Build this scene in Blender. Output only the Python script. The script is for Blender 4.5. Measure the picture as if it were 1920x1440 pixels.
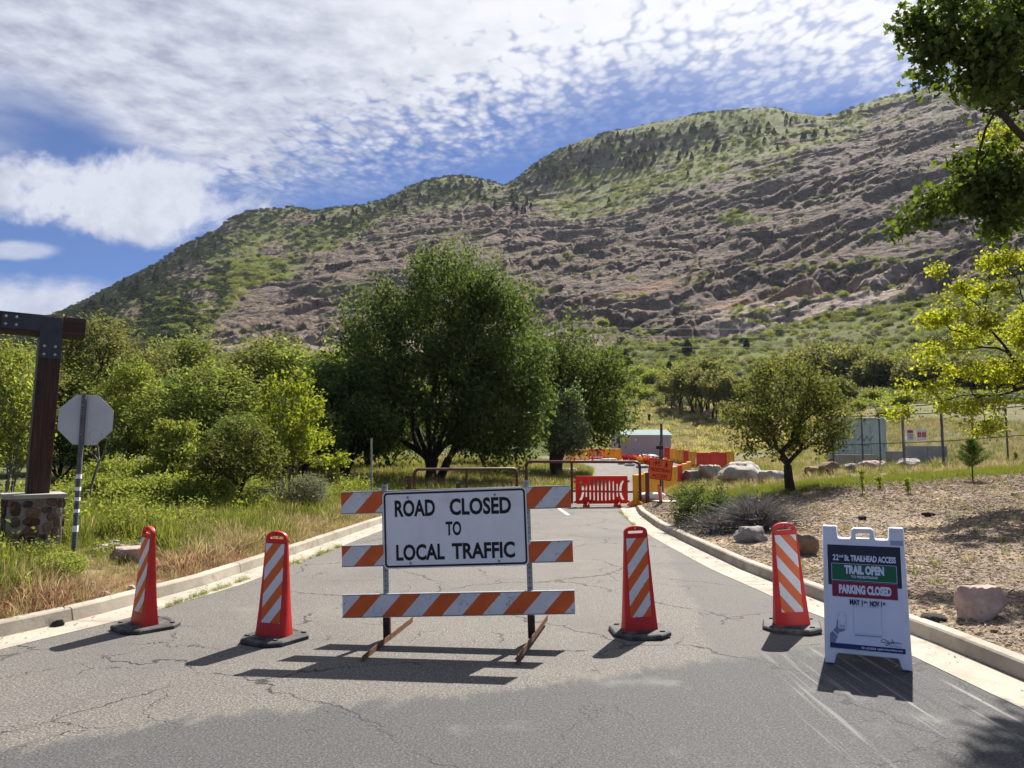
import bpy, bmesh, math, random
import numpy as np
from mathutils import Vector, Matrix, Euler

for o in list(bpy.data.objects):
    bpy.data.objects.remove(o)
SC = bpy.context.scene
C = SC.collection
R = math.radians

# ------------------------------------------------------------------ camera
EYE = 1.8
PITCH = R(5.0)
FPX = 1442.0                      # focal length in photo pixels (1920 wide)
cd = bpy.data.cameras.new('camera')
cd.sensor_width = 36.0
cd.lens = 36.0 * FPX / 1920.0
cd.clip_start = 0.05
cd.clip_end = 6000
cam = bpy.data.objects.new('camera', cd)
cam.location = (0, 0, EYE)
cam.rotation_euler = (math.pi / 2 + PITCH, 0, 0)
C.objects.link(cam)
SC.camera = cam

# ------------------------------------------------------------------ sun, sky, exposure
SUN_DIR = Vector((0.42, 0.86, 1.02)).normalized()        # towards the sun
sun_el = math.asin(SUN_DIR.z)
sun_az = math.atan2(SUN_DIR.x, SUN_DIR.y)                # clockwise from +Y
ld = bpy.data.lights.new('sun', 'SUN')
ld.energy = 4.8
ld.angle = R(0.55)
ld.color = (1.0, 0.945, 0.87)
sun = bpy.data.objects.new('sun', ld)
sun.rotation_euler = (-SUN_DIR).to_track_quat('-Z', 'Y').to_euler()
sun.location = (20, 40, 60)
C.objects.link(sun)

SC.view_settings.view_transform = 'Standard'
SC.view_settings.look = 'None'
SC.view_settings.gamma = 1.0
SC.view_settings.use_curve_mapping = False
SC.view_settings.exposure = 1.2
SC.cycles.max_bounces = 7
SC.cycles.diffuse_bounces = 3
SC.cycles.glossy_bounces = 2
SC.cycles.transmission_bounces = 4
SC.cycles.transparent_max_bounces = 6
SC.cycles.volume_bounces = 0
SC.cycles.caustics_reflective = False
SC.cycles.caustics_refractive = False
SC.cycles.sample_clamp_indirect = 4.0


class G:
    """small helper to wire shader nodes"""
    def __init__(self, nt):
        self.nt = nt
    def n(self, t, **kw):
        nd = self.nt.nodes.new(t)
        for k, v in kw.items():
            setattr(nd, k, v)
        return nd
    def put(self, sock, v):
        if v is None:
            return
        if hasattr(v, 'is_linked'):
            self.nt.links.new(v, sock)
        else:
            if hasattr(sock.default_value, '__len__') and not hasattr(v, '__len__'):
                v = (v, v, v)
            if hasattr(sock.default_value, '__len__') and len(sock.default_value) == 4 and len(v) == 3:
                v = (*v, 1.0)
            sock.default_value = v
    def coord(self, which='Object'):
        return self.n('ShaderNodeTexCoord').outputs[which]
    def pos(self):
        return self.n('ShaderNodeNewGeometry').outputs['Position']
    def island(self):
        return self.n('ShaderNodeNewGeometry').outputs['Random Per Island']
    def orand(self):
        return self.n('ShaderNodeObjectInfo').outputs['Random']
    def attr(self, name, out='Fac'):
        nd = self.n('ShaderNodeAttribute')
        nd.attribute_name = name
        return nd.outputs[out]
    def map(self, vec, scale=(1, 1, 1), rot=(0, 0, 0), loc=(0, 0, 0)):
        m = self.n('ShaderNodeMapping')
        self.put(m.inputs['Vector'], vec)
        self.put(m.inputs['Scale'], scale)
        self.put(m.inputs['Rotation'], rot)
        self.put(m.inputs['Location'], loc)
        return m.outputs[0]
    def noise(self, scale, detail=3, rough=0.5, vec=None, dist=0.0, out='Fac'):
        t = self.n('ShaderNodeTexNoise')
        self.put(t.inputs['Vector'], vec)
        t.inputs['Scale'].default_value = scale
        t.inputs['Detail'].default_value = detail
        t.inputs['Roughness'].default_value = rough
        t.inputs['Distortion'].default_value = dist
        return t.outputs[out]
    def vor(self, scale, feature='F1', vec=None, out='Distance', rnd=1.0, smooth=None, dim='3D'):
        t = self.n('ShaderNodeTexVoronoi')
        t.voronoi_dimensions = dim
        t.feature = feature
        self.put(t.inputs['Vector'], vec)
        t.inputs['Scale'].default_value = scale
        t.inputs['Randomness'].default_value = rnd
        if smooth is not None and 'Smoothness' in t.inputs:
            t.inputs['Smoothness'].default_value = smooth
        return t.outputs[out]
    def math(self, op, a, b=None, c=None, clamp=False):
        m = self.n('ShaderNodeMath', operation=op)
        m.use_clamp = clamp
        self.put(m.inputs[0], a)
        self.put(m.inputs[1], b)
        self.put(m.inputs[2], c)
        return m.outputs[0]
    def vmath(self, op, a, b=None, out=0):
        m = self.n('ShaderNodeVectorMath', operation=op)
        self.put(m.inputs[0], a)
        if b is not None:
            if op == 'SCALE':
                self.put(m.inputs['Scale'], b)
            else:
                self.put(m.inputs[1], b)
        return m.outputs[out]
    def sep(self, v):
        s = self.n('ShaderNodeSeparateXYZ')
        self.put(s.inputs[0], v)
        return s.outputs
    def comb(self, x=0.0, y=0.0, z=0.0):
        s = self.n('ShaderNodeCombineXYZ')
        self.put(s.inputs[0], x); self.put(s.inputs[1], y); self.put(s.inputs[2], z)
        return s.outputs[0]
    def step(self, v, a, b, lo=0.0, hi=1.0):
        m = self.n('ShaderNodeMapRange', interpolation_type='SMOOTHSTEP')
        self.put(m.inputs['Value'], v)
        self.put(m.inputs['From Min'], a); self.put(m.inputs['From Max'], b)
        self.put(m.inputs['To Min'], lo); self.put(m.inputs['To Max'], hi)
        return m.outputs[0]
    def ramp(self, v, stops, interp='LINEAR'):
        r = self.n('ShaderNodeValToRGB')
        r.color_ramp.interpolation = interp
        e = r.color_ramp.elements
        while len(e) < len(stops):
            e.new(0.5)
        for i, (p, c) in enumerate(stops):
            e[i].position = p
            if not hasattr(c, '__len__'):
                c = (c, c, c)
            e[i].color = (*c, 1.0)
        self.put(r.inputs[0], v)
        return r.outputs[0]
    def mix(self, f, a, b, blend='MIX'):
        m = self.n('ShaderNodeMix', data_type='RGBA', blend_type=blend)
        self.put(m.inputs[0], f)
        self.put(m.inputs[6], a)
        self.put(m.inputs[7], b)
        return m.outputs[2]
    def bump(self, h, strength=0.5, dist=0.02):
        b = self.n('ShaderNodeBump')
        b.inputs['Strength'].default_value = strength
        b.inputs['Distance'].default_value = dist
        self.put(b.inputs['Height'], h)
        return b.outputs[0]


w = bpy.data.worlds.new('World')
SC.world = w
w.use_nodes = True
w.node_tree.nodes.clear()
g = G(w.node_tree)
sky = g.n('ShaderNodeTexSky', sky_type='NISHITA')
sky.sun_disc = False
sky.sun_elevation = sun_el
sky.sun_rotation = sun_az
sky.altitude = 1400
sky.air_density = 1.0
sky.dust_density = 0.35
sky.ozone_density = 2.5
dv = g.coord('Generated')
dx, dy, dz = g.sep(dv)
zz = g.math('MAXIMUM', dz, 0.03)
pl = g.comb(g.math('DIVIDE', dx, zz), g.math('DIVIDE', dy, zz), 0.0)    # where the view ray meets the cloud deck
warp = g.vmath('SCALE', g.vmath('SUBTRACT', g.noise(2.2, 3, 0.5, pl, out='Color'), (0.5, 0.5, 0.5)), 0.30)
plw = g.vmath('ADD', pl, warp)
px_, py_, _ = g.sep(plw)
q = g.math('ADD', py_, g.math('MULTIPLY', g.math('MINIMUM', px_, 0.30), 0.65))
big = g.noise(0.85, 4, 0.55, g.vmath('ADD', pl, (3.1, 1.7, 0.4)))
qn = g.math('ADD', q, g.math('MULTIPLY', g.math('SUBTRACT', big, 0.5), 1.5))
qn = g.math('ADD', qn, g.step(px_, -0.95, -1.45, 0.0, 1.0))                  # blue gap low on the left
deck = g.math('MULTIPLY', g.step(qn, 2.66, 1.95), g.step(q, -1.2, 0.9, 0.12, 1.0))     # the deck thins out again behind the camera
# left side: broader puffs with blue holes, right side: small ripples
side = g.step(px_, -1.25, -0.15)
warp2 = g.vmath('SCALE', g.vmath('SUBTRACT', g.noise(5.0, 3, 0.5, pl, out='Color'), (0.5, 0.5, 0.5)), 0.08)
plc = g.map(g.vmath('ADD', pl, warp2), scale=(1.0, 0.72, 1.0), rot=(0, 0, 0.5))
cell = g.vor(21.0, 'SMOOTH_F1', plc, dim='2D', smooth=0.6)
cellb = g.vor(44.0, 'SMOOTH_F1', plc, dim='2D', smooth=0.35)
fine = g.noise(34.0, 5, 0.62, pl)
rip = g.math('SUBTRACT', 1.0, g.math('ADD', g.math('MULTIPLY', cell, 0.62), g.math('MULTIPLY', cellb, 0.36)))
rip = g.math('ADD', rip, g.math('MULTIPLY', g.math('SUBTRACT', fine, 0.5), 0.34))
rip = g.math('ADD', rip, g.math('MULTIPLY', g.math('SUBTRACT', big, 0.5), 0.8))
rip = g.math('ADD', rip, g.step(q, 2.35, 1.45, 0.0, 0.58))                  # closes up overhead
ripd = g.step(rip, 0.26, 1.06)
puff = g.noise(4.6, 8, 0.62, g.vmath('ADD', pl, (0.35, 5.2, 0.0)), dist=0.12)
puff = g.math('ADD', puff, g.step(q, 2.2, 1.2, 0.0, 0.10))
puffd = g.step(puff, 0.36, 0.66)
dens = g.math('ADD', g.math('MULTIPLY', ripd, g.math('ADD', 0.82, g.math('MULTIPLY', side, 0.18))),
              g.math('MULTIPLY', puffd, g.math('SUBTRACT', 0.40, g.math('MULTIPLY', side, 0.14))), clamp=True)
dens = g.math('MULTIPLY', g.math('MULTIPLY', dens, deck), 0.96)
# heaped cloud low on the left and a bank along the left skyline, laid out by bearing and height so they keep their puffy tops
yy = g.math('MAXIMUM', dy, 0.15)
st = g.comb(g.math('DIVIDE', dx, yy), g.math('DIVIDE', dz, yy), 0.0)
sx_, tz_, _ = g.sep(st)
pn_ = g.noise(11.0, 7, 0.58, st, dist=0.25)
def heap(cs, ct, rs_, rt_, amp, lo, hi):
    e = g.math('ADD', g.math('POWER', g.math('DIVIDE', g.math('SUBTRACT', sx_, cs), rs_), 2.0), g.math('POWER', g.math('DIVIDE', g.math('SUBTRACT', tz_, ct), rt_), 2.0))
    e = g.math('ADD', e, g.math('MULTIPLY', g.math('SUBTRACT', pn_, 0.5), amp))
    return g.math('MULTIPLY', g.step(e, hi, lo), g.step(dy, 0.15, 0.3))
cum = g.math('MAXIMUM', heap(-0.535, 0.350, 0.165, 0.062, 4.2, 0.35, 1.25), heap(-0.44, 0.315, 0.13, 0.045, 4.0, 0.3, 1.3))
cum = g.math('MAXIMUM', cum, g.math('MULTIPLY', heap(-0.66, 0.170, 0.26, 0.055, 3.0, 0.1, 1.5), 0.9))
cum = g.math('MAXIMUM', cum, g.math('MULTIPLY', heap(-0.66, 0.265, 0.06, 0.013, 3.0, 0.1, 1.5), 0.7))
dens = g.math('MAXIMUM', dens, g.math('MULTIPLY', cum, 0.97))
toward = g.vmath('DOT_PRODUCT', dv, tuple(SUN_DIR), out='Value')
veil = g.math('MULTIPLY', g.step(toward, 0.80, 0.99), 0.55)                # thin veil that thickens towards the sun
dens = g.math('MAXIMUM', dens, g.math('MULTIPLY', veil, deck))
shade = g.mix(cum, g.noise(9.0, 6, 0.60, g.vmath('ADD', pl, (0.03, 0.06, 0.0))), g.math('ADD', g.noise(11.0, 6, 0.58, g.vmath('ADD', st, (0.012, 0.02, 0.0))), 0.10))
base = g.ramp(shade, [(0.32, (3.0, 3.25, 4.1)), (0.62, (5.3, 5.5, 6.25))])
glow = g.step(toward, 0.74, 0.96)
ccol = g.mix(g.math('MULTIPLY', glow, 0.85), base, (7.7, 7.75, 7.9))
skyc = g.mix(1.0, sky.outputs[0], (0.35, 0.45, 0.68), 'MULTIPLY')
col = g.mix(dens, skyc, ccol)
bg = g.n('ShaderNodeBackground')
g.put(bg.inputs['Color'], col)
bg.inputs['Strength'].default_value = 0.06
wo = g.n('ShaderNodeOutputWorld')
g.nt.links.new(bg.outputs[0], wo.inputs['Surface'])
w.cycles.sampling_method = 'MANUAL'
w.cycles.sample_map_resolution = 512

# ------------------------------------------------------------------ object helpers
def tag(o, label=None, cat=None, group=None, kind=None):
    if label: o['label'] = label
    if cat: o['category'] = cat
    if group: o['group'] = group
    if kind: o['kind'] = kind
    return o

def thing(name, label, cat, loc=(0, 0, 0), rot=(0, 0, 0), group=None):
    o = bpy.data.objects.new(name, None)
    o.empty_display_size = 0.2
    C.objects.link(o)
    o.location = loc
    o.rotation_euler = rot if hasattr(rot, '__len__') else (0, 0, rot)
    return tag(o, label, cat, group)

def obj(name, me, mat=None, parent=None, loc=None, rot=None, scale=None):
    o = bpy.data.objects.new(name, me)
    C.objects.link(o)
    if mat is not None and not me.materials:
        me.materials.append(mat)
    if parent: o.parent = parent
    if loc is not None: o.location = loc
    if rot is not None: o.rotation_euler = rot if hasattr(rot, '__len__') else (0, 0, rot)
    if scale is not None: o.scale = scale if hasattr(scale, '__len__') else (scale,) * 3
    return o

def dup(root, loc=None, rot=None, scale=None, label=None, group=None):
    r = root.copy(); C.objects.link(r)
    for ch in list(root.children):
        c = ch.copy(); C.objects.link(c); c.parent = r
        for gch in list(ch.children):
            d = gch.copy(); C.objects.link(d); d.parent = c
    if loc is not None: r.location = loc
    if rot is not None: r.rotation_euler = rot if hasattr(rot, '__len__') else (0, 0, rot)
    if scale is not None: r.scale = scale if hasattr(scale, '__len__') else (scale,) * 3
    if label: r['label'] = label
    if group: r['group'] = group
    return r

def mesh(name, v, f, smooth=False):
    """v (n,3), f (m,k) array of one face size or list of lists"""
    me = bpy.data.meshes.new(name)
    v = np.asarray(v, dtype=np.float32)
    if isinstance(f, np.ndarray):
        m, k = f.shape
        me.vertices.add(len(v)); me.vertices.foreach_set('co', v.ravel())
        me.loops.add(m * k); me.loops.foreach_set('vertex_index', f.astype(np.int32).ravel())
        me.polygons.add(m); me.polygons.foreach_set('loop_start', np.arange(0, m * k, k, dtype=np.int32))
        me.update(calc_edges=True)
    else:
        me.from_pydata([tuple(map(float, p)) for p in v], [], f)
        me.update()
    if smooth:
        me.polygons.foreach_set('use_smooth', np.ones(len(me.polygons), dtype=bool))
    return me

class MB:
    """collects shapes into one mesh"""
    def __init__(self):
        self.v = []; self.f = []
    def add(self, v, f):
        b = len(self.v)
        self.v += [tuple(p) for p in v]
        self.f += [[i + b for i in q] for q in f]
        return self
    def box(self, c, s, rot=(0, 0, 0), taper=1.0):
        m = Euler(rot).to_matrix()
        vs = []
        for z in (-.5, .5):
            k = 1.0 if z < 0 else taper
            for x, y in ((-.5, -.5), (.5, -.5), (.5, .5), (-.5, .5)):
                vs.append(m @ Vector((x * s[0] * k, y * s[1] * k, z * s[2])) + Vector(c))
        return self.add(vs, [[3, 2, 1, 0], [4, 5, 6, 7], [0, 1, 5, 4], [1, 2, 6, 5], [2, 3, 7, 6], [3, 0, 4, 7]])
    def tube(self, pts, rad, sides=8, cap=True):
        pts = [Vector(p) for p in pts]
        rad = rad if hasattr(rad, '__len__') else [rad] * len(pts)
        rings = []
        up = None
        for i, p in enumerate(pts):
            t = (pts[min(i + 1, len(pts) - 1)] - pts[max(i - 1, 0)]).normalized()
            if up is None:
                up = Vector((0, 0, 1)) if abs(t.z) < 0.9 else Vector((1, 0, 0))
            a = t.cross(up).normalized(); b = a.cross(t).normalized(); up = b
            rings.append([p + (a * math.cos(2 * math.pi * k / sides) + b * math.sin(2 * math.pi * k / sides)) * rad[i] for k in range(sides)])
        v = [x for r in rings for x in r]
        f = []
        for i in range(len(pts) - 1):
            for k in range(sides):
                k2 = (k + 1) % sides
                f.append([i * sides + k, i * sides + k2, (i + 1) * sides + k2, (i + 1) * sides + k])
        if cap:
            f.append(list(range(sides))[::-1]); f.append([(len(pts) - 1) * sides + k for k in range(sides)])
        return self.add(v, f)
    def loft(self, loops, cap=True):
        n = len(loops[0])
        v = [p for l in loops for p in l]
        f = []
        for i in range(len(loops) - 1):
            for k in range(n):
                k2 = (k + 1) % n
                f.append([i * n + k, i * n + k2, (i + 1) * n + k2, (i + 1) * n + k])
        if cap:
            f.append(list(range(n))[::-1]); f.append([(len(loops) - 1) * n + k for k in range(n)])
        return self.add(v, f)
    def mesh(self, name, bevel=0.0, smooth=False, seg=2):
        me = bpy.data.meshes.new(name)
        me.from_pydata([tuple(p) for p in self.v], [], self.f)
        me.update()
        bm = bmesh.new(); bm.from_mesh(me)
        bmesh.ops.recalc_face_normals(bm, faces=bm.faces)
        if bevel > 0:
            ed = [e for e in bm.edges if len(e.link_faces) == 2 and e.calc_face_angle(0) > 0.5]
            bmesh.ops.bevel(bm, geom=ed, offset=bevel, segments=seg, affect='EDGES', profile=0.6)
        bm.to_mesh(me); bm.free()
        if smooth:
            me.polygons.foreach_set('use_smooth', np.ones(len(me.polygons), dtype=bool))
            try:
                me.set_sharp_from_angle(angle=R(40))
            except Exception:
                pass
        return me

def rrect(x0, z0, x1, z1, r, n=4):
    """rounded rectangle loop"""
    pts = []
    for cx, cy, a0 in ((x1 - r, z0 + r, -90), (x1 - r, z1 - r, 0), (x0 + r, z1 - r, 90), (x0 + r, z0 + r, 180)):
        for k in range(n + 1):
            a = R(a0 + 90 * k / n)
            pts.append((cx + r * math.cos(a), cy + r * math.sin(a)))
    return pts

def curve_mesh(cu, name):
    o = bpy.data.objects.new('tmp_curve', cu)
    me = o.to_mesh()
    out = me.copy() if False else bpy.data.meshes.new_from_object(o)
    bpy.data.objects.remove(o)
    out.name = name
    return out

def plate(name, loops, t, bevel=0.0):
    """flat plate in the XZ plane (front towards -Y) with holes: loops[0] outside, the rest holes; y from -t/2 to t/2"""
    cu = bpy.data.curves.new(name, 'CURVE')
    cu.dimensions = '2D'; cu.fill_mode = 'BOTH'
    cu.extrude = max(t / 2 - bevel, 0.0); cu.bevel_depth = bevel; cu.bevel_resolution = 1
    if bevel: cu.offset = -bevel
    for lp in loops:
        s = cu.splines.new('POLY'); s.points.add(len(lp) - 1); s.use_cyclic_u = True
        for i, p in enumerate(lp):
            s.points[i].co = (p[0], p[1], 0, 1)
    me = curve_mesh(cu, name)
    me.transform(Matrix.Rotation(math.pi / 2, 4, 'X'))
    return me

def text_mesh(name, s, w=None, h=None, bold=0.0, t=0.0012, align='CENTER', spacing=1.0):
    """lettering in the XZ plane, fitted to width w and cap height h, origin at the centre (or left) of its box"""
    cu = bpy.data.curves.new(name, 'FONT')
    cu.body = s; cu.size = 1.0; cu.extrude = 0.004; cu.offset = bold; cu.space_character = spacing
    cu.resolution_u = 3
    me = curve_mesh(cu, name)
    n = len(me.vertices)
    co = np.empty(n * 3, dtype=np.float32); me.vertices.foreach_get('co', co); co = co.reshape(-1, 3)
    lo, hi = co.min(0), co.max(0)
    sx = w / (hi[0] - lo[0]) if w else None
    sz = h / (hi[1] - lo[1]) if h else None
    sx = sx or sz; sz = sz or sx
    x = (co[:, 0] - (lo[0] + hi[0]) / 2 if align == 'CENTER' else co[:, 0] - lo[0]) * sx
    z = (co[:, 1] - (lo[1] + hi[1]) / 2) * sz
    y = -(co[:, 2] / 0.004) * t / 2
    me.vertices.foreach_set('co', np.stack([x, y, z], 1).astype(np.float32).ravel())
    me.update()
    return me

def stroke_mesh(name, paths, r, sides=5):
    mb = MB()
    for p in paths:
        mb.tube([(a[0], 0, a[1]) for a in p], r, sides)
    return mb.mesh(name)

# ------------------------------------------------------------------ numpy noise
_P = np.random.RandomState(7).permutation(512).astype(np.int64)
def _h(i, j, k):
    return _P[(_P[(_P[i & 511] + j) & 511] + k) & 511]
_G = np.random.RandomState(3).normal(size=(512, 3)); _G /= np.linalg.norm(_G, axis=1)[:, None]
def pnoise(p):
    p = np.asarray(p, dtype=np.float64)
    i = np.floor(p).astype(np.int64); f = p - i
    u = f * f * f * (f * (f * 6 - 15) + 10)
    out = 0
    for a in (0, 1):
        for b in (0, 1):
            for c in (0, 1):
                gr = _G[_h(i[..., 0] + a, i[..., 1] + b, i[..., 2] + c)]
                d = gr[..., 0] * (f[..., 0] - a) + gr[..., 1] * (f[..., 1] - b) + gr[..., 2] * (f[..., 2] - c)
                wt = (u[..., 0] if a else 1 - u[..., 0]) * (u[..., 1] if b else 1 - u[..., 1]) * (u[..., 2] if c else 1 - u[..., 2])
                out = out + d * wt
    return out * 1.5
def fbm(p, oct=4, gain=0.5, lac=2.03):
    p = np.asarray(p, dtype=np.float64); s = 0; a = 1.0
    for _ in range(oct):
        s = s + a * pnoise(p); p = p * lac + 17.3; a *= gain
    return s
def ridged(p, oct=4, gain=0.5):
    p = np.asarray(p, dtype=np.float64); s = 0; a = 1.0
    for _ in range(oct):
        s = s + a * (1 - 2 * np.abs(pnoise(p))); p = p * 2.07 + 9.1; a *= gain
    return s
def sst(x, a, b):
    t = np.clip((x - a) / (b - a), 0, 1)
    return t * t * (3 - 2 * t)

# ------------------------------------------------------------------ materials
def mat(name, fn, **kw):
    m = bpy.data.materials.new(name)
    m.use_nodes = True
    m.node_tree.nodes.clear()
    g = G(m.node_tree)
    out = g.n('ShaderNodeOutputMaterial')
    b = g.n('ShaderNodeBsdfPrincipled')
    b.inputs['Roughness'].default_value = kw.get('rough', 0.7)
    b.inputs['Metallic'].default_value = kw.get('metal', 0.0)
    b.inputs['Specular IOR Level'].default_value = kw.get('spec', 0.3)
    r = fn(g, b)
    if r is not None:
        g.put(b.inputs['Base Color'], r)
    g.nt.links.new(b.outputs[0], out.inputs['Surface'])
    tr = kw.get('translucent')
    if tr:
        t = g.n('ShaderNodeBsdfTranslucent')
        tc = g.mix(1.0, r, kw.get('tcol', (1, 1, 1)), 'MULTIPLY') if kw.get('tcol') else r
        g.put(t.inputs['Color'], tc)
        ms = g.n('ShaderNodeMixShader'); ms.inputs[0].default_value = tr
        g.nt.links.new(b.outputs[0], ms.inputs[1]); g.nt.links.new(t.outputs[0], ms.inputs[2])
        g.nt.links.new(ms.outputs[0], out.inputs['Surface'])
    return m

def worn(name, col, var=0.25, scale=6.0, bump=0.15, dirt=None, dirt_amt=0.5, **kw):
    """plain coloured material with uneven tone, grain and optional dirt"""
    def fn(g, b):
        v = g.coord('Object')
        n = g.noise(scale, 5, 0.6, v)
        lo = tuple(c * (1 - var) for c in col); hi = tuple(min(c * (1 + var), 0.95) for c in col)
        c = g.ramp(n, [(0.3, lo), (0.7, hi)])
        if dirt:
            d = g.step(g.noise(scale * 0.6, 6, 0.65, g.vmath('ADD', v, (4.2, 1.1, 7.7))), 0.50, 0.72, 0, dirt_amt)
            c = g.mix(d, c, dirt)
        g.put(b.inputs['Normal'], g.bump(g.noise(scale * 14, 3, 0.6, v), bump, 0.004))
        return c
    return mat(name, fn, **kw)

def m_patch(g, b):
    p = g.pos()
    sp = g.noise(60, 3, 0.75, p)
    sp2 = g.vor(90, 'F1', p)
    c = g.ramp(sp, [(0.34, (0.02544, 0.02544, 0.0265)), (0.52, (0.0848, 0.08374, 0.0848)), (0.68, (0.1749, 0.1717, 0.1675))])
    c = g.mix(g.step(sp2, 0.34, 0.62, 0, 0.5), c, (0.0318, 0.0318, 0.0318))
    # dusty worn spots, grader streaks running along the right side
    spot = g.noise(0.9, 5, 0.65, p)
    c = g.mix(g.step(spot, 0.54, 0.74, 0, 0.55), c, (0.2332, 0.2226, 0.2067))
    st = g.noise(2.4, 4, 0.6, g.map(p, rot=(0, 0, -0.62), scale=(5.0, 0.16, 1.0)), dist=0.2)
    sx, sy, _ = g.sep(p)
    msk = g.step(g.math('SUBTRACT', sx, g.math('MULTIPLY', sy, 0.16)), 0.5, 2.0)
    c = g.mix(g.math('MULTIPLY', g.step(st, 0.56, 0.66, 0, 0.75), msk), c, (0.2862, 0.2777, 0.265))
    c = g.mix(g.math('MULTIPLY', g.step(st, 0.42, 0.34, 0, 0.55), msk), c, (0.0371, 0.0371, 0.03816))
    wv = g.vmath('ADD', p, g.vmath('SCALE', g.vmath('SUBTRACT', g.noise(1.3, 5, 0.65, p, out='Color'), (.5, .5, .5)), 0.9))
    e1 = g.vor(0.42, 'DISTANCE_TO_EDGE', wv, dim='2D')
    k = g.math('MULTIPLY', g.step(e1, 0.008, 0.002), g.step(g.noise(0.7, 2, 0.5, p), 0.48, 0.60))
    c = g.mix(g.math('MULTIPLY', k, 0.7), c, (0.0212, 0.0212, 0.0212))
    g.put(b.inputs['Normal'], g.bump(g.math('SUBTRACT', sp, k), 0.55, 0.008))
    return c

def m_asphalt(g, b, newer=None):
    p = g.pos()
    sp = g.noise(55, 3, 0.75, p)
    sp2 = g.vor(85, 'F1', p)
    c = g.ramp(sp, [(0.34, (0.0578, 0.05304, 0.04624)), (0.50, (0.1734, 0.1598, 0.1394)), (0.66, (0.2992, 0.2754, 0.2414))])
    c = g.mix(g.step(sp2, 0.34, 0.62, 0, 0.55), c, (0.0408, 0.03876, 0.03672))
    big = g.noise(0.35, 5, 0.6, p)
    c = g.mix(g.step(big, 0.45, 0.68, 0, 0.42), c, (0.0782, 0.07684, 0.07616))
    warm = g.noise(0.8, 4, 0.6, g.vmath('ADD', p, (11, 3, 0)))
    c = g.mix(g.step(warm, 0.56, 0.74, 0, 0.35), c, (0.204, 0.1802, 0.1462))
    # a slightly darker lane of later asphalt along the right side
    ax_, ay_, _ = g.sep(p)
    ln = g.math('SUBTRACT', g.math('SUBTRACT', ax_, g.math('MULTIPLY', ay_, 0.142)), 0.78)
    ln = g.math('ADD', ln, g.math('MULTIPLY', g.math('SUBTRACT', g.noise(1.6, 5, 0.65, p), 0.5), 0.5))
    c = g.mix(g.step(ln, -0.05, 0.10, 0, 0.50), c, (0.0782, 0.07616, 0.07344))
    # cracks
    wv = g.vmath('ADD', p, g.vmath('SCALE', g.vmath('SUBTRACT', g.noise(1.3, 5, 0.65, p, out='Color'), (.5, .5, .5)), 0.9))
    e1 = g.vor(0.42, 'DISTANCE_TO_EDGE', wv, dim='2D')
    e2 = g.vor(1.5, 'DISTANCE_TO_EDGE', wv, dim='2D')
    k1 = g.step(e1, 0.010, 0.002)
    k2 = g.math('MULTIPLY', g.step(e2, 0.016, 0.003), g.step(g.noise(0.5, 2, 0.5, p), 0.50, 0.60))
    k = g.math('MULTIPLY', g.math('MAXIMUM', k1, k2), g.step(g.noise(1.1, 3, 0.6, g.vmath('ADD', p, (5, 9, 0))), 0.38, 0.52))
    c = g.mix(g.math('MULTIPLY', k, 0.85), c, (0.01496, 0.0136, 0.01224))
    h = g.math('SUBTRACT', g.math('MULTIPLY', sp, 1.0), g.math('MULTIPLY', k, 1.5))
    if newer is not None:
        c = g.mix(newer(g, p), c, m_patch(g, b))
    g.put(b.inputs['Normal'], g.bump(h, 0.55, 0.008))
    return c
MAT_ASPHALT = mat('asphalt_old', m_asphalt, rough=0.85, spec=0.25)

def m_concrete(tone=(0.42, 0.385, 0.325), var=0.22, dirt=0.5):
    def fn(g, b):
        p = g.pos()
        n = g.noise(1.6, 6, 0.65, p); f = g.noise(40, 3, 0.7, p)
        lo = tuple(c * (1 - var) for c in tone); hi = tuple(c * (1 + var) for c in tone)
        c = g.ramp(n, [(0.3, lo), (0.7, hi)])
        c = g.mix(g.step(f, 0.62, 0.75, 0, 0.35), c, tuple(x * 0.5 for x in tone))
        c = g.mix(g.step(g.noise(3.3, 6, 0.7, g.vmath('ADD', p, (9, 2, 4))), 0.52, 0.72, 0, dirt), c, (0.15, 0.12, 0.09))
        g.put(b.inputs['Normal'], g.bump(g.noise(24, 4, 0.65, p), 0.35, 0.01))
        return c
    return fn
MAT_KERB = mat('kerb_concrete', m_concrete((0.34, 0.305, 0.245), .25, .6), rough=0.9)
MAT_GUTTER = mat('gutter_concrete', m_concrete((0.35, 0.315, 0.255), 0.25, 0.6), rough=0.9)
MAT_WALLCON = mat('wall_concrete', m_concrete((0.27, 0.275, 0.28), 0.2, 0.3), rough=0.9)
MAT_CAP = mat('capstone_concrete', m_concrete((0.33, 0.31, 0.27), 0.2, 0.3), rough=0.9)
MAT_MORTAR = mat('mortar', m_concrete((0.27, 0.25, 0.22), 0.2, 0.3), rough=0.95)

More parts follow.
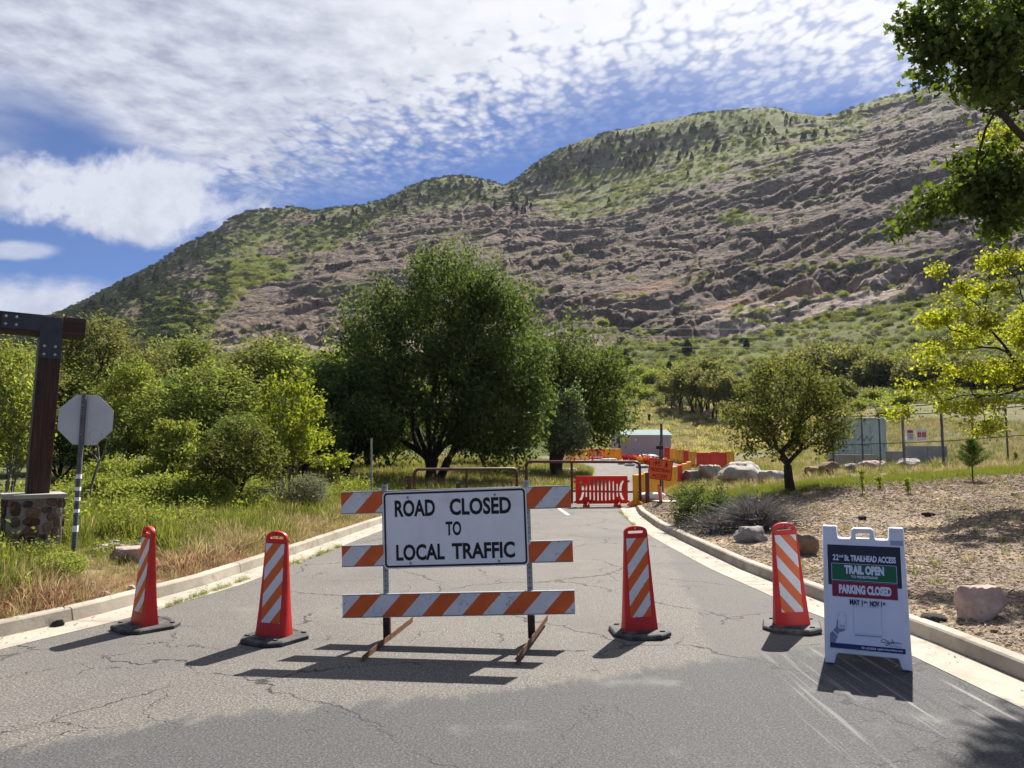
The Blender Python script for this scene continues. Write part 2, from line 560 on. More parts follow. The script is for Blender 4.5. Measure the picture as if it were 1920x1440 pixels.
def m_ground(g, b):
    p = g.pos()
    mul, grn, dry = g.attr('mulch'), g.attr('green'), g.attr('dry')
    n = g.noise(0.9, 6, 0.65, p); f = g.noise(14, 5, 0.75, p)
    dirt = g.ramp(f, [(0.32, (0.10, 0.075, 0.052)), (0.52, (0.20, 0.155, 0.11)), (0.7, (0.32, 0.26, 0.19))])
    mc = g.ramp(g.noise(20, 5, 0.8, p), [(0.34, (0.08, 0.06, 0.044)), (0.52, (0.24, 0.185, 0.135)), (0.68, (0.42, 0.345, 0.26))])
    mc = g.mix(g.step(n, 0.48, 0.64, 0, 0.8), mc, (0.40, 0.305, 0.20))
    gc = g.ramp(f, [(0.3, (0.035, 0.055, 0.015)), (0.7, (0.105, 0.135, 0.035))])
    dc = g.ramp(f, [(0.3, (0.16, 0.12, 0.06)), (0.7, (0.34, 0.27, 0.14))])
    c = g.mix(mul, dirt, mc)
    c = g.mix(g.math('MULTIPLY', dry, g.step(n, 0.30, 0.6, 0.5, 1.0)), c, dc)
    c = g.mix(g.math('MULTIPLY', grn, g.step(g.noise(1.7, 5, 0.6, g.vmath('ADD', p, (3, 8, 0))), 0.32, 0.58)), c, gc)
    g.put(b.inputs['Normal'], g.bump(g.noise(9, 6, 0.75, p), 0.7, 0.06))
    return c
MAT_GROUND = mat('ground_cover', m_ground, rough=0.95, spec=0.1)

def m_hill(g, b):
    p = g.pos()
    rock, grn, dry = g.attr('rock'), g.attr('green'), g.attr('dry')
    f1 = g.noise(0.055, 7, 0.66, p); f2 = g.noise(0.32, 6, 0.72, p)
    strat = g.noise(0.10, 5, 0.6, g.map(p, scale=(0.30, 0.30, 1.6), rot=(0, 0.30, 0)))
    rc = g.ramp(f2, [(0.30, (0.072, 0.055, 0.045)), (0.50, (0.175, 0.134, 0.105)), (0.70, (0.335, 0.268, 0.212))])
    rc = g.mix(g.step(strat, 0.48, 0.66, 0, 0.5), rc, (0.265, 0.19, 0.145))
    rc = g.mix(g.step(f1, 0.56, 0.70, 0, 0.55), rc, (0.32, 0.23, 0.16))
    rc = g.mix(g.step(g.noise(0.9, 4, 0.7, p), 0.60, 0.74, 0, 0.5), rc, (0.42, 0.37, 0.33))
    soil = g.ramp(f2, [(0.3, (0.145, 0.105, 0.065)), (0.7, (0.28, 0.22, 0.14))])
    gc = g.ramp(f2, [(0.32, (0.060, 0.095, 0.018)), (0.50, (0.150, 0.195, 0.040)), (0.68, (0.245, 0.285, 0.070))])
    gc = g.mix(g.step(f1, 0.42, 0.6, 0, 0.40), gc, (0.22, 0.225, 0.07))
    dc = g.ramp(f2, [(0.3, (0.20, 0.17, 0.055)), (0.55, (0.33, 0.275, 0.095)), (0.75, (0.40, 0.33, 0.15))])
    dc = g.mix(g.step(f1, 0.45, 0.62, 0, 0.6), dc, (0.15, 0.165, 0.045))
    rc = g.mix(g.math('MULTIPLY', g.attr('pale'), g.step(f2, 0.36, 0.56, 0.35, 0.9)), rc, (0.47, 0.375, 0.31))
    rc = g.mix(g.attr('red'), rc, (0.36, 0.22, 0.14))
    c = g.mix(grn, soil, gc)
    c = g.mix(dry, c, dc)
    c = g.mix(rock, c, rc)
    g.put(b.inputs['Normal'], g.bump(g.math('ADD', g.noise(0.5, 8, 0.75, p), g.math('MULTIPLY', g.math('MULTIPLY', g.vor(0.30, 'F1', g.map(p, scale=(.6, .6, 1.5))), rock), 0.8)), 1.0, 2.8))
    return c
MAT_HILL = mat('hillside', m_hill, rough=0.95, spec=0.08)

def leafmat(name, dark, mid, lite, tr=0.45, tcol=(1.2, 1.22, 0.62), rough=0.5, spec=0.25, k=1.35):
    rough = max(rough, .7); spec = min(spec, .10)
    dark, mid, lite = (tuple(min(x * k, .6) for x in c) for c in (dark, mid, lite))
    def fn(g, b):
        r = g.island()
        c = g.ramp(r, [(0.05, dark), (0.5, mid), (0.95, lite)])
        o = g.orand()
        c = g.mix(g.math('MULTIPLY', o, 0.35), c, tuple(x * 0.62 for x in mid))
        return c
    return mat(name, fn, translucent=tr, tcol=tcol, rough=rough, spec=spec)
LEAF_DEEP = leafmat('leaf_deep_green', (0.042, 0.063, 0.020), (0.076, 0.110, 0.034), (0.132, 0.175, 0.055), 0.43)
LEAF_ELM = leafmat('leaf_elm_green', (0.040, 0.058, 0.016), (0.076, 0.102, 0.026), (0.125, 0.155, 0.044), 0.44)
LEAF_MID = leafmat('leaf_mid_green', (0.088, 0.112, 0.026), (0.165, 0.195, 0.048), (0.25, 0.28, 0.085), 0.47, (1.05, 1.05, 0.65))
LEAF_LITE = leafmat('leaf_light_green', (0.12, 0.148, 0.028), (0.205, 0.235, 0.05), (0.295, 0.315, 0.085), 0.48, (1.05, 1.04, 0.62))
LEAF_YELLOW = leafmat('leaf_yellow_green', (0.135, 0.158, 0.018), (0.225, 0.245, 0.028), (0.325, 0.335, 0.05), 0.54, (1.25, 1.25, 0.5))
LEAF_LIME = leafmat('leaf_lime', (0.105, 0.130, 0.016), (0.175, 0.200, 0.026), (0.26, 0.275, 0.05), 0.52, (1.2, 1.25, 0.5))
LEAF_OLIVE = leafmat('leaf_olive', (0.078, 0.084, 0.032), (0.14, 0.145, 0.054), (0.215, 0.21, 0.086), 0.43, (1.2, 1.2, 0.7))
LEAF_SILVER = leafmat('leaf_silver_green', (0.060, 0.085, 0.034), (0.13, 0.165, 0.075), (0.30, 0.34, 0.22), 0.42, (1.1, 1.2, 0.7), 0.35, 0.5)
LEAF_MAPLE = leafmat('leaf_maple', (0.034, 0.054, 0.018), (0.058, 0.090, 0.026), (0.105, 0.145, 0.040), 0.36, (1.6, 1.5, 0.45), 0.4, 0.35)
LEAF_BRONZE = leafmat('leaf_bronze', (0.050, 0.056, 0.017), (0.092, 0.104, 0.028), (0.155, 0.166, 0.048), 0.42, (1.2, 1.2, 0.6))
LEAF_SAGE = leafmat('leaf_sage', (0.09, 0.095, 0.062), (0.15, 0.155, 0.10), (0.23, 0.235, 0.16), 0.3, (1.1, 1.1, 0.8))
LEAF_PINE = leafmat('needle_green', (0.018, 0.030, 0.014), (0.032, 0.050, 0.022), (0.052, 0.072, 0.030), 0.15)
LEAF_FIR = leafmat('needle_bright', (0.045, 0.075, 0.020), (0.075, 0.115, 0.030), (0.12, 0.16, 0.05), 0.35)
TWIG_GREY = leafmat('dead_twig', (0.09, 0.082, 0.072), (0.17, 0.155, 0.14), (0.28, 0.26, 0.24), 0.1, (1, 1, 1))
GRASS_GREEN = leafmat('grass_green', (0.070, 0.090, 0.020), (0.125, 0.145, 0.035), (0.20, 0.21, 0.06), 0.45)
GRASS_DRY = leafmat('grass_dry', (0.17, 0.135, 0.070), (0.29, 0.24, 0.125), (0.42, 0.36, 0.21), 0.40, (1.1, 1.05, 0.85))
GRASS_RUST = leafmat('grass_rust', (0.16, 0.085, 0.055), (0.26, 0.15, 0.10), (0.37, 0.26, 0.18), 0.4, (1.1, 1.0, 0.8))

def m_bark(g, b):
    v = g.coord('Object')
    n = g.noise(9, 6, 0.7, g.map(v, scale=(3, 3, 0.5)))
    c = g.ramp(n, [(0.3, (0.020, 0.016, 0.013)), (0.7, (0.085, 0.068, 0.054))])
    g.put(b.inputs['Normal'], g.bump(n, 0.8, 0.03))
    return c
BARK = mat('bark_dark', m_bark, rough=0.9, spec=0.15)
def m_bark2(g, b):
    v = g.coord('Object')
    n = g.noise(12, 6, 0.7, g.map(v, scale=(3, 3, 0.5)))
    g.put(b.inputs['Normal'], g.bump(n, 0.6, 0.02))
    return g.ramp(n, [(0.3, (0.10, 0.088, 0.075)), (0.7, (0.26, 0.235, 0.205))])
BARK_PALE = mat('bark_pale', m_bark2, rough=0.9, spec=0.15)

def rockmat(name, a, b_, c_, spot=(0.5, 0.46, 0.42)):
    def fn(g, b):
        v = g.coord('Object')
        n = g.noise(2.2, 6, 0.65, v, dist=0.4); f = g.noise(18, 5, 0.7, v)
        c = g.ramp(n, [(0.30, a), (0.52, b_), (0.72, c_)])
        c = g.mix(g.step(f, 0.55, 0.72, 0, 0.5), c, spot)
        c = g.mix(g.step(f, 0.42, 0.30, 0, 0.55), c, tuple(x * 0.35 for x in a))
        g.put(b.inputs['Normal'], g.bump(g.noise(6, 8, 0.72, v), 0.7, 0.06))
        return c
    return mat(name, fn, rough=0.9, spec=0.15)
ROCK_PALE = rockmat('rock_pale', (0.26, 0.235, 0.205), (0.40, 0.365, 0.32), (0.52, 0.485, 0.44), (0.58, 0.54, 0.5))
ROCK_PINK = rockmat('rock_pink', (0.30, 0.20, 0.16), (0.46, 0.345, 0.29), (0.56, 0.475, 0.42), (0.6, 0.53, 0.48))
ROCK_GREY = rockmat('rock_grey', (0.14, 0.138, 0.13), (0.26, 0.25, 0.235), (0.38, 0.365, 0.34))
ROCK_BROWN = rockmat('rock_brown', (0.14, 0.095, 0.06), (0.25, 0.175, 0.11), (0.34, 0.26, 0.18), (0.4, 0.33, 0.25))
ROCK_DARK = rockmat('rock_dark', (0.025, 0.024, 0.023), (0.05, 0.047, 0.044), (0.09, 0.085, 0.08), (0.13, 0.12, 0.11))

PL_RED = worn('plastic_red', (0.60, 0.024, 0.020), 0.22, 3.0, 0.08, (0.26, 0.06, 0.05), 0.6, rough=0.42, spec=0.4, translucent=0.10)
PL_BRED = worn('plastic_barrier_red', (0.70, 0.035, 0.016), 0.16, 2.0, 0.05, (0.40, 0.07, 0.05), 0.4, rough=0.5, spec=0.35, translucent=0.28)
PL_YELLOW = worn('plastic_barrier_yellow', (0.86, 0.46, 0.03), 0.14, 2.0, 0.05, (0.48, 0.25, 0.07), 0.5, rough=0.5, spec=0.35, translucent=0.28)
RUBBER = worn('rubber_black', (0.045, 0.044, 0.043), 0.4, 7, 0.5, (0.17, 0.16, 0.145), 0.85, rough=0.75, spec=0.35)
GALV = worn('galvanised_steel', (0.33, 0.35, 0.36), 0.22, 9, 0.05, (0.20, 0.20, 0.19), 0.5, rough=0.5, metal=0.45, spec=0.4)
GALV_DARK = worn('weathered_steel', (0.12, 0.125, 0.135), 0.25, 9, 0.05, rough=0.55, metal=0.3)
RUST = worn('rusty_steel', (0.13, 0.062, 0.035), 0.45, 22, 0.5, (0.28, 0.13, 0.07), 0.7, rough=0.85)
RUST_DARK = worn('rusty_dark_steel', (0.045, 0.027, 0.020), 0.35, 22, 0.4, (0.10, 0.05, 0.03), 0.6, rough=0.8)
GATE_RED = worn('gate_brown_paint', (0.095, 0.028, 0.020), 0.2, 5, 0.1, (0.15, 0.06, 0.045), 0.4, rough=0.5, spec=0.4)
BLACKP = worn('black_print', (0.012, 0.012, 0.014), 0.2, 8, 0.0, rough=0.6)
WHITE_SIGN = worn('white_sheeting', (0.80, 0.80, 0.80), 0.05, 5, 0.03, (0.42, 0.41, 0.40), 0.35, rough=0.45, spec=0.4)
ALU_BACK = worn('aluminium_sign_back', (0.47, 0.49, 0.51), 0.07, 2.5, 0.02, (0.36, 0.37, 0.38), 0.5, rough=0.5, metal=0.25)
WHITE_PL = worn('plastic_white', (0.74, 0.76, 0.80), 0.05, 4, 0.05, (0.50, 0.49, 0.47), 0.25, rough=0.5, spec=0.35)
SANDBAG = worn('sandbag_white', (0.62, 0.61, 0.59), 0.18, 8, 0.4, (0.35, 0.31, 0.27), 0.5, rough=0.9)
ORANGE_SIGN = worn('orange_sign', (0.78, 0.12, 0.026), 0.07, 3, 0.02, (0.50, 0.12, 0.05), 0.3, rough=0.5)
BOLT = worn('bolt_head', (0.26, 0.25, 0.24), 0.3, 20, 0.1, rough=0.5, metal=0.5)

def stripes(name, period, phase, direction, scratch=1.0):
    """orange and white diagonal retroreflective sheeting; x along the board, z up"""
    def fn(g, b):
        v = g.coord('Object')
        x, y, z = g.sep(v)
        s = g.math('SUBTRACT', x, g.math('MULTIPLY', z, direction))
        fr = g.math('FRACT', g.math('ADD', g.math('DIVIDE', s, period), phase + 40.0))
        k = g.step(fr, 0.499, 0.501)
        ora = g.ramp(g.noise(5, 4, 0.6, v), [(0.3, (0.60, 0.085, 0.007)), (0.7, (0.72, 0.125, 0.011))])
        fade = g.step(g.noise(1.4, 3, 0.5, g.vmath('ADD', v, (phase * 9, 3, 2))), 0.58, 0.76, 0, 0.55)
        ora = g.mix(fade, ora, (0.66, 0.27, 0.06))
        whi = g.ramp(g.noise(4, 4, 0.6, v), [(0.3, (0.60, 0.61, 0.62)), (0.7, (0.72, 0.73, 0.74))])
        c = g.mix(k, whi, ora)
        hon = g.step(g.math('SINE', g.math('MULTIPLY', z, 600.0)), 0.6, 1.0, 0, 0.08)
        c = g.mix(hon, c, (0.35, 0.33, 0.32))
        # scuffs and long scratches
        d = g.noise(34, 6, 0.75, v); area = g.noise(3.2, 4, 0.65, g.vmath('ADD', v, (1.7 + phase, 5, 0)))
        scf = g.math('MULTIPLY', g.step(d, 0.57, 0.64), g.step(area, 0.43, 0.60))
        wv = g.vmath('ADD', v, g.vmath('SCALE', g.vmath('SUBTRACT', g.noise(6, 3, 0.6, v, out='Color'), (.5, .5, .5)), 0.25))
        ed = g.vor(6.0, 'DISTANCE_TO_EDGE', g.map(wv, scale=(1, 1, 0.7)))
        scr = g.math('MULTIPLY', g.step(ed, 0.014, 0.004), g.step(g.noise(5, 2, 0.5, g.vmath('ADD', v, (2, 2, phase))), 0.52, 0.60))
        dm = g.math('MULTIPLY', g.math('MAXIMUM', scf, g.math('MULTIPLY', scr, 0.8)), 0.8 * scratch)
        c = g.mix(dm, c, (0.10, 0.085, 0.075))
        return c
    return mat(name, fn, rough=0.42, spec=0.4)

# ------------------------------------------------------------------ terrain
KL = np.array([(-30, -7.0), (2, -7.2), (5, -6.0), (6.5, -5.35), (7.5, -5.0), (8.5, -4.6), (9.6, -4.35), (10.4, -4.15), (12.4, -3.93), (15.3, -3.66), (18.5, -3.36), (22, -3.0), (25, -2.7)])
KR = np.array([(-30, 4.6), (2, 4.2), (6.04, 4.02), (7.55, 3.97), (9.16, 3.75), (12, 3.5), (15.6, 3.42), (18.4, 3.42), (22, 3.62), (25, 3.95)])
KEND = 25.0
XLF = np.array([(25, -2.7), (26.5, -1.6), (28, 0.3), (31, 1.8), (34, 2.7), (42, 4.2), (52, 5.6), (58, 5.0), (64, 2.6), (79, 2.0)])
XRF = np.array([(25, 3.95), (32, 5.8), (42, 8.4), (52, 11.5), (60, 16.0), (79, 19.0)])
def kl(y): return np.where(y < KEND, np.interp(y, KL[:, 0], KL[:, 1]), np.interp(y, XLF[:, 0], XLF[:, 1]))
def kr(y): return np.where(y < KEND, np.interp(y, KR[:, 0], KR[:, 1]), np.interp(y, XRF[:, 0], XRF[:, 1]))
def rise(y):
    t = np.maximum(y - 30, 0) / 20
    return 0.35 * t ** 1.5
def near(x, y):
    x = np.asarray(x, float); y = np.asarray(y, float)
    dl = kl(y) - x; dr = x - kr(y)
    ke = 1 - 0.7 * sst(y, 23, 30)
    zl = .12 * ke * sst(dl, 0, .3) + .28 * sst(dl, .2, 2.6) * (1 - .5 * sst(y, 22, 32)) + .025 * np.clip(dl - 1, 0, 40)
    zr = .12 * ke * sst(dr, 0, .3) + .05 * np.clip(dr - .3, 0, 22) + .022 * np.clip(y - 8, 0, 22) * sst(dr, .2, 8)
    rr = np.hypot(x, y); az = np.degrees(np.arctan2(x, np.maximum(y, .1)))
    zr = zr + .07 * np.clip(rr - 38, 0, 60) * sst(az, 17, 26)
    z = rise(y) + np.where(dl > 0, zl, 0) + np.where(dr > 0, zr, 0)
    off = np.maximum(dl, dr)
    p = np.stack([x * .5, y * .5, 0 * x], -1)
    return z + sst(off, .4, 1.5) * (0.05 * pnoise(p) + 0.16 * pnoise(p * .23 + 5) * sst(off, 1, 5))

COLS = np.array([-300, 0, 200, 400, 600, 800, 950, 1100, 1250, 1400, 1600, 1800, 2000, 2300.])
LV = {
 115: [800, 800, 800, 800, 800, 800, 795, 788, 788, 785, 765, 752, 745, 740],
 190: [735, 735, 735, 735, 735, 735, 735, 730, 722, 712, 700, 690, 680, 670],
 320: [705, 695, 685, 668, 652, 646, 646, 646, 636, 618, 592, 560, 530, 500],
 450: [690, 668, 634, 590, 562, 540, 532, 534, 514, 485, 446, 402, 372, 350],
 640: [672, 645, 585, 515, 474, 438, 418, 420, 386, 346, 302, 260, 240, 235],
 850: [667, 635, 558, 466, 424, 385, 375, 352, 296, 258, 238, 198, 200, 210],
}
RIDGE = np.array([(-300, 662), (-100, 652), (0, 632), (100, 605), (130, 592), (215, 545), (300, 500), (340, 470), (400, 440), (425, 418), (460, 402), (500, 398),
 (545, 394), (575, 401), (590, 404), (640, 398), (680, 395), (710, 387), (740, 375), (770, 357), (800, 347), (830, 340), (870, 337), (900, 343), (930, 352),
 (945, 357), (952, 355), (975, 340), (1000, 318), (1040, 291), (1090, 270), (1150, 254), (1200, 244), (1250, 235), (1300, 226), (1350, 220), (1400, 214), (1430, 211),
 (1460, 212), (1500, 222), (1550, 230), (1580, 226), (1600, 216), (1640, 202), (1700, 186), (1750, 176), (1800, 168), (1850, 167), (1870, 172), (1920, 185), (2000, 190), (2300, 200)])
def px_el(px, py):
    """pixel of the photograph -> azimuth (clockwise from +Y) and tan(elevation)"""
    x = (np.asarray(px, float) - 960) / FPX; u = (720 - np.asarray(py, float)) / FPX
    fw = math.cos(PITCH) - u * math.sin(PITCH); up = u * math.cos(PITCH) + math.sin(PITCH)
    return np.arctan2(x, fw), up / np.hypot(x, fw)

MC, MR = 1080, 430
cpx = np.linspace(-210, 2130, MC)                          # columns of the hillside
az_c, _ = px_el(cpx, np.full(MC, 500.))
prof_r = [78.0] + list(LV) + [1010.0, 1200.0]
zz0 = near(78 * np.sin(az_c), 78 * np.cos(az_c))
rows = [zz0]
for r_, pys in LV.items():
    py = np.interp(cpx, COLS, pys)
    k = np.hanning(75); k /= k.sum()
    py = np.convolve(np.pad(py, 37, 'edge'), k, 'valid')
    rows.append(EYE + r_ * px_el(cpx, py)[1])
rows.append(EYE + 1010 * px_el(cpx, np.interp(cpx, RIDGE[:, 0], RIDGE[:, 1]))[1])
rows.append(rows[-1] - 45)
rows = np.array(rows)
mr = np.concatenate([np.linspace(69, 78, 5)[:-1], np.geomspace(78, 320, 110)[:-1], np.geomspace(320, 1010, 400)[:-1], np.linspace(1010, 1200, 16)])
MR = len(mr)
# monotone-ish cubic along the range
def interp_rows(rr):
    out = np.empty((len(rr), MC))
    pr = np.array(prof_r)
    m = np.zeros_like(rows)
    d = (rows[1:] - rows[:-1]) / (pr[1:] - pr[:-1])[:, None]
    m[1:-1] = np.where(d[1:] * d[:-1] > 0, 2 * d[1:] * d[:-1] / (d[1:] + d[:-1] + 1e-9), 0)
    m[0] = d[0] * .6; m[-1] = d[-1]
    for i, r_ in enumerate(rr):
        j = int(np.clip(np.searchsorted(pr, r_) - 1, 0, len(pr) - 2)); h = pr[j + 1] - pr[j]; t = (r_ - pr[j]) / h
        if r_ < 78:
            out[i] = near(r_ * np.sin(az_c), r_ * np.cos(az_c)) - .22 * (78 - r_) / 9 - .01
            continue
        out[i] = ((2 * t**3 - 3 * t**2 + 1) * rows[j] + (t**3 - 2 * t**2 + t) * h * m[j] + (-2 * t**3 + 3 * t**2) * rows[j + 1] + (t**3 - t**2) * h * m[j + 1])
    return out
Z0 = interp_rows(mr)
RRm, AZm = np.meshgrid(mr, az_c, indexing='ij')
X0 = RRm * np.sin(AZm); Y0 = RRm * np.cos(AZm)
# design-picture coordinates of each vertex, used to lay out cover (rock, brush, dry grass)
te = (Z0 - EYE) / RRm
fw = np.cos(AZm); upn = te
DV = 720 - FPX * (upn * math.cos(PITCH) - fw * math.sin(PITCH)) / (fw * math.cos(PITCH) + upn * math.sin(PITCH))
DU = 960 + FPX * np.sin(AZm) / (fw * math.cos(PITCH) + upn * math.sin(PITCH))
P3 = np.stack([X0, Y0, Z0], -1)
TOP = np.array([(330, 665), (385, 630), (420, 592), (500, 522), (600, 468), (740, 410), (880, 372), (990, 380), (1060, 404), (1120, 398), (1180, 388), (1240, 370), (1300, 352), (1400, 326), (1480, 302), (1560, 266), (1640, 228), (1700, 196), (1850, 150), (2300, 120)])
BOT = np.array([(330, 660), (400, 668), (700, 668), (1000, 668), (1150, 650), (1300, 638), (1400, 622), (1550, 592), (1700, 566), (1900, 520), (2300, 480)])
n1 = fbm(P3 * .012, 4); n2 = fbm(P3 * .05 + 3, 4)
edge = 26 * n1 + 12 * n2
rock = sst(DV - np.interp(DU, TOP[:, 0], TOP[:, 1]) + edge, -8, 12) * sst(np.interp(DU, BOT[:, 0], BOT[:, 1]) - DV + edge * .6, -6, 8) * sst(DU, 340, 400)
# brush bands on the rock face
crags = sst(ridged(np.stack([X0 * .010, Y0 * .006, Z0 * .03], -1) + 4, 4), 1.15, 1.5) * .8
for cx, cy, sx, sy in ((245, 585, 34, 20), (350, 505, 50, 24), (430, 425, 60, 14), (560, 412, 45, 16), (530, 470, 55, 22), (380, 560, 40, 18), (1000, 350, 60, 30), (1110, 300, 80, 20), (760, 385, 40, 20), (1250, 265, 60, 16)):
    crags = np.maximum(crags * 1.0, sst(np.exp(-((DU - cx) / sx) ** 2 - ((DV - cy) / sy) ** 2) * (1 + .9 * n2 + .5 * n1), .40, .66))
crags = crags * sst(mr[:, None], 350, 480)
rockm = np.maximum(rock, crags * .95)
grnband = sst(np.exp(-((DU - 1400) / 55) ** 2 - ((DV - 408) / 13) ** 2) + .25 * n2, .35, .6)
grnband = np.maximum(grnband, sst(np.exp(-((DU - 480) / 90) ** 2 - (((DV - 528) + (DU - 480) * .25) / 14) ** 2) + .25 * n2, .4, .6))
ledge_green = sst(fbm(np.stack([X0 * .02, Y0 * .01, Z0 * .09], -1) + 8, 4), .36, .62) * .8
rockm = rockm * (1 - grnband) * (1 - ledge_green * .55)
dry = sst(fbm(P3 * .02 + 11, 4), -.1, .5) * (mr[:, None] < 190) + 0
dry = np.where(RRm < 175, sst(DU, 950, 1150) * (.62 + .5 * n2) * sst(RRm, 205, 130) * (1 - .55 * sst(DU, 1420, 1560)), 0)
dry = np.maximum(dry, .38 * sst(n2 + n1, .25, .7) * (1 - rockm))
grn = np.clip(.88 + .4 * n1 + .3 * n2, 0, 1)
bank = np.exp(-((DU - 1660) / 120) ** 2 - ((DV - 775) / 22) ** 2) + .5 * np.exp(-((DU - 1290) / 60) ** 2 - ((DV - 795) / 10) ** 2)
grn = grn * (1 - sst(bank + .3 * n2, .4, .7)); dry = dry * (1 - .7 * sst(bank + .3 * n2, .4, .7))
# relief: dipping strata with ledges, broken by joints
def saw(t, sharp=.75):
    f = t - np.floor(t)
    return np.where(f < sharp, f / sharp, (1 - f) / (1 - sharp)) - .5
along = RRm * (AZm)                                          # metres to the right
wq = 18 * fbm(P3 * .008, 2) + 5 * fbm(P3 * .022 + 50, 2) + 1.2 * n2
t1 = (Z0 - .30 * along - .10 * RRm + wq)
def terr(t):
    k_ = np.floor(t); f = t - k_
    return np.interp(f, (0, .50, .72, 1), (0, .10, .90, 1)) - f
led = 25.0 * terr(t1 / 25.0) * .80 * sst(fbm(np.stack([along * .010, Z0 * .016, RRm * .006], -1) + 12, 3), -.25, .45) + 9.3 * terr((t1 + 2.0 * n2) / 9.3 + .3) * .9 + 3.9 * terr((t1 + 1.2 * fbm(P3 * .12, 2)) / 3.9) * .35
led = led * (.30 + .95 * sst(fbm(np.stack([along * .012, Z0 * .03, RRm * .01], -1) + 2, 3), -.4, .5))
jn = ridged(np.stack([along * .030, Z0 * .045, RRm * .02], -1) + 31, 5, .55)
def hsh(a_, b_): 
    v_ = np.sin(a_ * 127.1 + b_ * 311.7) * 43758.5453
    return v_ - np.floor(v_)
lay = np.floor(t1 / 9.3 + .3); lay2 = np.floor((t1 + 1.2 * n2) / 4.1)
al2 = along + 5 * fbm(P3 * .03 + 40, 2)
blkA = hsh(np.floor(al2 / 17 + 7 * hsh(lay, lay * 0 + 3.)), lay) - .5
blkB = hsh(np.floor(al2 / 6.5 + 7 * hsh(lay2, lay2 * 0 + 5.)), lay2 + 50) - .5
def worley(u, v, seed):
    iu = np.floor(u); iv = np.floor(v)
    f1 = np.full(u.shape, 9.); f2 = np.full(u.shape, 9.); off = np.zeros(u.shape)
    for a_ in (-1, 0, 1):
        for b_ in (-1, 0, 1):
            cu = iu + a_; cv = iv + b_
            h1_ = hsh(cu + seed, cv); h2_ = hsh(cu + seed + 17., cv + 5.)
            du_ = cu + .1 + .8 * h1_ - u; dv_ = cv + .1 + .8 * h2_ - v
            d_ = np.sqrt(du_ ** 2 + dv_ ** 2)
            h3_ = hsh(cu + 31. + seed, cv + 11.)
            val = (h3_ - .5) + 1.1 * (h1_ - .5) * du_ + 1.5 * (hsh(cu + 3., cv + 77. + seed) - .3) * dv_
            nw = d_ < f1
            f2 = np.where(nw, f1, np.minimum(f2, d_)); off = np.where(nw, val, off); f1 = np.where(nw, d_, f1)
    return off, f2 - f1
dipz = Z0 - .30 * along - .08 * RRm
wob = fbm(P3 * .05 + 70, 2)
b1, e1_ = worley(along / 24 + .35 * wob, dipz / 9.0 + .5 * wob, 1.)
b2, e2_ = worley(along / 10 + .6 * wob, dipz / 4.4 + .9 * wob, 2.)
b3, e3_ = worley(along / 4.6, dipz / 2.4 + wob, 3.)
outc = .12 + 1.05 * sst(fbm(np.stack([along * .014, Z0 * .03, RRm * .01], -1) + 90, 3), -.35, .3)
crag_d = (3.6 * b1 - 1.2 * sst(e1_, .16, 0) + 1.5 * b2 - .7 * sst(e2_, .2, 0) + .45 * b3 - .2 * sst(e3_, .25, 0)) * outc
blk = crag_d + .45 * fbm(P3 * .3 + 3, 3, .6) + .5 * fbm(np.stack([along * .10, Z0 * .22, RRm * .1], -1) + 5, 4, .6)
disp_rock = (.7 * (jn - .4) + 1.0 * blk) * rockm
disp_soft = (6 * n1 + 1.5 * n2 + .5 * fbm(P3 * .25, 3)) * (1 - rockm)
fadeb = sst(RRm, 95, 330)
ridge_keep = 1 - .75 * np.exp(-((RRm - 1010) / 110) ** 2)
D = disp_rock * sst(RRm, 150, 300) * (.45 + .55 * ridge_keep) + disp_soft * fadeb * .8 * ridge_keep
XM = X0 - np.sin(AZm) * D * .62; YM = Y0 - np.cos(AZm) * D * .62; ZM = Z0 + D * .6 + led * rockm * sst(RRm, 150, 300) * (.35 + .65 * ridge_keep)
ii = np.arange(MR * MC).reshape(MR, MC)
fq = np.stack([ii[:-1, :-1], ii[:-1, 1:], ii[1:, 1:], ii[1:, :-1]], -1).reshape(-1, 4)
me = mesh('mountain', np.stack([XM, YM, ZM], -1).reshape(-1, 3), fq, smooth=False)
bv = np.interp(DU, BOT[:, 0], BOT[:, 1])
pale = sst(DV - (bv - 62), -14, 14) * sst(DU, 1290, 1380) * sst(DU, 1760, 1680) + .8 * sst(DV - (bv - 40), -10, 10) * sst(DU, 1160, 1100) * sst(DU, 380, 420)
redm = np.exp(-((DV - (bv - 58) - 8 * n1) / 7) ** 2) * sst(DU, 1300, 1380) * sst(DU, 1640, 1560) + .7 * np.exp(-((DV - 545 + (DU - 1200) * .22) / 9) ** 2) * np.exp(-((DU - 1210) / 90) ** 2)
for nm, ar in (('rock', rockm), ('green', grn), ('dry', dry), ('pale', pale), ('red', redm)):
    a = me.attributes.new(nm, 'FLOAT', 'POINT'); a.data.foreach_set('value', np.clip(ar, 0, 1).astype(np.float32).ravel())
hill = tag(obj('mountain', me, MAT_HILL), 'steep mountainside of pink and grey rock ledges with green brush above', 'mountain', kind='structure')

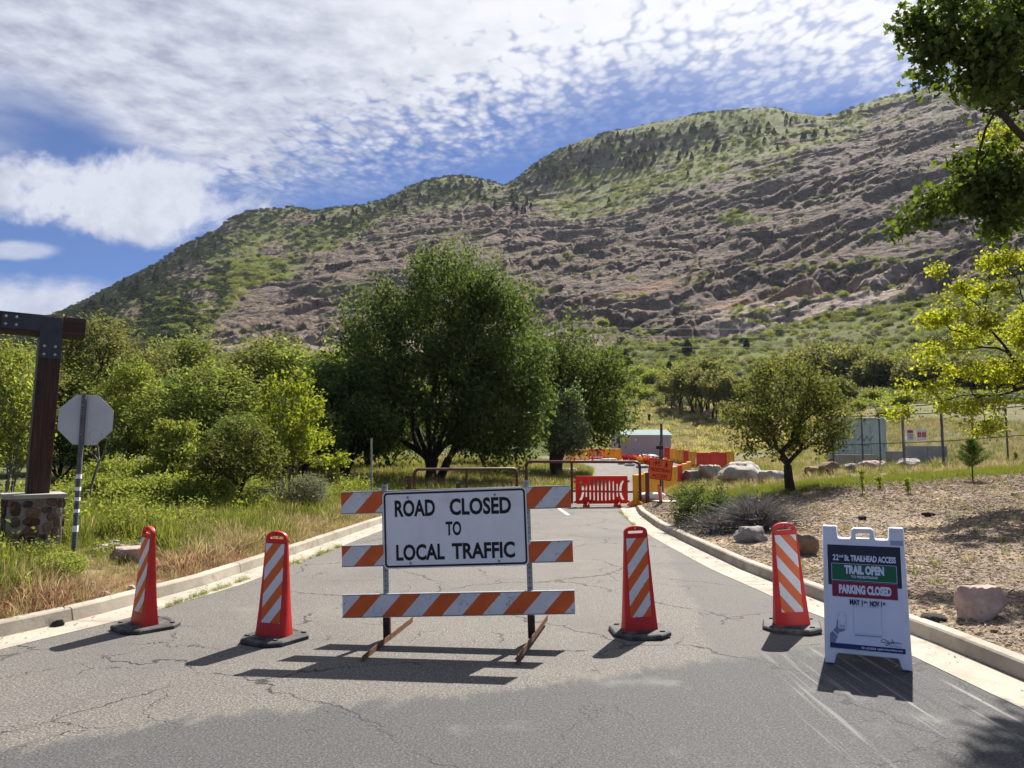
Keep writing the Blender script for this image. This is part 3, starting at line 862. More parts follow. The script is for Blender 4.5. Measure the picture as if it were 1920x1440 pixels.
def mlook(x, y, arr):
    r_ = np.hypot(x, y); a_ = np.arctan2(x, y)
    fi = np.interp(r_, mr, np.arange(MR)); fj = np.interp(a_, az_c, np.arange(MC))
    i0 = np.clip(fi.astype(int), 0, MR - 2); j0 = np.clip(fj.astype(int), 0, MC - 2)
    u = fi - i0; v = fj - j0
    return (arr[i0, j0] * (1 - u) * (1 - v) + arr[i0 + 1, j0] * u * (1 - v) + arr[i0, j0 + 1] * (1 - u) * v + arr[i0 + 1, j0 + 1] * u * v)
def H(x, y):
    """height of the ground at a place"""
    x = np.atleast_1d(np.asarray(x, float)); y = np.atleast_1d(np.asarray(y, float))
    n_ = near(x, y)
    far = (np.hypot(x, y) > 78)
    if far.any():
        n_ = np.where(far, mlook(x, y, ZM), n_)
    return n_
def h1(x, y): return float(H(x, y)[0])
def gp(px, py, rmax=1100):
    """where the line of sight through a photo pixel meets the ground"""
    a, te_ = px_el(px, py)
    rr = np.geomspace(2.5, rmax, 1500)
    x = rr * math.sin(a); y = rr * math.cos(a)
    dlt = EYE + rr * float(te_) - H(x, y)
    s = np.where(dlt <= 0)[0]
    i = s[0] if len(s) else len(rr) - 1
    i = max(i, 1)
    t = dlt[i - 1] / (dlt[i - 1] - dlt[i] + 1e-9) if len(s) else 1
    x = x[i - 1] + (x[i] - x[i - 1]) * t; y = y[i - 1] + (y[i] - y[i - 1]) * t
    return Vector((x, y, h1(x, y)))
def at(px, d):
    """point on the ground at depth d (metres along +Y) in the direction of photo column px (taken at the horizon)"""
    x = (px - 960) / FPX * d
    return Vector((x, d, h1(x, d)))

# near ground: one sheet whose columns follow the kerbs
ys = np.concatenate([np.arange(-24, 2, 1.0), np.arange(2, 30, .22), np.arange(30, 80.1, .6)])
offs = np.concatenate([[0, .12, .25, .45, .7], np.geomspace(1.0, 75, 110)])
L_ = kl(ys)[:, None] - .155 - offs[::-1][None, :]
Rr = kr(ys)[:, None] + .155 + offs[None, :]
inn = np.linspace(.02, .98, 10)
inner = (kl(ys) - .05)[:, None] * (1 - inn) + (kr(ys) + .05)[:, None] * inn
GX = np.concatenate([L_, inner, Rr], 1); GY = np.repeat(ys[:, None], GX.shape[1], 1)
GZ = near(GX, GY)
no = len(offs)
GZ[:, no:no + 10] = rise(GY[:, no:no + 10]) - .06
GZ[:, no - 1] = rise(ys) + .10 * (1 - .75 * sst(ys, 23, 27)) ; GZ[:, no + 10] = rise(ys) + .10 * (1 - .75 * sst(ys, 23, 27))
ii = np.arange(GX.size).reshape(GX.shape)
fq = np.stack([ii[:-1, :-1], ii[:-1, 1:], ii[1:, 1:], ii[1:, :-1]], -1).reshape(-1, 4)
me = mesh('ground', np.stack([GX, GY, GZ], -1).reshape(-1, 3), fq, smooth=True)
dlg = kl(GY) - GX; drg = GX - kr(GY)
pn = fbm(np.stack([GX * .4, GY * .4, 0 * GX], -1), 3)
mulch = sst(drg, -.5, .2) * (1 - sst(GY + 2 * pn, 27, 33))
green = np.where(dlg > 0, sst(dlg + .9 * pn, 1.0, 3.2), 0) + np.where(drg > 0, np.exp(-((GY - 25.5 - .18 * (GX - 9) + 1.4 * pn) / 2.0) ** 2) * sst(GX, 6, 9) * .9 + sst(GY, 28, 34) * .7, 0)
dryg = np.where(dlg > 0, 1 - sst(dlg + 1.0 * pn, 1.6, 3.6) * .6, 0) + np.where(drg > 0, sst(GY, 27, 36) * .6, 0)
for nm, ar in (('mulch', mulch), ('green', green), ('dry', dryg)):
    a = me.attributes.new(nm, 'FLOAT', 'POINT'); a.data.foreach_set('value', np.clip(ar, 0, 1).astype(np.float32).ravel())
tag(obj('ground', me, MAT_GROUND), 'ground of bark mulch on the right and weedy bank on the left', 'ground', kind='structure')

# road: the newer apron in front ends along a ragged line, given here as y over x
def ground_xy(px, py):
    a, te_ = px_el(px, py); d = -EYE / float(te_)
    return d * math.sin(a), d * math.cos(a)
EDGE = [(-500, 1500), (-150, 1425), (0, 1400), (130, 1378), (250, 1372), (330, 1350), (420, 1330), (520, 1330), (610, 1322), (720, 1312), (800, 1302), (900, 1298), (980, 1285), (1060, 1277), (1150, 1270), (1215, 1252), (1260, 1243), (1330, 1232), (1400, 1226), (1460, 1222), (1520, 1216), (1590, 1200), (1650, 1190)]
def newer_mask(g, p):
    E = sorted(ground_xy(*q) for q in EDGE)
    x0, x1 = -4.5, 4.2
    xs = np.linspace(x0, x1, 20); ye = np.interp(xs, [q[0] for q in E], [q[1] for q in E])
    x, y, _ = g.sep(p)
    t = g.math('DIVIDE', g.math('SUBTRACT', x, x0), x1 - x0, clamp=True)
    yv = g.math('MULTIPLY', g.ramp(t, [(float((a - x0) / (x1 - x0)), float(v / 10)) for a, v in zip(xs, ye)]), 10.0)
    finger = g.noise(3.0, 5, 0.62, g.map(p, rot=(0, 0, 0.5), scale=(2.2, .7, 1)))
    coarse = g.noise(0.9, 3, 0.5, p)
    d = g.math('SUBTRACT', yv, y)
    d = g.math('ADD', d, g.math('ADD', g.math('MULTIPLY', g.math('SUBTRACT', finger, 0.5), 0.75), g.math('MULTIPLY', g.math('SUBTRACT', coarse, 0.5), 0.35)))
    d = g.math('ADD', d, g.math('MULTIPLY', g.math('SUBTRACT', g.noise(40, 3, 0.7, p), 0.5), 0.22))
    return g.step(d, -0.06, 0.16, 0.0, 0.92)
MAT_ROAD = mat('asphalt_road', lambda g, b: m_asphalt(g, b, newer_mask), rough=.85, spec=.25)
GUT = .46
ry = np.concatenate([np.arange(-24, 2, 1.), np.arange(2, 26, .3), np.arange(26, 79.5, .8)])
tt = np.linspace(0, 1, 14)
lx = kl(ry) + np.where(ry < KEND, GUT, 0); rx = kr(ry) - np.where(ry < KEND, GUT, 0)
RX = lx[:, None] * (1 - tt) + rx[:, None] * tt
RY = np.repeat(ry[:, None], len(tt), 1)
RZ = rise(RY) + .0
ii = np.arange(RX.size).reshape(RX.shape)
fq = np.stack([ii[:-1, :-1], ii[:-1, 1:], ii[1:, 1:], ii[1:, :-1]], -1).reshape(-1, 4)
tag(obj('road', mesh('road', np.stack([RX, RY, RZ], -1).reshape(-1, 3), fq, True), MAT_ROAD), 'cracked sun-bleached asphalt road leading to the closed gate', 'road', kind='structure')

# pale scars at the edge of the newer apron (its outline is part of the road material)
rs = np.random.RandomState(5)
def ground_px(px, py): 
    a, te_ = px_el(px, py); d = -EYE / float(te_)
    return np.array([d * math.sin(a), d * math.cos(a)])
edge_px = [(-500, 1500), (-150, 1425), (0, 1400), (130, 1378), (250, 1372), (330, 1350), (420, 1330), (520, 1330), (610, 1322), (720, 1312), (800, 1302), (900, 1298), (980, 1285), (1060, 1277), (1150, 1270), (1215, 1252), (1260, 1243), (1330, 1232), (1400, 1226), (1460, 1222), (1520, 1216), (1590, 1200), (1650, 1190)]
E = np.array([ground_px(*p) for p in edge_px])
def kerb_part(name, parent, fx, y0, y1, side, kind, mt):
    """a length of kerb or gutter between y0 and y1; side -1 left, +1 right"""
    n_ = max(2, int((y1 - y0) / .35) + 1)
    loops = []
    for yy in np.linspace(y0, y1, n_):
        x = float(fx(np.array(yy))); zr_ = float(rise(np.array(yy)))
        drop = .15 * (1 - .85 * float(sst(yy, KEND - 1.3, KEND)) if side > 0 else 1 - .85 * float(sst(yy, KEND - 1.3, KEND)))
        if kind == 'kerb':
            sec = [(0, -.1), (0, .012), (.02, drop - .02), (.036, drop - .004), (.06, drop), (.15, drop), (.17, drop - .02), (.17, -.1)]
        else:
            sec = [(-GUT, -.06), (-GUT, .005), (-.02, .008), (-.004, .008), (-.004, -.06)]
        loops.append([(x + side * s[0], yy, zr_ + s[1]) for s in sec])
    mb = MB(); mb.loft(loops)
    return obj(name, mb.mesh(name, smooth=False), mt, parent)
for side, fx, nm in ((-1, kl, 'left'), (1, kr, 'right')):
    kb = tag(thing('kerb', None, None), 'pale concrete kerb along the %s edge of the road' % ('weedy left' if side < 0 else 'mulched right'), 'kerb', kind='structure')
    gt = tag(thing('gutter', None, None), 'pale concrete gutter pan beside the %s kerb' % nm, 'gutter', kind='structure')
    joints = [-12, -8, -4, -1, 1.6, 3.9, 5.6] + ([8.35, 11.6, 14.9, 18.0, 21.3, KEND] if side < 0 else [8.1, 10.6, 13.2, 15.5, 17.8, 20.0, 22.4, KEND])
    for a_, b_ in zip(joints[:-1], joints[1:]):
        kerb_part('kerb_segment', kb, fx, a_ + .008, b_ - .008, side, 'kerb', MAT_KERB)
        kerb_part('gutter_slab', gt, fx, a_ + .005, b_ - .005, side, 'gutter', MAT_GUTTER)
# white paint dash near the gate
a_, b_ = ground_px(1044, 951), ground_px(1066, 966)
dv_ = (b_ - a_) / np.linalg.norm(b_ - a_); nv = np.array([-dv_[1], dv_[0]]) * .05
me = mesh('road_marking', [(*(a_ - nv), .006), (*(b_ - nv), .006), (*(b_ + nv), .006), (*(a_ + nv), .006)], [[0, 1, 2, 3]])
if me.polygons[0].normal.z < 0: me.polygons[0].flip()
tag(obj('road_marking', me, worn('road_paint', (0.62, 0.60, 0.56), .2, 12, rough=.8)), 'short white paint dash on the road before the red barrier', 'marking', kind='structure')

# ------------------------------------------------------------------ barricade with the road sign
def barricade():
    t = thing('barricade', 'striped three-rail barricade carrying the large white road closed sign', 'barricade', (-.505, 7.5, 0), (0, R(-1.9), R(-4.5)))
    W = 2.23
    rails = ((.352, .205, .387, .144), (.825, .19, .387, .85), (1.335, .20, .387, .785))
    for i, (zc, hh, per, ph) in enumerate(rails):
        mb = MB(); mb.box((0, 0, 0), (W, .022, hh))
        rl = obj('rail', mb.mesh('rail', .004), stripes('rail_stripes_%d' % i, per, ph, .93), t, (0, -.028, zc))
        for sg in (-1, 1):
            edge = MB(); edge.box((0, -.001, sg * (hh / 2 + .004)), (W + .004, .028, .007)); obj('rail_edge', edge.mesh('rail_edge'), GALV, rl)
    for s in (-1, 1):
        x = s * .695
        mb = MB()
        mb.box((x, 0, .84), (.052, .004, 1.32)); mb.box((x - .025, .016, .84), (.004, .03, 1.32)); mb.box((x + .025, .016, .84), (.004, .03, 1.32))
        up = obj('upright', mb.mesh('upright'), GALV, t)
        hb = MB()
        for k in range(27):
            hb.box((x, -.0028, .25 + k * .047), (.011, .002, .011))
        obj('punch_hole', hb.mesh('punch_hole'), BLACKP, up)['kind'] = 'stuff'
        mb = MB(); mb.box((x, .012, .125), (.068, .05, .215))
        obj('post_sleeve', mb.mesh('post_sleeve', .003), RUST_DARK, t)
        ang = (-.15 if s < 0 else -.20)
        mb = MB()
        L2 = .78
        mb.box((0, 0, .036), (.006, 2 * L2, .055)); mb.box((-.022, 0, .0105), (.04, 2 * L2, .006))
        ft = obj('foot', mb.mesh('foot', .001), RUST, t, (x + .03, .0, .012), (0, R(1.9) * 1.0, ang + R(4.5)))
    # sign board
    sw, sh = 1.395, .735
    sb = obj('sign_board', plate('sign_board', [rrect(-sw / 2, -sh / 2, sw / 2, sh / 2, .045, 6)], .006, .001), WHITE_SIGN, t, (-.003, -.048, 1.068), (0, R(-.3), 0))
    obj('sign_border', plate('sign_border', [rrect(-sw / 2 + .012, -sh / 2 + .012, sw / 2 - .012, sh / 2 - .012, .036, 6), rrect(-sw / 2 + .030, -sh / 2 + .030, sw / 2 - .030, sh / 2 - .030, .022, 6)], .0012), BLACKP, sb, (0, -.0042, 0))
    for s, x0, x1, z0, z1 in (('ROAD', .085, .367, .115, .335), ('CLOSED', .468, .893, .115, .335), ('TO', .437, .545, .41, .595), ('LOCAL', .088, .425, .69, .90), ('TRAFFIC', .475, .908, .69, .90)):
        obj('lettering', text_mesh('lettering', s, (x1 - x0) * sw, (z1 - z0) * sh, .032), BLACKP, sb, ((x0 + x1) / 2 * sw - sw / 2, -.0042, sh / 2 - (z0 + z1) / 2 * sh))
    for x, z in ((.177, .085), (.783, .085), (.187, .935), (.797, .935)):
        mb = MB(); mb.tube([(0, .002, 0), (0, -.006, 0), (0, -.009, 0)], [.012, .012, .006], 8)
        obj('bolt', mb.mesh('bolt'), BOLT, sb, (x * sw - sw / 2, -.003, sh / 2 - z * sh))
    return t
barricade()

# ------------------------------------------------------------------ channelizing panels
def arch(w, z0, z1, n=10):
    """outline: straight sides from z0, rounded shoulder to z1"""
    pts = [(-w, z0), (w, z0)]
    for k in range(n + 1):
        a = math.pi * k / n
        pts.append((w * math.cos(a) * (1 if True else 1), z1 - .075 + .075 * math.sin(a) ** .8))
    return pts
def panel_thing(label, loc, rot, stripe, base_rot=0.0, dusty=0.0):
    t = thing('channelizer_panel', label, 'traffic delineator', loc, rot, 'traffic panels beside the barricade')
    prof = [(.045, .162, .080), (.075, .160, .078), (.13, .156, .070), (.30, .147, .055), (.50, .137, .044), (.70, .127, .035), (.86, .118, .028), (.905, .115, .025)]
    loops = []
    for z, hw, hd in prof:
        r_ = min(.018, hd * .6)
        loops.append([(p[0], p[1], z) for p in rrect(-hw, -hd, hw, hd, r_, 2)])
    mb = MB(); mb.loft(loops)
    obj('body', mb.mesh('body', smooth=True), PL_RED, t)
    slot = rrect(-.078, .937, .078, .962, .012, 3)
    hole = rrect(-.007, .975, .007, .994, .006, 3)
    obj('grip', plate('grip', [arch(.114, .9, 1.01), slot, hole], .046, .006), PL_RED, t)
    # sheeting follows the sloping front
    zs = [.17, .30, .50, .70, .86, .895]
    hd_ = np.interp(zs, [p[0] for p in prof], [p[2] for p in prof])
    v = []; f = []
    for z, d_ in zip(zs, hd_):
        v += [(-.100, -d_ - .0035, z), (.100, -d_ - .0035, z)]
    for i in range(len(zs) - 1):
        f.append([2 * i, 2 * i + 1, 2 * i + 3, 2 * i + 2])
    obj('reflective_sheet', mesh('reflective_sheet', v, f), stripe, t)
    bt = thing('tmp', None, None)
    bpy.data.objects.remove(bt)
    oc = [(-.265, -.12), (-.15, -.27), (.15, -.27), (.265, -.15), (.265, .18), (.15, .30), (-.15, .30), (-.265, .18)]
    mb = MB(); mb.loft([[(x, y, .006) for x, y in oc], [(x, y, .036) for x, y in oc], [(x * .94, y * .94, .05) for x, y in oc]])
    bs = obj('base', mb.mesh('base', .004), RUBBER, t, None, base_rot)
    for x, y, sx, sy in ((-.18, -.16, .045, .03), (.18, -.16, .045, .03), (-.18, .20, .045, .03), (.18, .20, .045, .03)):
        mb = MB(); mb.box((x, y, .055), (sx, sy, .014)); obj('lug', mb.mesh('lug', .004), RUBBER, bs)
    for yy in (-.19, .225):
        mb = MB(); mb.box((0, yy, .0505), (.16, .028, .003)); obj('grip_slot', mb.mesh('grip_slot'), BLACKP, bs)
    return t
PS = 1.02
panel_thing('striped red panel standing alone nearest the weedy bank, turned edge-on', (-3.76, 8.05, 0), (0, R(1.0), R(-42)), stripes('panel_stripes_a', .195, .15, .78, .5), R(0)).scale = (PS, PS, PS)
panel_thing('striped red panel just left of the barricade, stripes rising to the right', (-2.28, 7.55, 0), (0, R(.5), R(-17)), stripes('panel_stripes_b', .195, .22, .78, .5), R(-12)).scale = (PS, PS, PS)
panel_thing('striped red panel just right of the barricade on a dusty pale base', (1.265, 7.80, 0), (0, R(-1.8), R(7)), stripes('panel_stripes_c', .195, .10, .78, .9), R(-4)).scale = (1.05, 1.05, 1.05)
panel_thing('striped red panel beside the folding trail sign, stripes falling to the right', (2.85, 8.02, 0), (0, R(-2.8), R(-4)), stripes('panel_stripes_d', .195, .18, -.78, .7), R(-14)).scale = (1.06, 1.06, 1.06)

# ------------------------------------------------------------------ folding trail sign
def a_frame():
    P0 = Vector((2.66, 6.76)); P1 = Vector((3.30, 6.48))
    mid = (P0 + P1) / 2; yaw = math.atan2(P1.y - P0.y, P1.x - P0.x)
    t = thing('sandwich_board', 'white folding sandwich board with trail open and parking closed poster', 'sandwich board', (mid.x, mid.y, .006), yaw)
    W = .665; Hh = 1.15
    n2 = Vector((-math.sin(yaw), math.cos(yaw)))
    lean = R(11)
    def shell(name, yoff, ang, parent):
        out = [(-W/2, 0), (-W/2 + .075, 0), (-W/2 + .095, .075), (-W/2 + .11, .085), (W/2 - .11, .085), (W/2 - .095, .075), (W/2 - .075, 0), (W/2, 0), (W/2 - .01, Hh), (W/2 - .125, Hh), (W/2 - .13, Hh - .095), (W/2 - .14, Hh - .105),
               (.105, Hh - .105), (.095, Hh - .095), (.09, Hh - .03), (.07, Hh - .01), (-.07, Hh - .01), (-.09, Hh - .03), (-.095, Hh - .095), (-.105, Hh - .105), (-W/2 + .14, Hh - .105), (-W/2 + .13, Hh - .095), (-W/2 + .125, Hh), (-W/2 + .01, Hh)]
        hole = rrect(-.062, Hh - .105, .062, Hh - .04, .012, 3)
        return obj(name, plate(name, [out, hole], .042, .006), WHITE_PL, parent, (0, yoff, 0), (ang, 0, 0))
    fr = shell('front_panel', 0, -lean, t)
    shell('back_panel', .50, lean, t)
    for s in (-1, 1):
        mb = MB(); mb.box((s * (W / 2 - .065), .25, Hh * .975), (.10, .05, .03)); obj('hinge', mb.mesh('hinge', .004), WHITE_PL, t)
    for s in (-1, 1):
        mb = MB(); mb.box((s * (W / 2 - .03), .25, .62), (.012, .27, .02)); obj('brace', mb.mesh('brace'), WHITE_PL, t)
    # poster on the front
    pw, ph, z0 = .575, .865, .125
    y = -.0235
    def col(name, c): return worn(name, c, .05, 3, 0.0, rough=.4, spec=.4)
    NAVY = col('poster_navy', (.012, .022, .115)); DARK = col('poster_dark', (.022, .020, .032)); GRN = col('poster_green', (.010, .115, .045)); CRM = col('poster_crimson', (.23, .008, .026))
    WH = col('poster_white', (.70, .73, .84)); PALE = col('poster_grey', (.20, .23, .33)); INK = col('poster_ink', (.014, .014, .045)); MID = col('poster_midgrey', (.32, .35, .47))
    po = obj('poster', plate('poster', [rrect(-pw/2, z0, pw/2, z0 + ph, .004, 1)], .003), WH, fr, (0, y, 0))
    def pos(u, v): return (u * pw - pw / 2, z0 + ph - v * ph)
    def rect(name, u0, v0, u1, v1, m, k=1, border=None):
        a, b = pos(u0, v1), pos(u1, v0)
        if border is not None:
            obj('band_outline', plate('band_outline', [rrect(a[0] - .003, a[1] - .003, b[0] + .003, b[1] + .003, .004, 2)], .0008), border, fr, (0, y - .0016 - .0008 * k + .0005, 0))
        return obj(name, plate(name, [rrect(a[0], a[1], b[0], b[1], .003, 2)], .0008), m, fr, (0, y - .0016 - .0008 * k, 0))
    rect('poster_band', 0.0, 0.0, 1, .395, DARK)
    rect('poster_band', .055, .185, .935, .345, GRN, 2, WH)
    rect('poster_band', .055, .360, .935, .505, CRM, 2, PALE)
    rect('poster_band', 0, .952, 1, 1.0, NAVY)
    def txt(s, u, v, wu, hv, m, bold=.012, k=4):
        bold = bold + .015
        a = pos(u, v)
        obj('lettering', text_mesh('lettering', s, wu * pw, hv * ph if hv else None, bold), m, fr, (a[0], y - .0016 - .0008 * k, a[1]))
    txt('22', .115, .125, .085, .060, WH); txt('nd', .19, .110, .055, .030, WH); txt('St. TRAILHEAD ACCESS', .585, .127, .70, .062, WH, .03)
    txt('TRAIL OPEN', .50, .240, .54, .088, WH, .045); txt('TO PEDESTRIANS', .50, .308, .36, .024, WH, .01)
    txt('PARKING CLOSED', .50, .432, .71, .088, WH, .045)
    txt('MAY 1', .375, .552, .175, .054, INK, .03); txt('st-', .505, .545, .055, .026, INK); txt('NOV 1', .64, .556, .16, .054, INK, .03); txt('st', .75, .547, .035, .028, INK)
    txt('ogdencityonline.com/trailhead-closed', .52, .862, .36, .012, INK, .0)
    txt('801.629.8365', .52, .9765, .19, .020, WH, .01); txt('ogdencityonline.com', .80, .9765, .33, .022, WH, .01)
    txt('\u2022', .635, .976, .012, .008, WH)
    txt('Still Untamed', .875, .935, .15, .013, MID, .0)
    # pale blank square that framed the code
    a, b = pos(.33, .845), pos(.71, .59)
    obj('blank_frame', plate('blank_frame', [rrect(a[0], a[1], b[0], b[1], .002, 1), rrect(a[0] + .002, a[1] + .002, b[0] - .002, b[1] - .002, .002, 1)], .0006), MID, fr, (0, y - .0026, 0))
    # signature logo
    S = lambda p: pos(.685 + (p[0] - 1135) / 1530 * 1.0 + .0, .880 + (p[1] - 740 - (p[0] - 1135) * .12) / 1530 * .68 + .0)
    O = [(1215, 745), (1180, 742), (1150, 762), (1137, 790), (1160, 812), (1200, 812), (1235, 795), (1247, 770), (1230, 748), (1200, 744)]
    gg = [(1292, 788), (1270, 788), (1258, 808), (1275, 822), (1296, 800), (1304, 845), (1285, 872), (1250, 880), (1225, 862), (1240, 840), (1310, 832)]
    d_ = [(1352, 806), (1330, 815), (1322, 838), (1345, 842), (1362, 800), (1366, 748), (1360, 842)]
    e_ = [(1380, 832), (1410, 818), (1402, 802), (1384, 820), (1386, 848), (1425, 850)]
    n_ = [(1436, 818), (1438, 850), (1460, 822), (1482, 822), (1488, 848), (1545, 842)]
    obj('logo', stroke_mesh('logo', [[S(p) for p in q] for q in (O, gg, d_, e_, n_)], .0022), INK, fr, (0, y - .003, 0))
    # hand holding a phone
    def polyp(name, pts, m, k):
        obj(name, plate(name, [[pos(*p) for p in pts]], .0007), m, fr, (0, y - .0016 - .0008 * k, 0))
    polyp('hand_print', [(0, .87), (.04, .84), (.09, .80), (.10, .74), (.13, .70), (.22, .70), (.235, .80), (.20, .835), (.13, .85), (.10, .90), (.07, .952), (0, .952)], PALE, 1)
    polyp('cuff_print', [(.035, .842), (.045, .836), (.125, .885), (.12, .895)], WH, 2)
    a, b = pos(.115, .815), pos(.235, .655)
    obj('phone_print', plate('phone_print', [rrect(a[0], a[1], b[0], b[1], .010, 4)], .0007), MID, fr, (0, y - .0016 - .0016, 0))
    obj('phone_print', plate('phone_print', [rrect(a[0] + .002, a[1] + .002, b[0] - .002, b[1] - .002, .009, 4)], .0007), WH, fr, (0, y - .0016 - .0024, 0))
    for u, v, su, sv in ((.135, .685, 1, 1), (.215, .685, -1, 1), (.135, .755, 1, -1), (.215, .755, -1, -1)):
        c = pos(u, v)
        obj('bracket_print', stroke_mesh('bracket_print', [[(c[0] + .010 * su, c[1]), c, (c[0], c[1] - .010 * sv)]], .0009, 4), INK, fr, (0, y - .005, 0))
    for dz_ in (0, .016):
        txt('Scan with' if dz_ == 0 else 'your phone', .175, .782 + dz_, .075, .010, INK, .0, 5)
    obj('sticker', plate('sticker', [rrect(W/2 - .118, Hh - .145, W/2 - .02, Hh - .105, .003, 1)], .001), MID, fr, (0, -.0222, 0))
    return t
a_frame()

# ------------------------------------------------------------------ stop sign seen from behind
def stop_sign():
    p = gp(150, 1062); p = Vector((-5.98, 10.65, h1(-5.98, 10.65)))
    t = thing('stop_sign', 'grey back of an octagonal road sign on a perforated post in weeds', 'road sign', p, (0, R(1.0), R(14)))
    zc = 1.8 + (846 - 787) / FPX * 10.65 - p.z
    r_ = .345 / math.cos(math.pi / 8)
    oc = [(r_ * math.cos(math.pi / 8 + k * math.pi / 4), r_ * math.sin(math.pi / 8 + k * math.pi / 4)) for k in range(8)]
    sp = obj('sign_plate', plate('sign_plate', [oc], .004, .0008), ALU_BACK, t, (.03, .034, zc))
    obj('sign_face', plate('sign_face', [[(x * .985, z * .985) for x, z in oc]], .001), worn('sign_face_red', (.45, .02, .02), .1, rough=.4), sp, (0, .0032, 0))
    obj('sticker_ring', plate('sticker_ring', [[(.085 * math.cos(a * .35), .085 * math.sin(a * .35)) for a in range(18)], [(.078 * math.cos(a * .35), .078 * math.sin(a * .35)) for a in range(18)]], .0006), GALV, sp, (.135, -.0026, -.22))
    hh = zc + .345 + .35
    mb = MB(); w_ = .052
    for s in (-1, 1):
        mb.box((s * w_ / 2, 0, hh / 2 - .35), (.004, w_, hh))
        mb.box((0, s * w_ / 2, hh / 2 - .35), (w_ - .004, .004, hh))
    ps = obj('post', mb.mesh('post'), GALV_DARK, t)
    hb = MB()
    k = 0
    z = 0.1
    while z < zc + .36:
        hb.box((0, -w_ / 2 - .0028, z), (.013, .0016, .013)); hb.box((w_ / 2 + .0028, 0, z), (.0016, .013, .013)); z += .0254 * 1.5
    obj('punch_hole', hb.mesh('punch_hole'), BLACKP, ps)['kind'] = 'stuff'
    for z, hgt in ((.26, .085), (.50, .045), (.66, .05), (.80, .05), (.97, .06)):
        mb = MB(); mb.box((0, 0, z + .16), (w_ + .009, w_ + .009, hgt)); obj('reflective_band', mb.mesh('reflective_band'), WHITE_SIGN, ps)
    for z in (zc - .2, zc + .2):
        mb = MB(); mb.tube([(0, -.034, z), (0, -.04, z)], .011, 6); obj('bolt', mb.mesh('bolt'), BOLT, t)
stop_sign()

# ------------------------------------------------------------------ timber gateway on a stone pier
def wood_mat():
    def fn(g, b):
        v = g.coord('Object')
        kn = g.vor(1.3, 'F1', g.map(v, scale=(2.2, 2.2, 1.0)))
        wv = g.vmath('ADD', v, g.comb(g.math('MULTIPLY', g.step(kn, .35, .0), .06), 0, 0))
        gr = g.noise(7, 6, .68, g.map(wv, scale=(5, 5, .22)), dist=.12)
        c = g.ramp(gr, [(.30, (.012, .0065, .0045)), (.50, (.036, .019, .013)), (.64, (.066, .034, .022)), (.76, (.17, .10, .065))])
        c = g.mix(g.step(kn, .13, .05, 0, .8), c, (.018, .009, .006))
        g.put(b.inputs['Normal'], g.bump(gr, .7, .02))
        return c
    return mat('stained_timber', fn, rough=.6, spec=.3)
TIMBER = wood_mat()
def wood_mat_x():
    def fn(g, b):
        v = g.coord('Object')
        gr = g.noise(7, 6, .68, g.map(v, scale=(.22, 5, 5)), dist=.12)
        c = g.ramp(gr, [(.30, (.012, .0065, .0045)), (.50, (.036, .019, .013)), (.64, (.066, .034, .022)), (.76, (.17, .10, .065))])
        g.put(b.inputs['Normal'], g.bump(gr, .7, .02))
        return c
    return mat('stained_beam', fn, rough=.6, spec=.3)
TIMBER_X = wood_mat_x()
def m_stone(g, b):
    o = g.orand(); v = g.coord('Object')
    c = g.ramp(o, [(0.0, (.065, .036, .024)), (.22, (.12, .062, .038)), (.42, (.19, .115, .065)), (.58, (.055, .048, .046)), (.72, (.25, .165, .095)), (.86, (.14, .095, .065)), (1.0, (.33, .27, .20))])
    n = g.noise(9, 6, .7, v)
    c = g.mix(g.step(n, .35, .7, .0, .55), c, g.mix(.5, c, (.02, .015, .012)))
    c = g.mix(g.step(g.noise(5, 4, .6, g.vmath('ADD', v, (3, 3, 3))), .55, .7, 0, .4), c, (.30, .20, .11))
    g.put(b.inputs['Normal'], g.bump(n, .8, .02))
    return c
STONE = mat('pier_stone', m_stone, rough=.85, spec=.2)
STONES = [(165, 250, 100, 150), (270, 210, 100, 72), (375, 208, 90, 58), (490, 198, 110, 78), (574, 212, 44, 88), (322, 300, 150, 116), (312, 388, 182, 84), (312, 478, 165, 88), (450, 275, 112, 60), (554, 288, 68, 84),
          (165, 390, 96, 108), (490, 350, 76, 74), (552, 400, 70, 108), (142, 515, 108, 108), (230, 545, 60, 82), (460, 452, 86, 104), (535, 512, 76, 98), (312, 562, 82, 50), (388, 530, 50, 44), (435, 545, 50, 60), (105, 190, 40, 90)]
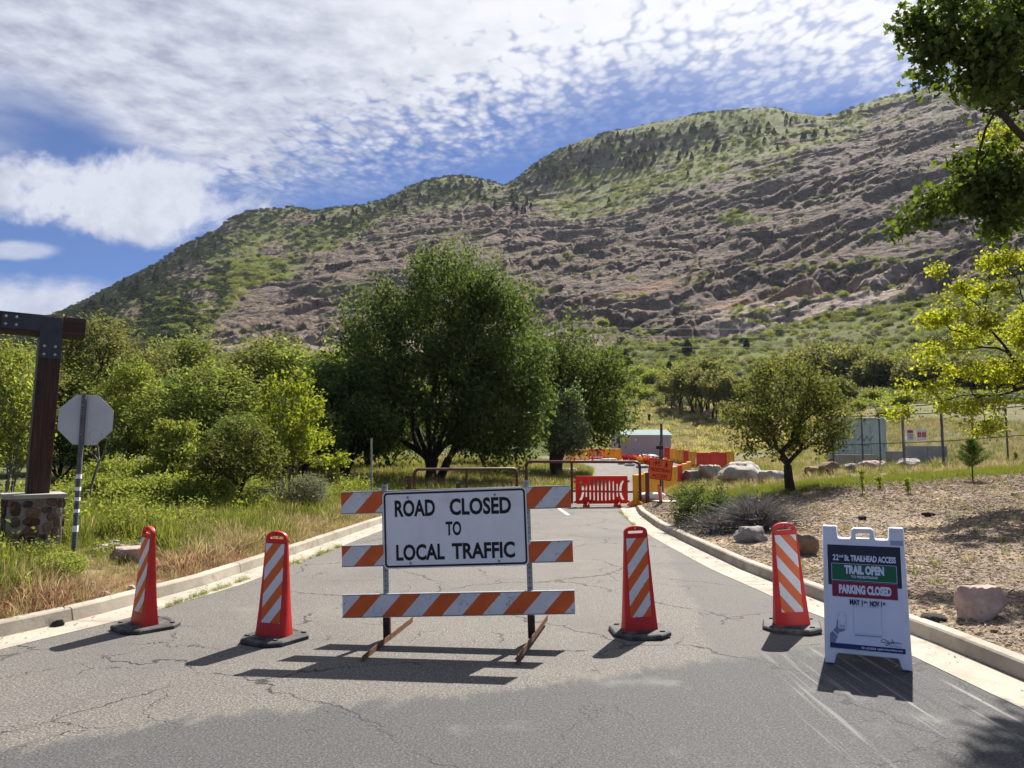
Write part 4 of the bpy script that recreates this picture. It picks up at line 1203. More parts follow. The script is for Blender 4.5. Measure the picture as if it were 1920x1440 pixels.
def gateway():
    d = 11.3; x = -6.97; z = h1(x, d)
    t = thing('timber_gateway', 'dark timber post and beam gateway on a stone pier with steel corner plate', 'gateway', (x, d, z), R(37))
    W = .68; Hp = 1.19 - z
    zb = -.15
    mb = MB(); mb.box((0, 0, (Hp + zb) / 2 - .03), (W, W, Hp - zb - .06))
    pier = obj('pier', mb.mesh('pier', .02), MAT_MORTAR, t)
    rs = random.Random(4)
    for face in range(4):
        a = face * math.pi / 2
        for (cx, cy, sw, sh) in STONES:
            u = (cx - 342) / 515 * W; v_ = Hp - .065 - (cy - 160) / 515 * .72
            if face: u = -u if face % 2 else u
            hw, hh = sw / 515 * W / 2 * 1.0, sh / 515 * .74 / 2 * 1.0
            if u - hw < -W / 2 - .012: u = -W / 2 - .012 + hw
            if u + hw > W / 2 + .012: u = W / 2 + .012 - hw
            n_ = 9; a0 = rs.uniform(0, 6)
            pts = []
            for k in range(n_):
                an = 2 * math.pi * k / n_ + rs.uniform(-.22, .22)
                ca, sa = math.cos(an), math.sin(an)
                m_ = max(abs(ca), abs(sa)) ** .62
                pts.append((hw * ca / m_ * rs.uniform(.88, 1.02), hh * sa / m_ * rs.uniform(.88, 1.02)))
            dp = .026 + rs.uniform(0, .014)
            lo = [(p[0], .015, p[1]) for p in pts]; m1 = [(p[0] * .97, -dp * .65, p[1] * .97) for p in pts]; m2 = [(p[0] * .8, -dp - rs.uniform(-.006, .006), p[1] * .8) for p in pts]
            sb = MB(); sb.loft([lo, m1, m2])
            px_ = u * math.cos(a) + (W / 2) * math.sin(a); py_ = u * math.sin(a) - (W / 2) * math.cos(a)
            obj('stone', sb.mesh('stone', smooth=True), STONE, pier, (px_, py_, v_), a)
    mb = MB(); mb.box((0, 0, Hp - .03), (W + .10, W + .10, .062))
    obj('capstone', mb.mesh('capstone', .008), MAT_CAP, t)
    pw = .29
    ztop = 3.80 - z
    mb = MB(); mb.box((0, 0, (Hp + ztop - .30) / 2), (pw, pw, ztop - .30 - Hp))
    obj('timber_post', mb.mesh('timber_post', .012), TIMBER, t, (.02, 0, .0), (0, R(1.6), 0))
    xb0, xb1 = -2.6, .46
    mb = MB(); mb.box(((xb0 + xb1) / 2, 0, 0), (xb1 - xb0, pw, .30))
    obj('beam', mb.mesh('beam', .012), TIMBER_X, t, (.09, 0, ztop - .15), (0, R(.5), 0))
    DARKPL = worn('bracket_steel', (.045, .05, .062), .2, 6, .05, rough=.5, metal=.3)
    out = [(-.46, -.22), (.02, -.22), (.02, -.62), (.30, -.62), (.30, .0), (-.46, .0)]
    bp = obj('corner_plate', plate('corner_plate', [out], .012, .002), DARKPL, t, (-.06, -pw / 2 - .008, ztop - .02))
    for bx, bz in ((-.41, -.05), (-.41, -.16), (-.28, -.05), (-.28, -.16), (.08, -.44), (.08, -.56), (.22, -.44), (.22, -.56)):
        mb = MB(); mb.tube([(0, 0, 0), (0, -.012, 0), (0, -.02, 0)], [.021, .021, .010], 8)
        obj('bolt', mb.mesh('bolt'), GALV, bp, (bx, -.005, bz))
gateway()

# ------------------------------------------------------------------ swing gates of brown pipe
def pipe_gate(label, x0, x1, d, ztop, mids, low=None, post=None, y1=None):
    y1 = y1 if y1 is not None else d
    t = thing('pipe_gate', label, 'gate', (x0, d, float(rise(np.array(d)))), math.atan2(y1 - d, x1 - x0))
    L = math.hypot(x1 - x0, y1 - d); r = .16; rad = .048
    pts = [(0, 0, .02)] + [(r - r * math.cos(a), 0, ztop - r + r * math.sin(a)) for a in np.linspace(0, math.pi / 2, 6)] + [(L - r + r * math.sin(a), 0, ztop - r + r * math.cos(a)) for a in np.linspace(0, math.pi / 2, 6)] + [(L, 0, .02)]
    mb = MB(); mb.tube(pts, rad, 10)
    fr = obj('frame', mb.mesh('frame', smooth=True), GATE_RED, t)
    for m in mids:
        mb = MB(); mb.tube([(m * L, 0, .02), (m * L, 0, ztop)], rad * .9, 8); obj('upright', mb.mesh('upright', smooth=True), GATE_RED, t)
    if low:
        mb = MB(); mb.tube([(0, 0, low), (L, 0, low)], rad * .8, 8); obj('rail', mb.mesh('rail', smooth=True), GATE_RED, t)
    for s, h_, off in post or ():
        mb = MB(); mb.box((s * L + off, .03, h_ / 2), (.13, .13, h_)); obj('hinge_post', mb.mesh('hinge_post', .006), GATE_RED, t)
    return t
pipe_gate('lower brown pipe gate closed across the left of the road', -3.30, .17, 26.2, 1.19, [.50], .42, [(0.0, .98, -.17), (.42, .72, .0)], 27.2)
pipe_gate('taller brown pipe gate behind the red plastic barrier', .50, 4.28, 27.0, 1.44, [.41], .45, [(1.0, 1.10, .24)], 25.9)

# ------------------------------------------------------------------ plastic crowd barriers
ORD = ['first', 'second', 'third', 'fourth', 'fifth', 'sixth', 'seventh', 'eighth', 'ninth', 'tenth', 'eleventh', 'twelfth', 'thirteenth', 'fourteenth', 'fifteenth', 'sixteenth', 'seventeenth', 'eighteenth', 'nineteenth', 'twentieth']
BW, BH = 1.75, 1.0
def slot_panel():
    holes = []
    n = 9
    for k in range(n):
        x = -.52 + 1.04 * k / (n - 1); hh = (.42, .60, .64, .66, .66, .66, .64, .60, .42)[k]
        z0 = .20 + (.66 - hh) * .5
        holes.append(rrect(x - .026, z0, x + .026, z0 + hh, .018, 2))
    for s in (-1, 1):
        o = []; i = []
        for a in np.linspace(-1.05, 1.05, 9):
            o.append((s * (.62 + .16 - .16 * math.cos(a) * 1.2 + .0), .53 + .36 * math.sin(a)))
            i.append((s * (.70 + .14 - .16 * math.cos(a) * 1.2 + .02), .53 + .34 * math.sin(a)))
        holes.append(o + i[::-1])
    return plate('slotted_panel', [rrect(-BW/2, .10, BW/2, BH, .05, 3)] + holes, .055, .010)
def rib_panel():
    n = 36; v = []; f = []
    xs = np.linspace(-BW/2, BW/2, n + 1)
    for k, x in enumerate(xs):
        d = .030 + (.012 if (k // 2) % 2 else 0.0)
        v += [(x, -d, .06), (x, -d, BH - .02), (x, d, BH - .02), (x, d, .06)]
    for k in range(n):
        a = 4 * k; b = a + 4
        f += [[a, b, b + 1, a + 1], [a + 1, b + 1, b + 2, a + 2], [a + 2, b + 2, b + 3, a + 3], [a + 3, b + 3, b, a]]
    f += [[0, 1, 2, 3], [4 * n + 3, 4 * n + 2, 4 * n + 1, 4 * n]]
    return mesh('ribbed_panel', v, f)
SLOT = slot_panel(); RIB = rib_panel()
def foot_mesh():
    mb = MB(); mb.loft([[(-.05, -.30, 0), (.05, -.30, 0), (.05, .30, 0), (-.05, .30, 0)], [(-.045, -.28, .05), (.045, -.28, .05), (.045, .28, .05), (-.045, .28, .05)], [(-.03, -.05, .22), (.03, -.05, .22), (.03, .05, .22), (-.03, .05, .22)]])
    return mb.mesh('foot', .006)
FOOT = foot_mesh()
def lug_mesh(s):
    mb = MB()
    mb.box((s * (BW / 2 + .03), 0, 0), (.07, .035, .07))
    return mb.mesh('connector', .006)
LUGS = [lug_mesh(-1), lug_mesh(1)]
TOPB = MB(); TOPB.tube([(-BW/2 + .03, 0, BH - .01), (BW/2 - .03, 0, BH - .01)], .045, 8); TOPB = TOPB.mesh('top_bead', smooth=True)
def mcopy(me, m):
    c = me.copy(); c.materials.clear(); c.materials.append(m); return c
BMESH = {}
for cn, m in (('red', PL_BRED), ('yellow', PL_YELLOW)):
    BMESH[cn] = {k: mcopy(v, m) for k, v in (('slot', SLOT), ('rib', RIB), ('foot', FOOT), ('la', LUGS[0]), ('lb', LUGS[1]), ('top', TOPB))}
def barrier(cn, style, x, y, rz, label, group=None, sx=1.0, sz=1.0, tilt=0.0):
    t = thing('plastic_barrier', label, 'barrier', (x, y, h1(x, y) - .0), (tilt, 0, rz), group)
    t.scale = (sx, 1, sz)
    mm = BMESH[cn]
    obj('panel', mm[style], None, t)
    if style == 'rib': obj('top_bead', mm['top'], None, t)
    for s in (-.52, .52): obj('foot', mm['foot'], None, t, (s, 0, 0.0))
    for kk in ('la', 'lb'):
        for z in (.82, .16): obj('connector', mm[kk], None, t, (0, 0, z))
    return t
p = gp(1125, 945)
barrier('red', 'slot', 2.93, 25.3, R(9), 'slotted red plastic barrier in front of the taller brown gate')
GA = 'yellow barriers in a row running back from the gate'
ax = np.array([3.98, 25.4]); bx = np.array([9.35, 40.5])
nA = 9
dirA = (bx - ax); LA = np.linalg.norm(dirA); dirA /= LA; angA = math.atan2(dirA[1], dirA[0])
for k in range(nA):
    c = ax + dirA * (LA * (k + .5) / nA)
    red = (k == 6)
    barrier('red' if red else 'yellow', 'rib', c[0], c[1], angA, 'lone red ribbed barrier among the yellow row behind the orange sign' if red else 'yellow ribbed barrier, %s from the gate in the row running back past the orange sign' % ORD[k], GA)
GB = 'red and yellow barriers across the far trail'
b0 = np.array([12.9, 64.0]); b1 = np.array([13.7, 43.5])
seq = ['red', 'yellow', 'yellow', 'red', 'yellow', 'red', 'red', 'red', 'red', 'yellow']
labB = {'red': 'red ribbed barrier, %s from the pink shed in the far row', 'yellow': 'yellow ribbed barrier, %s from the pink shed in the far row'}
pxs = [(1250, 70), (1261, 67.5), (1274, 65), (1286, 62.5), (1296, 60), (1311, 57), (1324, 54.5), (1339, 51.5), (1353, 48.8), (1367, 47)]
prev = None
pts = [np.array([(p_ - 960) / FPX * d_, d_]) for p_, d_ in pxs]
for k, (c, cn) in enumerate(zip(pts, seq)):
    dv_ = (pts[min(k + 1, len(pts) - 1)] - pts[max(k - 1, 0)]); 
    a_ = math.atan2(dv_[1], dv_[0])
    barrier(cn, 'rib', c[0], c[1], a_, labB[cn] % ORD[k], GB, np.linalg.norm(dv_) / (2 if 0 < k < len(pts) - 1 else 1) / BW * .97, 1.12)
pL = at(1121, 70); barrier('red', 'slot', pL.x, 70, R(6), 'slotted red barrier at the end of the lot left of the pink shed', None, 1.0, 1.0)
pL = at(1149, 69.5); barrier('yellow', 'rib', pL.x, 69.5, R(-2), 'solid yellow barrier between the slotted red one and the pink shed', None, .85, 1.02)
pL = at(1086, 68.5); barrier('yellow', 'slot', pL.x, 68.5, R(8), 'slotted yellow barrier half hidden under the tree leaves', None, 1.0, 1.0)
pL = at(1059, 67.5); barrier('yellow', 'slot', pL.x, 67.5, R(8), 'leftmost slotted yellow barrier at the edge of the tree shade', None, 1.0, 1.0)
# low barriers lying with their feet up before the shed
lowc = ['red', 'red', 'red', 'yellow', 'yellow', 'red', 'red', 'red', 'yellow']
lowp = [(1168, 861, 68), (1180, 862, 66.5), (1187, 864, 65.2), (1194, 865, 64), (1200, 865, 63), (1207, 866, 62), (1213, 866, 61), (1221, 866, 60), (1229, 866, 59.4)]
labL = {'red': 'red plastic barrier lying down, %s from the left before the pink shed', 'yellow': 'yellow plastic barrier lying down, %s from the left before the pink shed'}
for k, (cn, (px, py, d_)) in enumerate(zip(lowc, lowp)):
    c = at(px, d_)
    t = barrier(cn, 'slot', c.x, d_, R(68), labL[cn] % ORD[k], 'barriers lying before the shed', .8, 1.0)
    t.rotation_euler = (R(78), 0, R(72)); t.location.z = c.z + .30
    for z_ in (.3, .75):
        mb = MB(); mb.box((0, .0, z_), (.20, .52, .16)); obj('stub', mcopy(mb.mesh('stub', .02), BMESH[cn]['foot'].materials[0]), None, t)

# sandbags
def bag_mesh(seed):
    bm = bmesh.new(); bmesh.ops.create_icosphere(bm, subdivisions=3, radius=1)
    co = np.array([v.co[:] for v in bm.verts]); n = fbm(co * 1.3 + seed * 7, 3)
    co = np.sign(co) * np.abs(co) ** .8
    co = co * np.array([.30, .20, .10]) * (1 + .22 * n)[:, None]; co[:, 2] = np.maximum(co[:, 2], -.07) + .07
    for v, c in zip(bm.verts, co): v.co = c
    me = bpy.data.meshes.new('sandbag'); bm.to_mesh(me); bm.free()
    me.polygons.foreach_set('use_smooth', np.ones(len(me.polygons), dtype=bool)); me.materials.append(SANDBAG); return me
BAGS = [bag_mesh(i) for i in range(3)]
bagp = [(1134, 68.0), (1147, 68.5), (1165, 63), (1180, 60.5), (1203, 57.5), (1319, 53), (1328, 51), (1331, 50.5)]
labBag = ['white sandbag at the foot of the slotted red barrier by the lot', 'white sandbag at the foot of the solid yellow barrier by the shed', 'leftmost white sandbag lying loose on the lot before the shed', 'middle white sandbag lying loose on the lot before the shed', 'rightmost white sandbag lying loose on the lot before the shed',
          'leftmost white sandbag leaning on the far red barriers', 'middle white sandbag leaning on the far red barriers', 'rightmost white sandbag leaning on the far red barriers']
for i, (px, d_) in enumerate(bagp):
    c = at(px, d_); o = obj('sandbag', BAGS[i % 3], None, None, c, i * .7, 1.5)
    tag(o, labBag[i], 'sandbag', 'white sandbags holding barriers down')
c = Vector((4.75, 26.2, h1(4.75, 26.2))); tag(obj('sandbag', BAGS[1], None, None, c + Vector((0, 0, .08)), .4, 1.5), 'white sandbag against the yellow barriers beside the gate post', 'sandbag', 'white sandbags holding barriers down')
# pale sheeting heap beside the shed
hp = MB()
rr_ = random.Random(2)
bm = bmesh.new(); bmesh.ops.create_icosphere(bm, subdivisions=4, radius=1)
co = np.array([v.co[:] for v in bm.verts]); n = ridged(co * 1.6 + 2, 4)
co = co * np.array([1.5, .8, .55]) * (.8 + .3 * n)[:, None]; co[:, 2] = np.maximum(co[:, 2], 0)
for v, q_ in zip(bm.verts, co): v.co = q_
me = bpy.data.meshes.new('tarp_heap'); bm.to_mesh(me); bm.free(); me.materials.append(SANDBAG)
c = at(1212, 67); tag(obj('tarp_heap', me, None, None, c, .2), 'crumpled white plastic sheeting heaped before the pink shed', 'plastic sheeting')

# ------------------------------------------------------------------ orange pedestrian access sign on its stand, and the steel post behind it
def ped_sign():
    d = 27.3; x = (1236 - 960) / FPX * d; z = h1(x, d)
    t = thing('pedestrian_sign', 'orange pedestrian access sign tilted on a black stand behind the green shrub', 'road sign', (x, d, z), (0, 0, R(4)))
    S = .86
    zc = 1.8 + (846 - 880) / FPX * d - z
    bd = obj('sign_board', plate('sign_board', [rrect(-S/2, -S/2 + .07, S/2, S/2 - .07, .03, 4)], .01, .002), ORANGE_SIGN, t, (0, -.03, zc), (0, R(7), 0))
    hb = S / 2 - .07
    obj('sign_border', plate('sign_border', [rrect(-S/2 + .012, -hb + .012, S/2 - .012, hb - .012, .025, 4), rrect(-S/2 + .03, -hb + .03, S/2 - .03, hb - .03, .018, 4)], .002), BLACKP, bd, (0, -.007, 0))
    obj('lettering', text_mesh('lettering', 'PEDESTRIAN', S * .80, .125, .015, .003), BLACKP, bd, (0, -.007, -.02))
    obj('lettering', text_mesh('lettering', 'ACCESS', S * .62, .125, .015, .003), BLACKP, bd, (0, -.007, -.225))
    circ = lambda cx, cz, r: [(cx + r * math.cos(a), cz + r * math.sin(a)) for a in np.linspace(0, 2 * math.pi, 15)]
    bx_, bz = -.14, .185
    paths = [circ(bx_ - .085, bz, .062), circ(bx_ + .085, bz, .062), [(bx_ - .085, bz), (bx_ - .04, bz + .085), (bx_ + .055, bz + .085), (bx_ - .005, bz), (bx_ - .085, bz)], [(bx_ - .005, bz), (bx_ - .05, bz + .105)], [(bx_ + .085, bz), (bx_ + .05, bz + .115), (bx_ + .08, bz + .12)], [(bx_ - .075, bz + .108), (bx_ - .03, bz + .108)]]
    obj('bicycle_symbol', stroke_mesh('bicycle_symbol', paths, .0085), BLACKP, bd, (0, -.007, 0))
    wx, wz = .20, .19
    walk = [[(wx, wz + .06), (wx, wz - .01)], [(wx, wz - .01), (wx + .045, wz - .09)], [(wx, wz - .01), (wx - .05, wz - .09)], [(wx, wz + .05), (wx + .05, wz + .0)], [(wx, wz + .05), (wx - .05, wz + .01)]]
    wk = obj('walker_symbol', stroke_mesh('walker_symbol', walk, .016), BLACKP, bd, (0, -.007, 0))
    obj('walker_symbol', plate('walker_head', [circ(wx, wz + .095, .024)[:-1]], .003), BLACKP, bd, (0, -.007, 0))
    mb = MB(); mb.tube([(.0, .0, .05), (.0, 0, zc + .62)], .02, 6); mb.box((.0, -.01, zc + .42), (.11, .06, .035))
    obj('stand_mast', mb.mesh('stand_mast'), BLACKP, t)
    mb = MB(); mb.box((0, 0, zc + .78), (.24, .10, .12)); obj('stand_clamp', mb.mesh('stand_clamp', .01), BLACKP, t)
    mb = MB(); mb.tube([(0, 0, zc + .6), (0.02, 0, zc + 1.0)], .015, 6); obj('stand_tip', mb.mesh('stand_tip'), BLACKP, t)
    for sx, sy in ((-.6, -.4), (.6, -.4), (-.6, .5), (.6, .5)):
        mb = MB(); mb.tube([(0, 0, .28), (sx, sy, .015)], .015, 6); obj('stand_leg', mb.mesh('stand_leg'), BLACKP, t)
ped_sign()
d = 28.6; x = (1239.5 - 960) / FPX * d; z = h1(x, d); ztop = 1.8 + (846 - 795) / FPX * d - z
mb = MB(); mb.box((0, 0, ztop / 2 - .15), (.085, .085, ztop + .3))
t = thing('steel_post', 'plain grey square steel post standing behind the orange sign', 'post', (x, d, z)); obj('shaft', mb.mesh('shaft', .004), GALV_DARK, t)
mb = MB(); mb.box((0, 0, ztop + .004), (.09, .09, .012)); obj('cap', mb.mesh('cap'), GALV_DARK, t)
# red traffic panel fallen beside the yellow barriers
t = thing('fallen_barricade_rail', 'red and white rail leaning in the weeds beside the end of the kerb', 'barricade rail', (4.62, 24.2, h1(4.62, 24.2) + .32), (R(-26), R(24), R(-24)))
mb = MB(); mb.box((0, 0, 0), (.12, 1.5, .03)); obj('board', mb.mesh('board', .004), worn('rail_red_faded', (.45, .05, .035), .2, 4, rough=.5), t)
mb = MB(); mb.box((.061, 0, 0), (.006, 1.5, .034)); obj('edge_strip', mb.mesh('edge_strip'), WHITE_PL, t)
mb = MB(); mb.box((0, 0, 0), (.55, .9, .02)); tag(obj('flat_board', mb.mesh('flat_board'), SANDBAG, None, (5.05, 25.0, h1(5.05, 25.0) + .03), .7), 'pale flat board lying on the dirt behind the kerb end', 'board')

# ------------------------------------------------------------------ shed
def shed():
    d = 75.0; x0 = (1159 - 960) / FPX * d; x1 = (1259 - 960) / FPX * d
    xm = (x0 + x1) / 2; z = h1(xm, d) - .05
    L = x1 - x0; D = 3.0; Hw = 1.8 + (846 - 815.5) / FPX * d - z; Hr = 1.8 + (846 - 807) / FPX * d - z
    t = thing('shed', 'pale pink wooden shed with grey green roof beyond the barriers', 'shed', (xm, d, z), R(8))
    PINK = worn('shed_pink_paint', (.58, .455, .445), .06, 1.2, .05, (.30, .24, .23), .25, rough=.75)
    TRIM = worn('shed_white_trim', (.62, .60, .60), .05, 2, .02, rough=.7)
    ROOF = worn('shed_green_roof', (.19, .27, .245), .12, 2, .2, rough=.85)
    mb = MB(); mb.box((0, D / 2, Hw / 2), (L, D, Hw))
    wl = obj('wall', mb.mesh('wall'), PINK, t)
    nb = int(L / .2)
    bm_ = MB(); bm_.box((0, 0, 0), (.172, .018, Hw - .12)); bme = bm_.mesh('siding_board', .004)
    bme.materials.append(PINK)
    for k in range(nb):
        obj('siding_board', bme, None, wl, (-L / 2 + (k + .5) * L / nb, -.010, Hw / 2 - .03))
    for s in (-1, 1):
        mb = MB(); mb.box((s * (L / 2 - .05), -.03, Hw / 2), (.14, .03, Hw)); obj('corner_trim', mb.mesh('corner_trim'), TRIM, t)
    mb = MB(); mb.box((0, -.04, Hw - .06), (L - .02, .03, .13)); obj('eave_trim', mb.mesh('eave_trim'), TRIM, t)
    mb = MB(); mb.loft([[(-L/2 - .12, -.18, Hw + .0), (-L/2 - .12, D + .15, Hw), (-L/2 - .12, D * .5, Hr + .12)], [(L/2 + .12, -.18, Hw + .0), (L/2 + .12, D + .15, Hw), (L/2 + .12, D * .5, Hr + .12)]])
    obj('roof', mb.mesh('roof'), ROOF, t)
    sg = obj('notice', plate('notice', [rrect(-.24, -.24, .24, .24, .02, 2)], .01), worn('notice_yellow', (.66, .52, .04), .06, 3, rough=.5), t, (-L / 2 + .62, -.06, Hw - .55))
    obj('notice_print', stroke_mesh('notice_print', [[(-.13, .09), (.0, .10), (.12, .06)], [(-.12, -.02), (.13, -.0)], [(-.13, -.12), (-.02, -.10)], [(.05, -.10), (.14, -.13)]], .014), BLACKP, sg, (0, -.008, 0))
    return t
shed()
d = 73; x = (1156 - 960) / FPX * d; z = h1(x, d)
t = thing('timber_pole', 'thin dark brown pole leaning beside the corner of the pink shed', 'pole', (x + .35, d, z), (0, R(-5), 0)); mb = MB(); mb.tube([(0, 0, -.2), (0, 0, 5.4)], [.12, .09], 8); obj('shaft', mb.mesh('shaft', smooth=True), RUST_DARK, t)
mb = MB(); mb.box((0, 0, 5.42), (.2, .2, .06)); obj('cap', mb.mesh('cap'), RUST_DARK, t)
for px, py, hh, lb in ((1191.5, 782, 2.2, 'thin marker stake on the yellow grass slope'), (1217, 790, 1.0, 'short dark stub post on the yellow grass slope')):
    p = gp(px, py); t = thing('marker_post', lb, 'post', p); mb = MB(); mb.tube([(0, 0, -.2), (0, 0, hh)], .07 if hh > 2 else .16, 6); obj('shaft', mb.mesh('shaft'), RUST_DARK, t)
    mb = MB(); mb.box((0, -.05, hh * .9), (.45, .05, .3)); obj('tag_plate', mb.mesh('tag_plate'), RUST_DARK, t)
d = 23.5; x = (699 - 960) / FPX * d; z = h1(x, d); hh = 1.8 + (846 - 822) / FPX * d - z
t = thing('sign_post', 'slim grey steel post in the shade left of the big tree', 'post', (x, d, z), (0, R(-1), 0)); mb = MB(); mb.box((0, 0, hh / 2 - .2), (.05, .04, hh + .4)); obj('shaft', mb.mesh('shaft'), GALV, t)
mb = MB(); mb.box((0, 0, hh), (.06, .05, .02)); obj('cap', mb.mesh('cap'), GALV, t)

# ------------------------------------------------------------------ fenced yard on the right
FD = 33.0
fpx = [1560, 1615, 1648, 1692, 1765, 1822, 1886, 1990, 2080]
def fence():
    t = thing('chain_link_fence', 'tall chain link fence with grey posts and barbed wire behind the boulders', 'fence', (0, 0, 0))
    tops = []; bots = []
    for i, p_ in enumerate(fpx):
        d_ = FD + (i - 4) * -.25; x = (p_ - 960) / FPX * d_; z = h1(x, d_)
        hh = 2.35 if p_ not in (1765,) else 2.75
        mb = MB(); r_ = .055 if i in (3, 4) else .038
        mb.tube([(x, d_, z - .2), (x, d_, z + hh)], r_, 8); obj('post', mb.mesh('post', smooth=True), GALV_DARK, t)
        mb = MB(); mb.tube([(x, d_, z + hh), (x + .0, d_, z + hh + .04)], [r_ * 1.25, r_ * .5], 8); obj('post_cap', mb.mesh('post_cap', smooth=True), GALV, t)
        mb = MB(); mb.tube([(x, d_, z + hh - .05), (x - .22, d_ - .1, z + hh + .32)], .02, 6); obj('barb_arm', mb.mesh('barb_arm'), GALV_DARK, t)
        tops.append(Vector((x, d_, z + 2.3))); bots.append(Vector((x, d_, z + .04)))
    for k, fr_ in ((0, 1.0), (1, .46)):
        mb = MB(); mb.tube([b + (a - b) * fr_ for a, b in zip(tops, bots)], .022, 6); obj('rail', mb.mesh('rail', smooth=True), GALV_DARK, t)
    for k in range(3):
        mb = MB(); mb.tube([a + Vector((-.07 * k, -.03 * k, .12 + .10 * k)) for a in tops], .006, 4); obj('barbed_wire', mb.mesh('barbed_wire'), GALV_DARK, t)
    v = []; f = []
    hh = 2.26
    for a, b in zip(bots[:-1], bots[1:]):
        L = (b - a).length; dx_ = (b - a) / L; n_ = int((L + hh) / .075)
        for s in (1, -1):
            for k in range(n_):
                u0 = k * .075 - hh; u1 = u0 + hh; z0, z1 = 0.0, hh
                if u0 < 0: z0 = -u0; u0 = 0
                if u1 > L: z1 = hh - (u1 - L); u1 = L
                if z1 <= z0: continue
                if s < 0: u0, u1 = L - u0, L - u1
                A = a + dx_ * u0 + Vector((0, .004 * s, z0)); B = a + dx_ * u1 + Vector((0, .004 * s, z1))
                nn = Vector((0, 0, .0028)); b0 = len(v); v += [A - nn, B - nn, B + nn, A + nn]; f.append([b0, b0 + 1, b0 + 2, b0 + 3])
    o = obj('wire_fabric', mesh('wire_fabric', v, np.array(f)), GALV, t); o['kind'] = 'stuff'
    # notices wired to the fence
    for px, py, ww, hh_, kind in ((1706, 815, .34, .50, 'a'), (1727, 815, .46, .46, 'b')):
        d_ = FD - .12; x = (px - 960) / FPX * d_; zc = 1.8 + (846 - py) / FPX * d_
        nb = obj('warning_notice', plate('warning_notice', [rrect(-ww / 2, -hh_ / 2, ww / 2, hh_ / 2, .01, 2)], .006), WHITE_PL, t, (x, d_ + .02, zc), R(6))
        REDP = worn('notice_red_' + kind, (.55, .04, .035), .1, 4, rough=.5)
        if kind == 'b':
            for s in (-1, 1): obj('notice_block', plate('notice_block', [rrect(s * .105 - .085, -.10, s * .105 + .085, .10, .01, 2)], .004), REDP, nb, (0, -.006, 0)); obj('notice_symbol', stroke_mesh('notice_symbol', [[(s * .105 - .035, -.03), (s * .105, .04), (s * .105 + .035, -.03)]], .012), WHITE_PL, nb, (0, -.009, 0))
        else:
            obj('notice_block', plate('notice_block', [rrect(-.12, .07, .12, .19, .01, 2)], .004), REDP, nb, (0, -.006, 0))
            obj('notice_print', stroke_mesh('notice_print', [[(-.11, z_), (.11, z_)] for z_ in (0, -.06, -.12, -.18)], .011), GALV_DARK, nb, (0, -.006, 0))
fence()
def boxwall(name, label, cat, px0, px1, d, ytop, ybot, depth, m, seg=1, taper=False):
    x0 = (px0 - 960) / FPX * d; x1 = (px1 - 960) / FPX * d; zb = 1.8 + (846 - ybot) / FPX * d; zt = 1.8 + (846 - ytop) / FPX * d
    t = thing(name, label, cat, ((x0 + x1) / 2, d, zb - .3), R(4))
    L = (x1 - x0) / seg
    for k in range(seg):
        cx = -(x1 - x0) / 2 + (k + .5) * L; hh = zt - zb + .3
        mb = MB()
        if taper:
            pr = [(-depth / 2, 0), (-depth / 2, .1), (-depth * .25, .4), (-depth * .18, hh), (depth * .18, hh), (depth * .25, .4), (depth / 2, .1), (depth / 2, 0)]
            mb.loft([[(cx - L / 2 + .012, p[0], p[1]) for p in pr], [(cx + L / 2 - .012, p[0], p[1]) for p in pr]])
        else:
            mb.box((cx, 0, hh / 2), (L - .02, depth, hh))
        obj('wall_block', mb.mesh('wall_block', .015), m, t)
    return t, zt
boxwall('concrete_barrier', 'low tan concrete barrier in front of the pale green steel cabinet', 'concrete barrier', 1553, 1640, 34.6, 852, 873, .6, MAT_KERB, 2, True)
boxwall('concrete_wall', 'grey concrete wall panel behind the chain link fence', 'concrete wall', 1695, 1772, 35.5, 836, 870, .25, MAT_WALLCON, 2)
boxwall('concrete_footing', 'low weathered concrete block between the green cabinet and the wall', 'concrete block', 1662, 1692, 35.2, 846, 872, .5, MAT_WALLCON, 1)
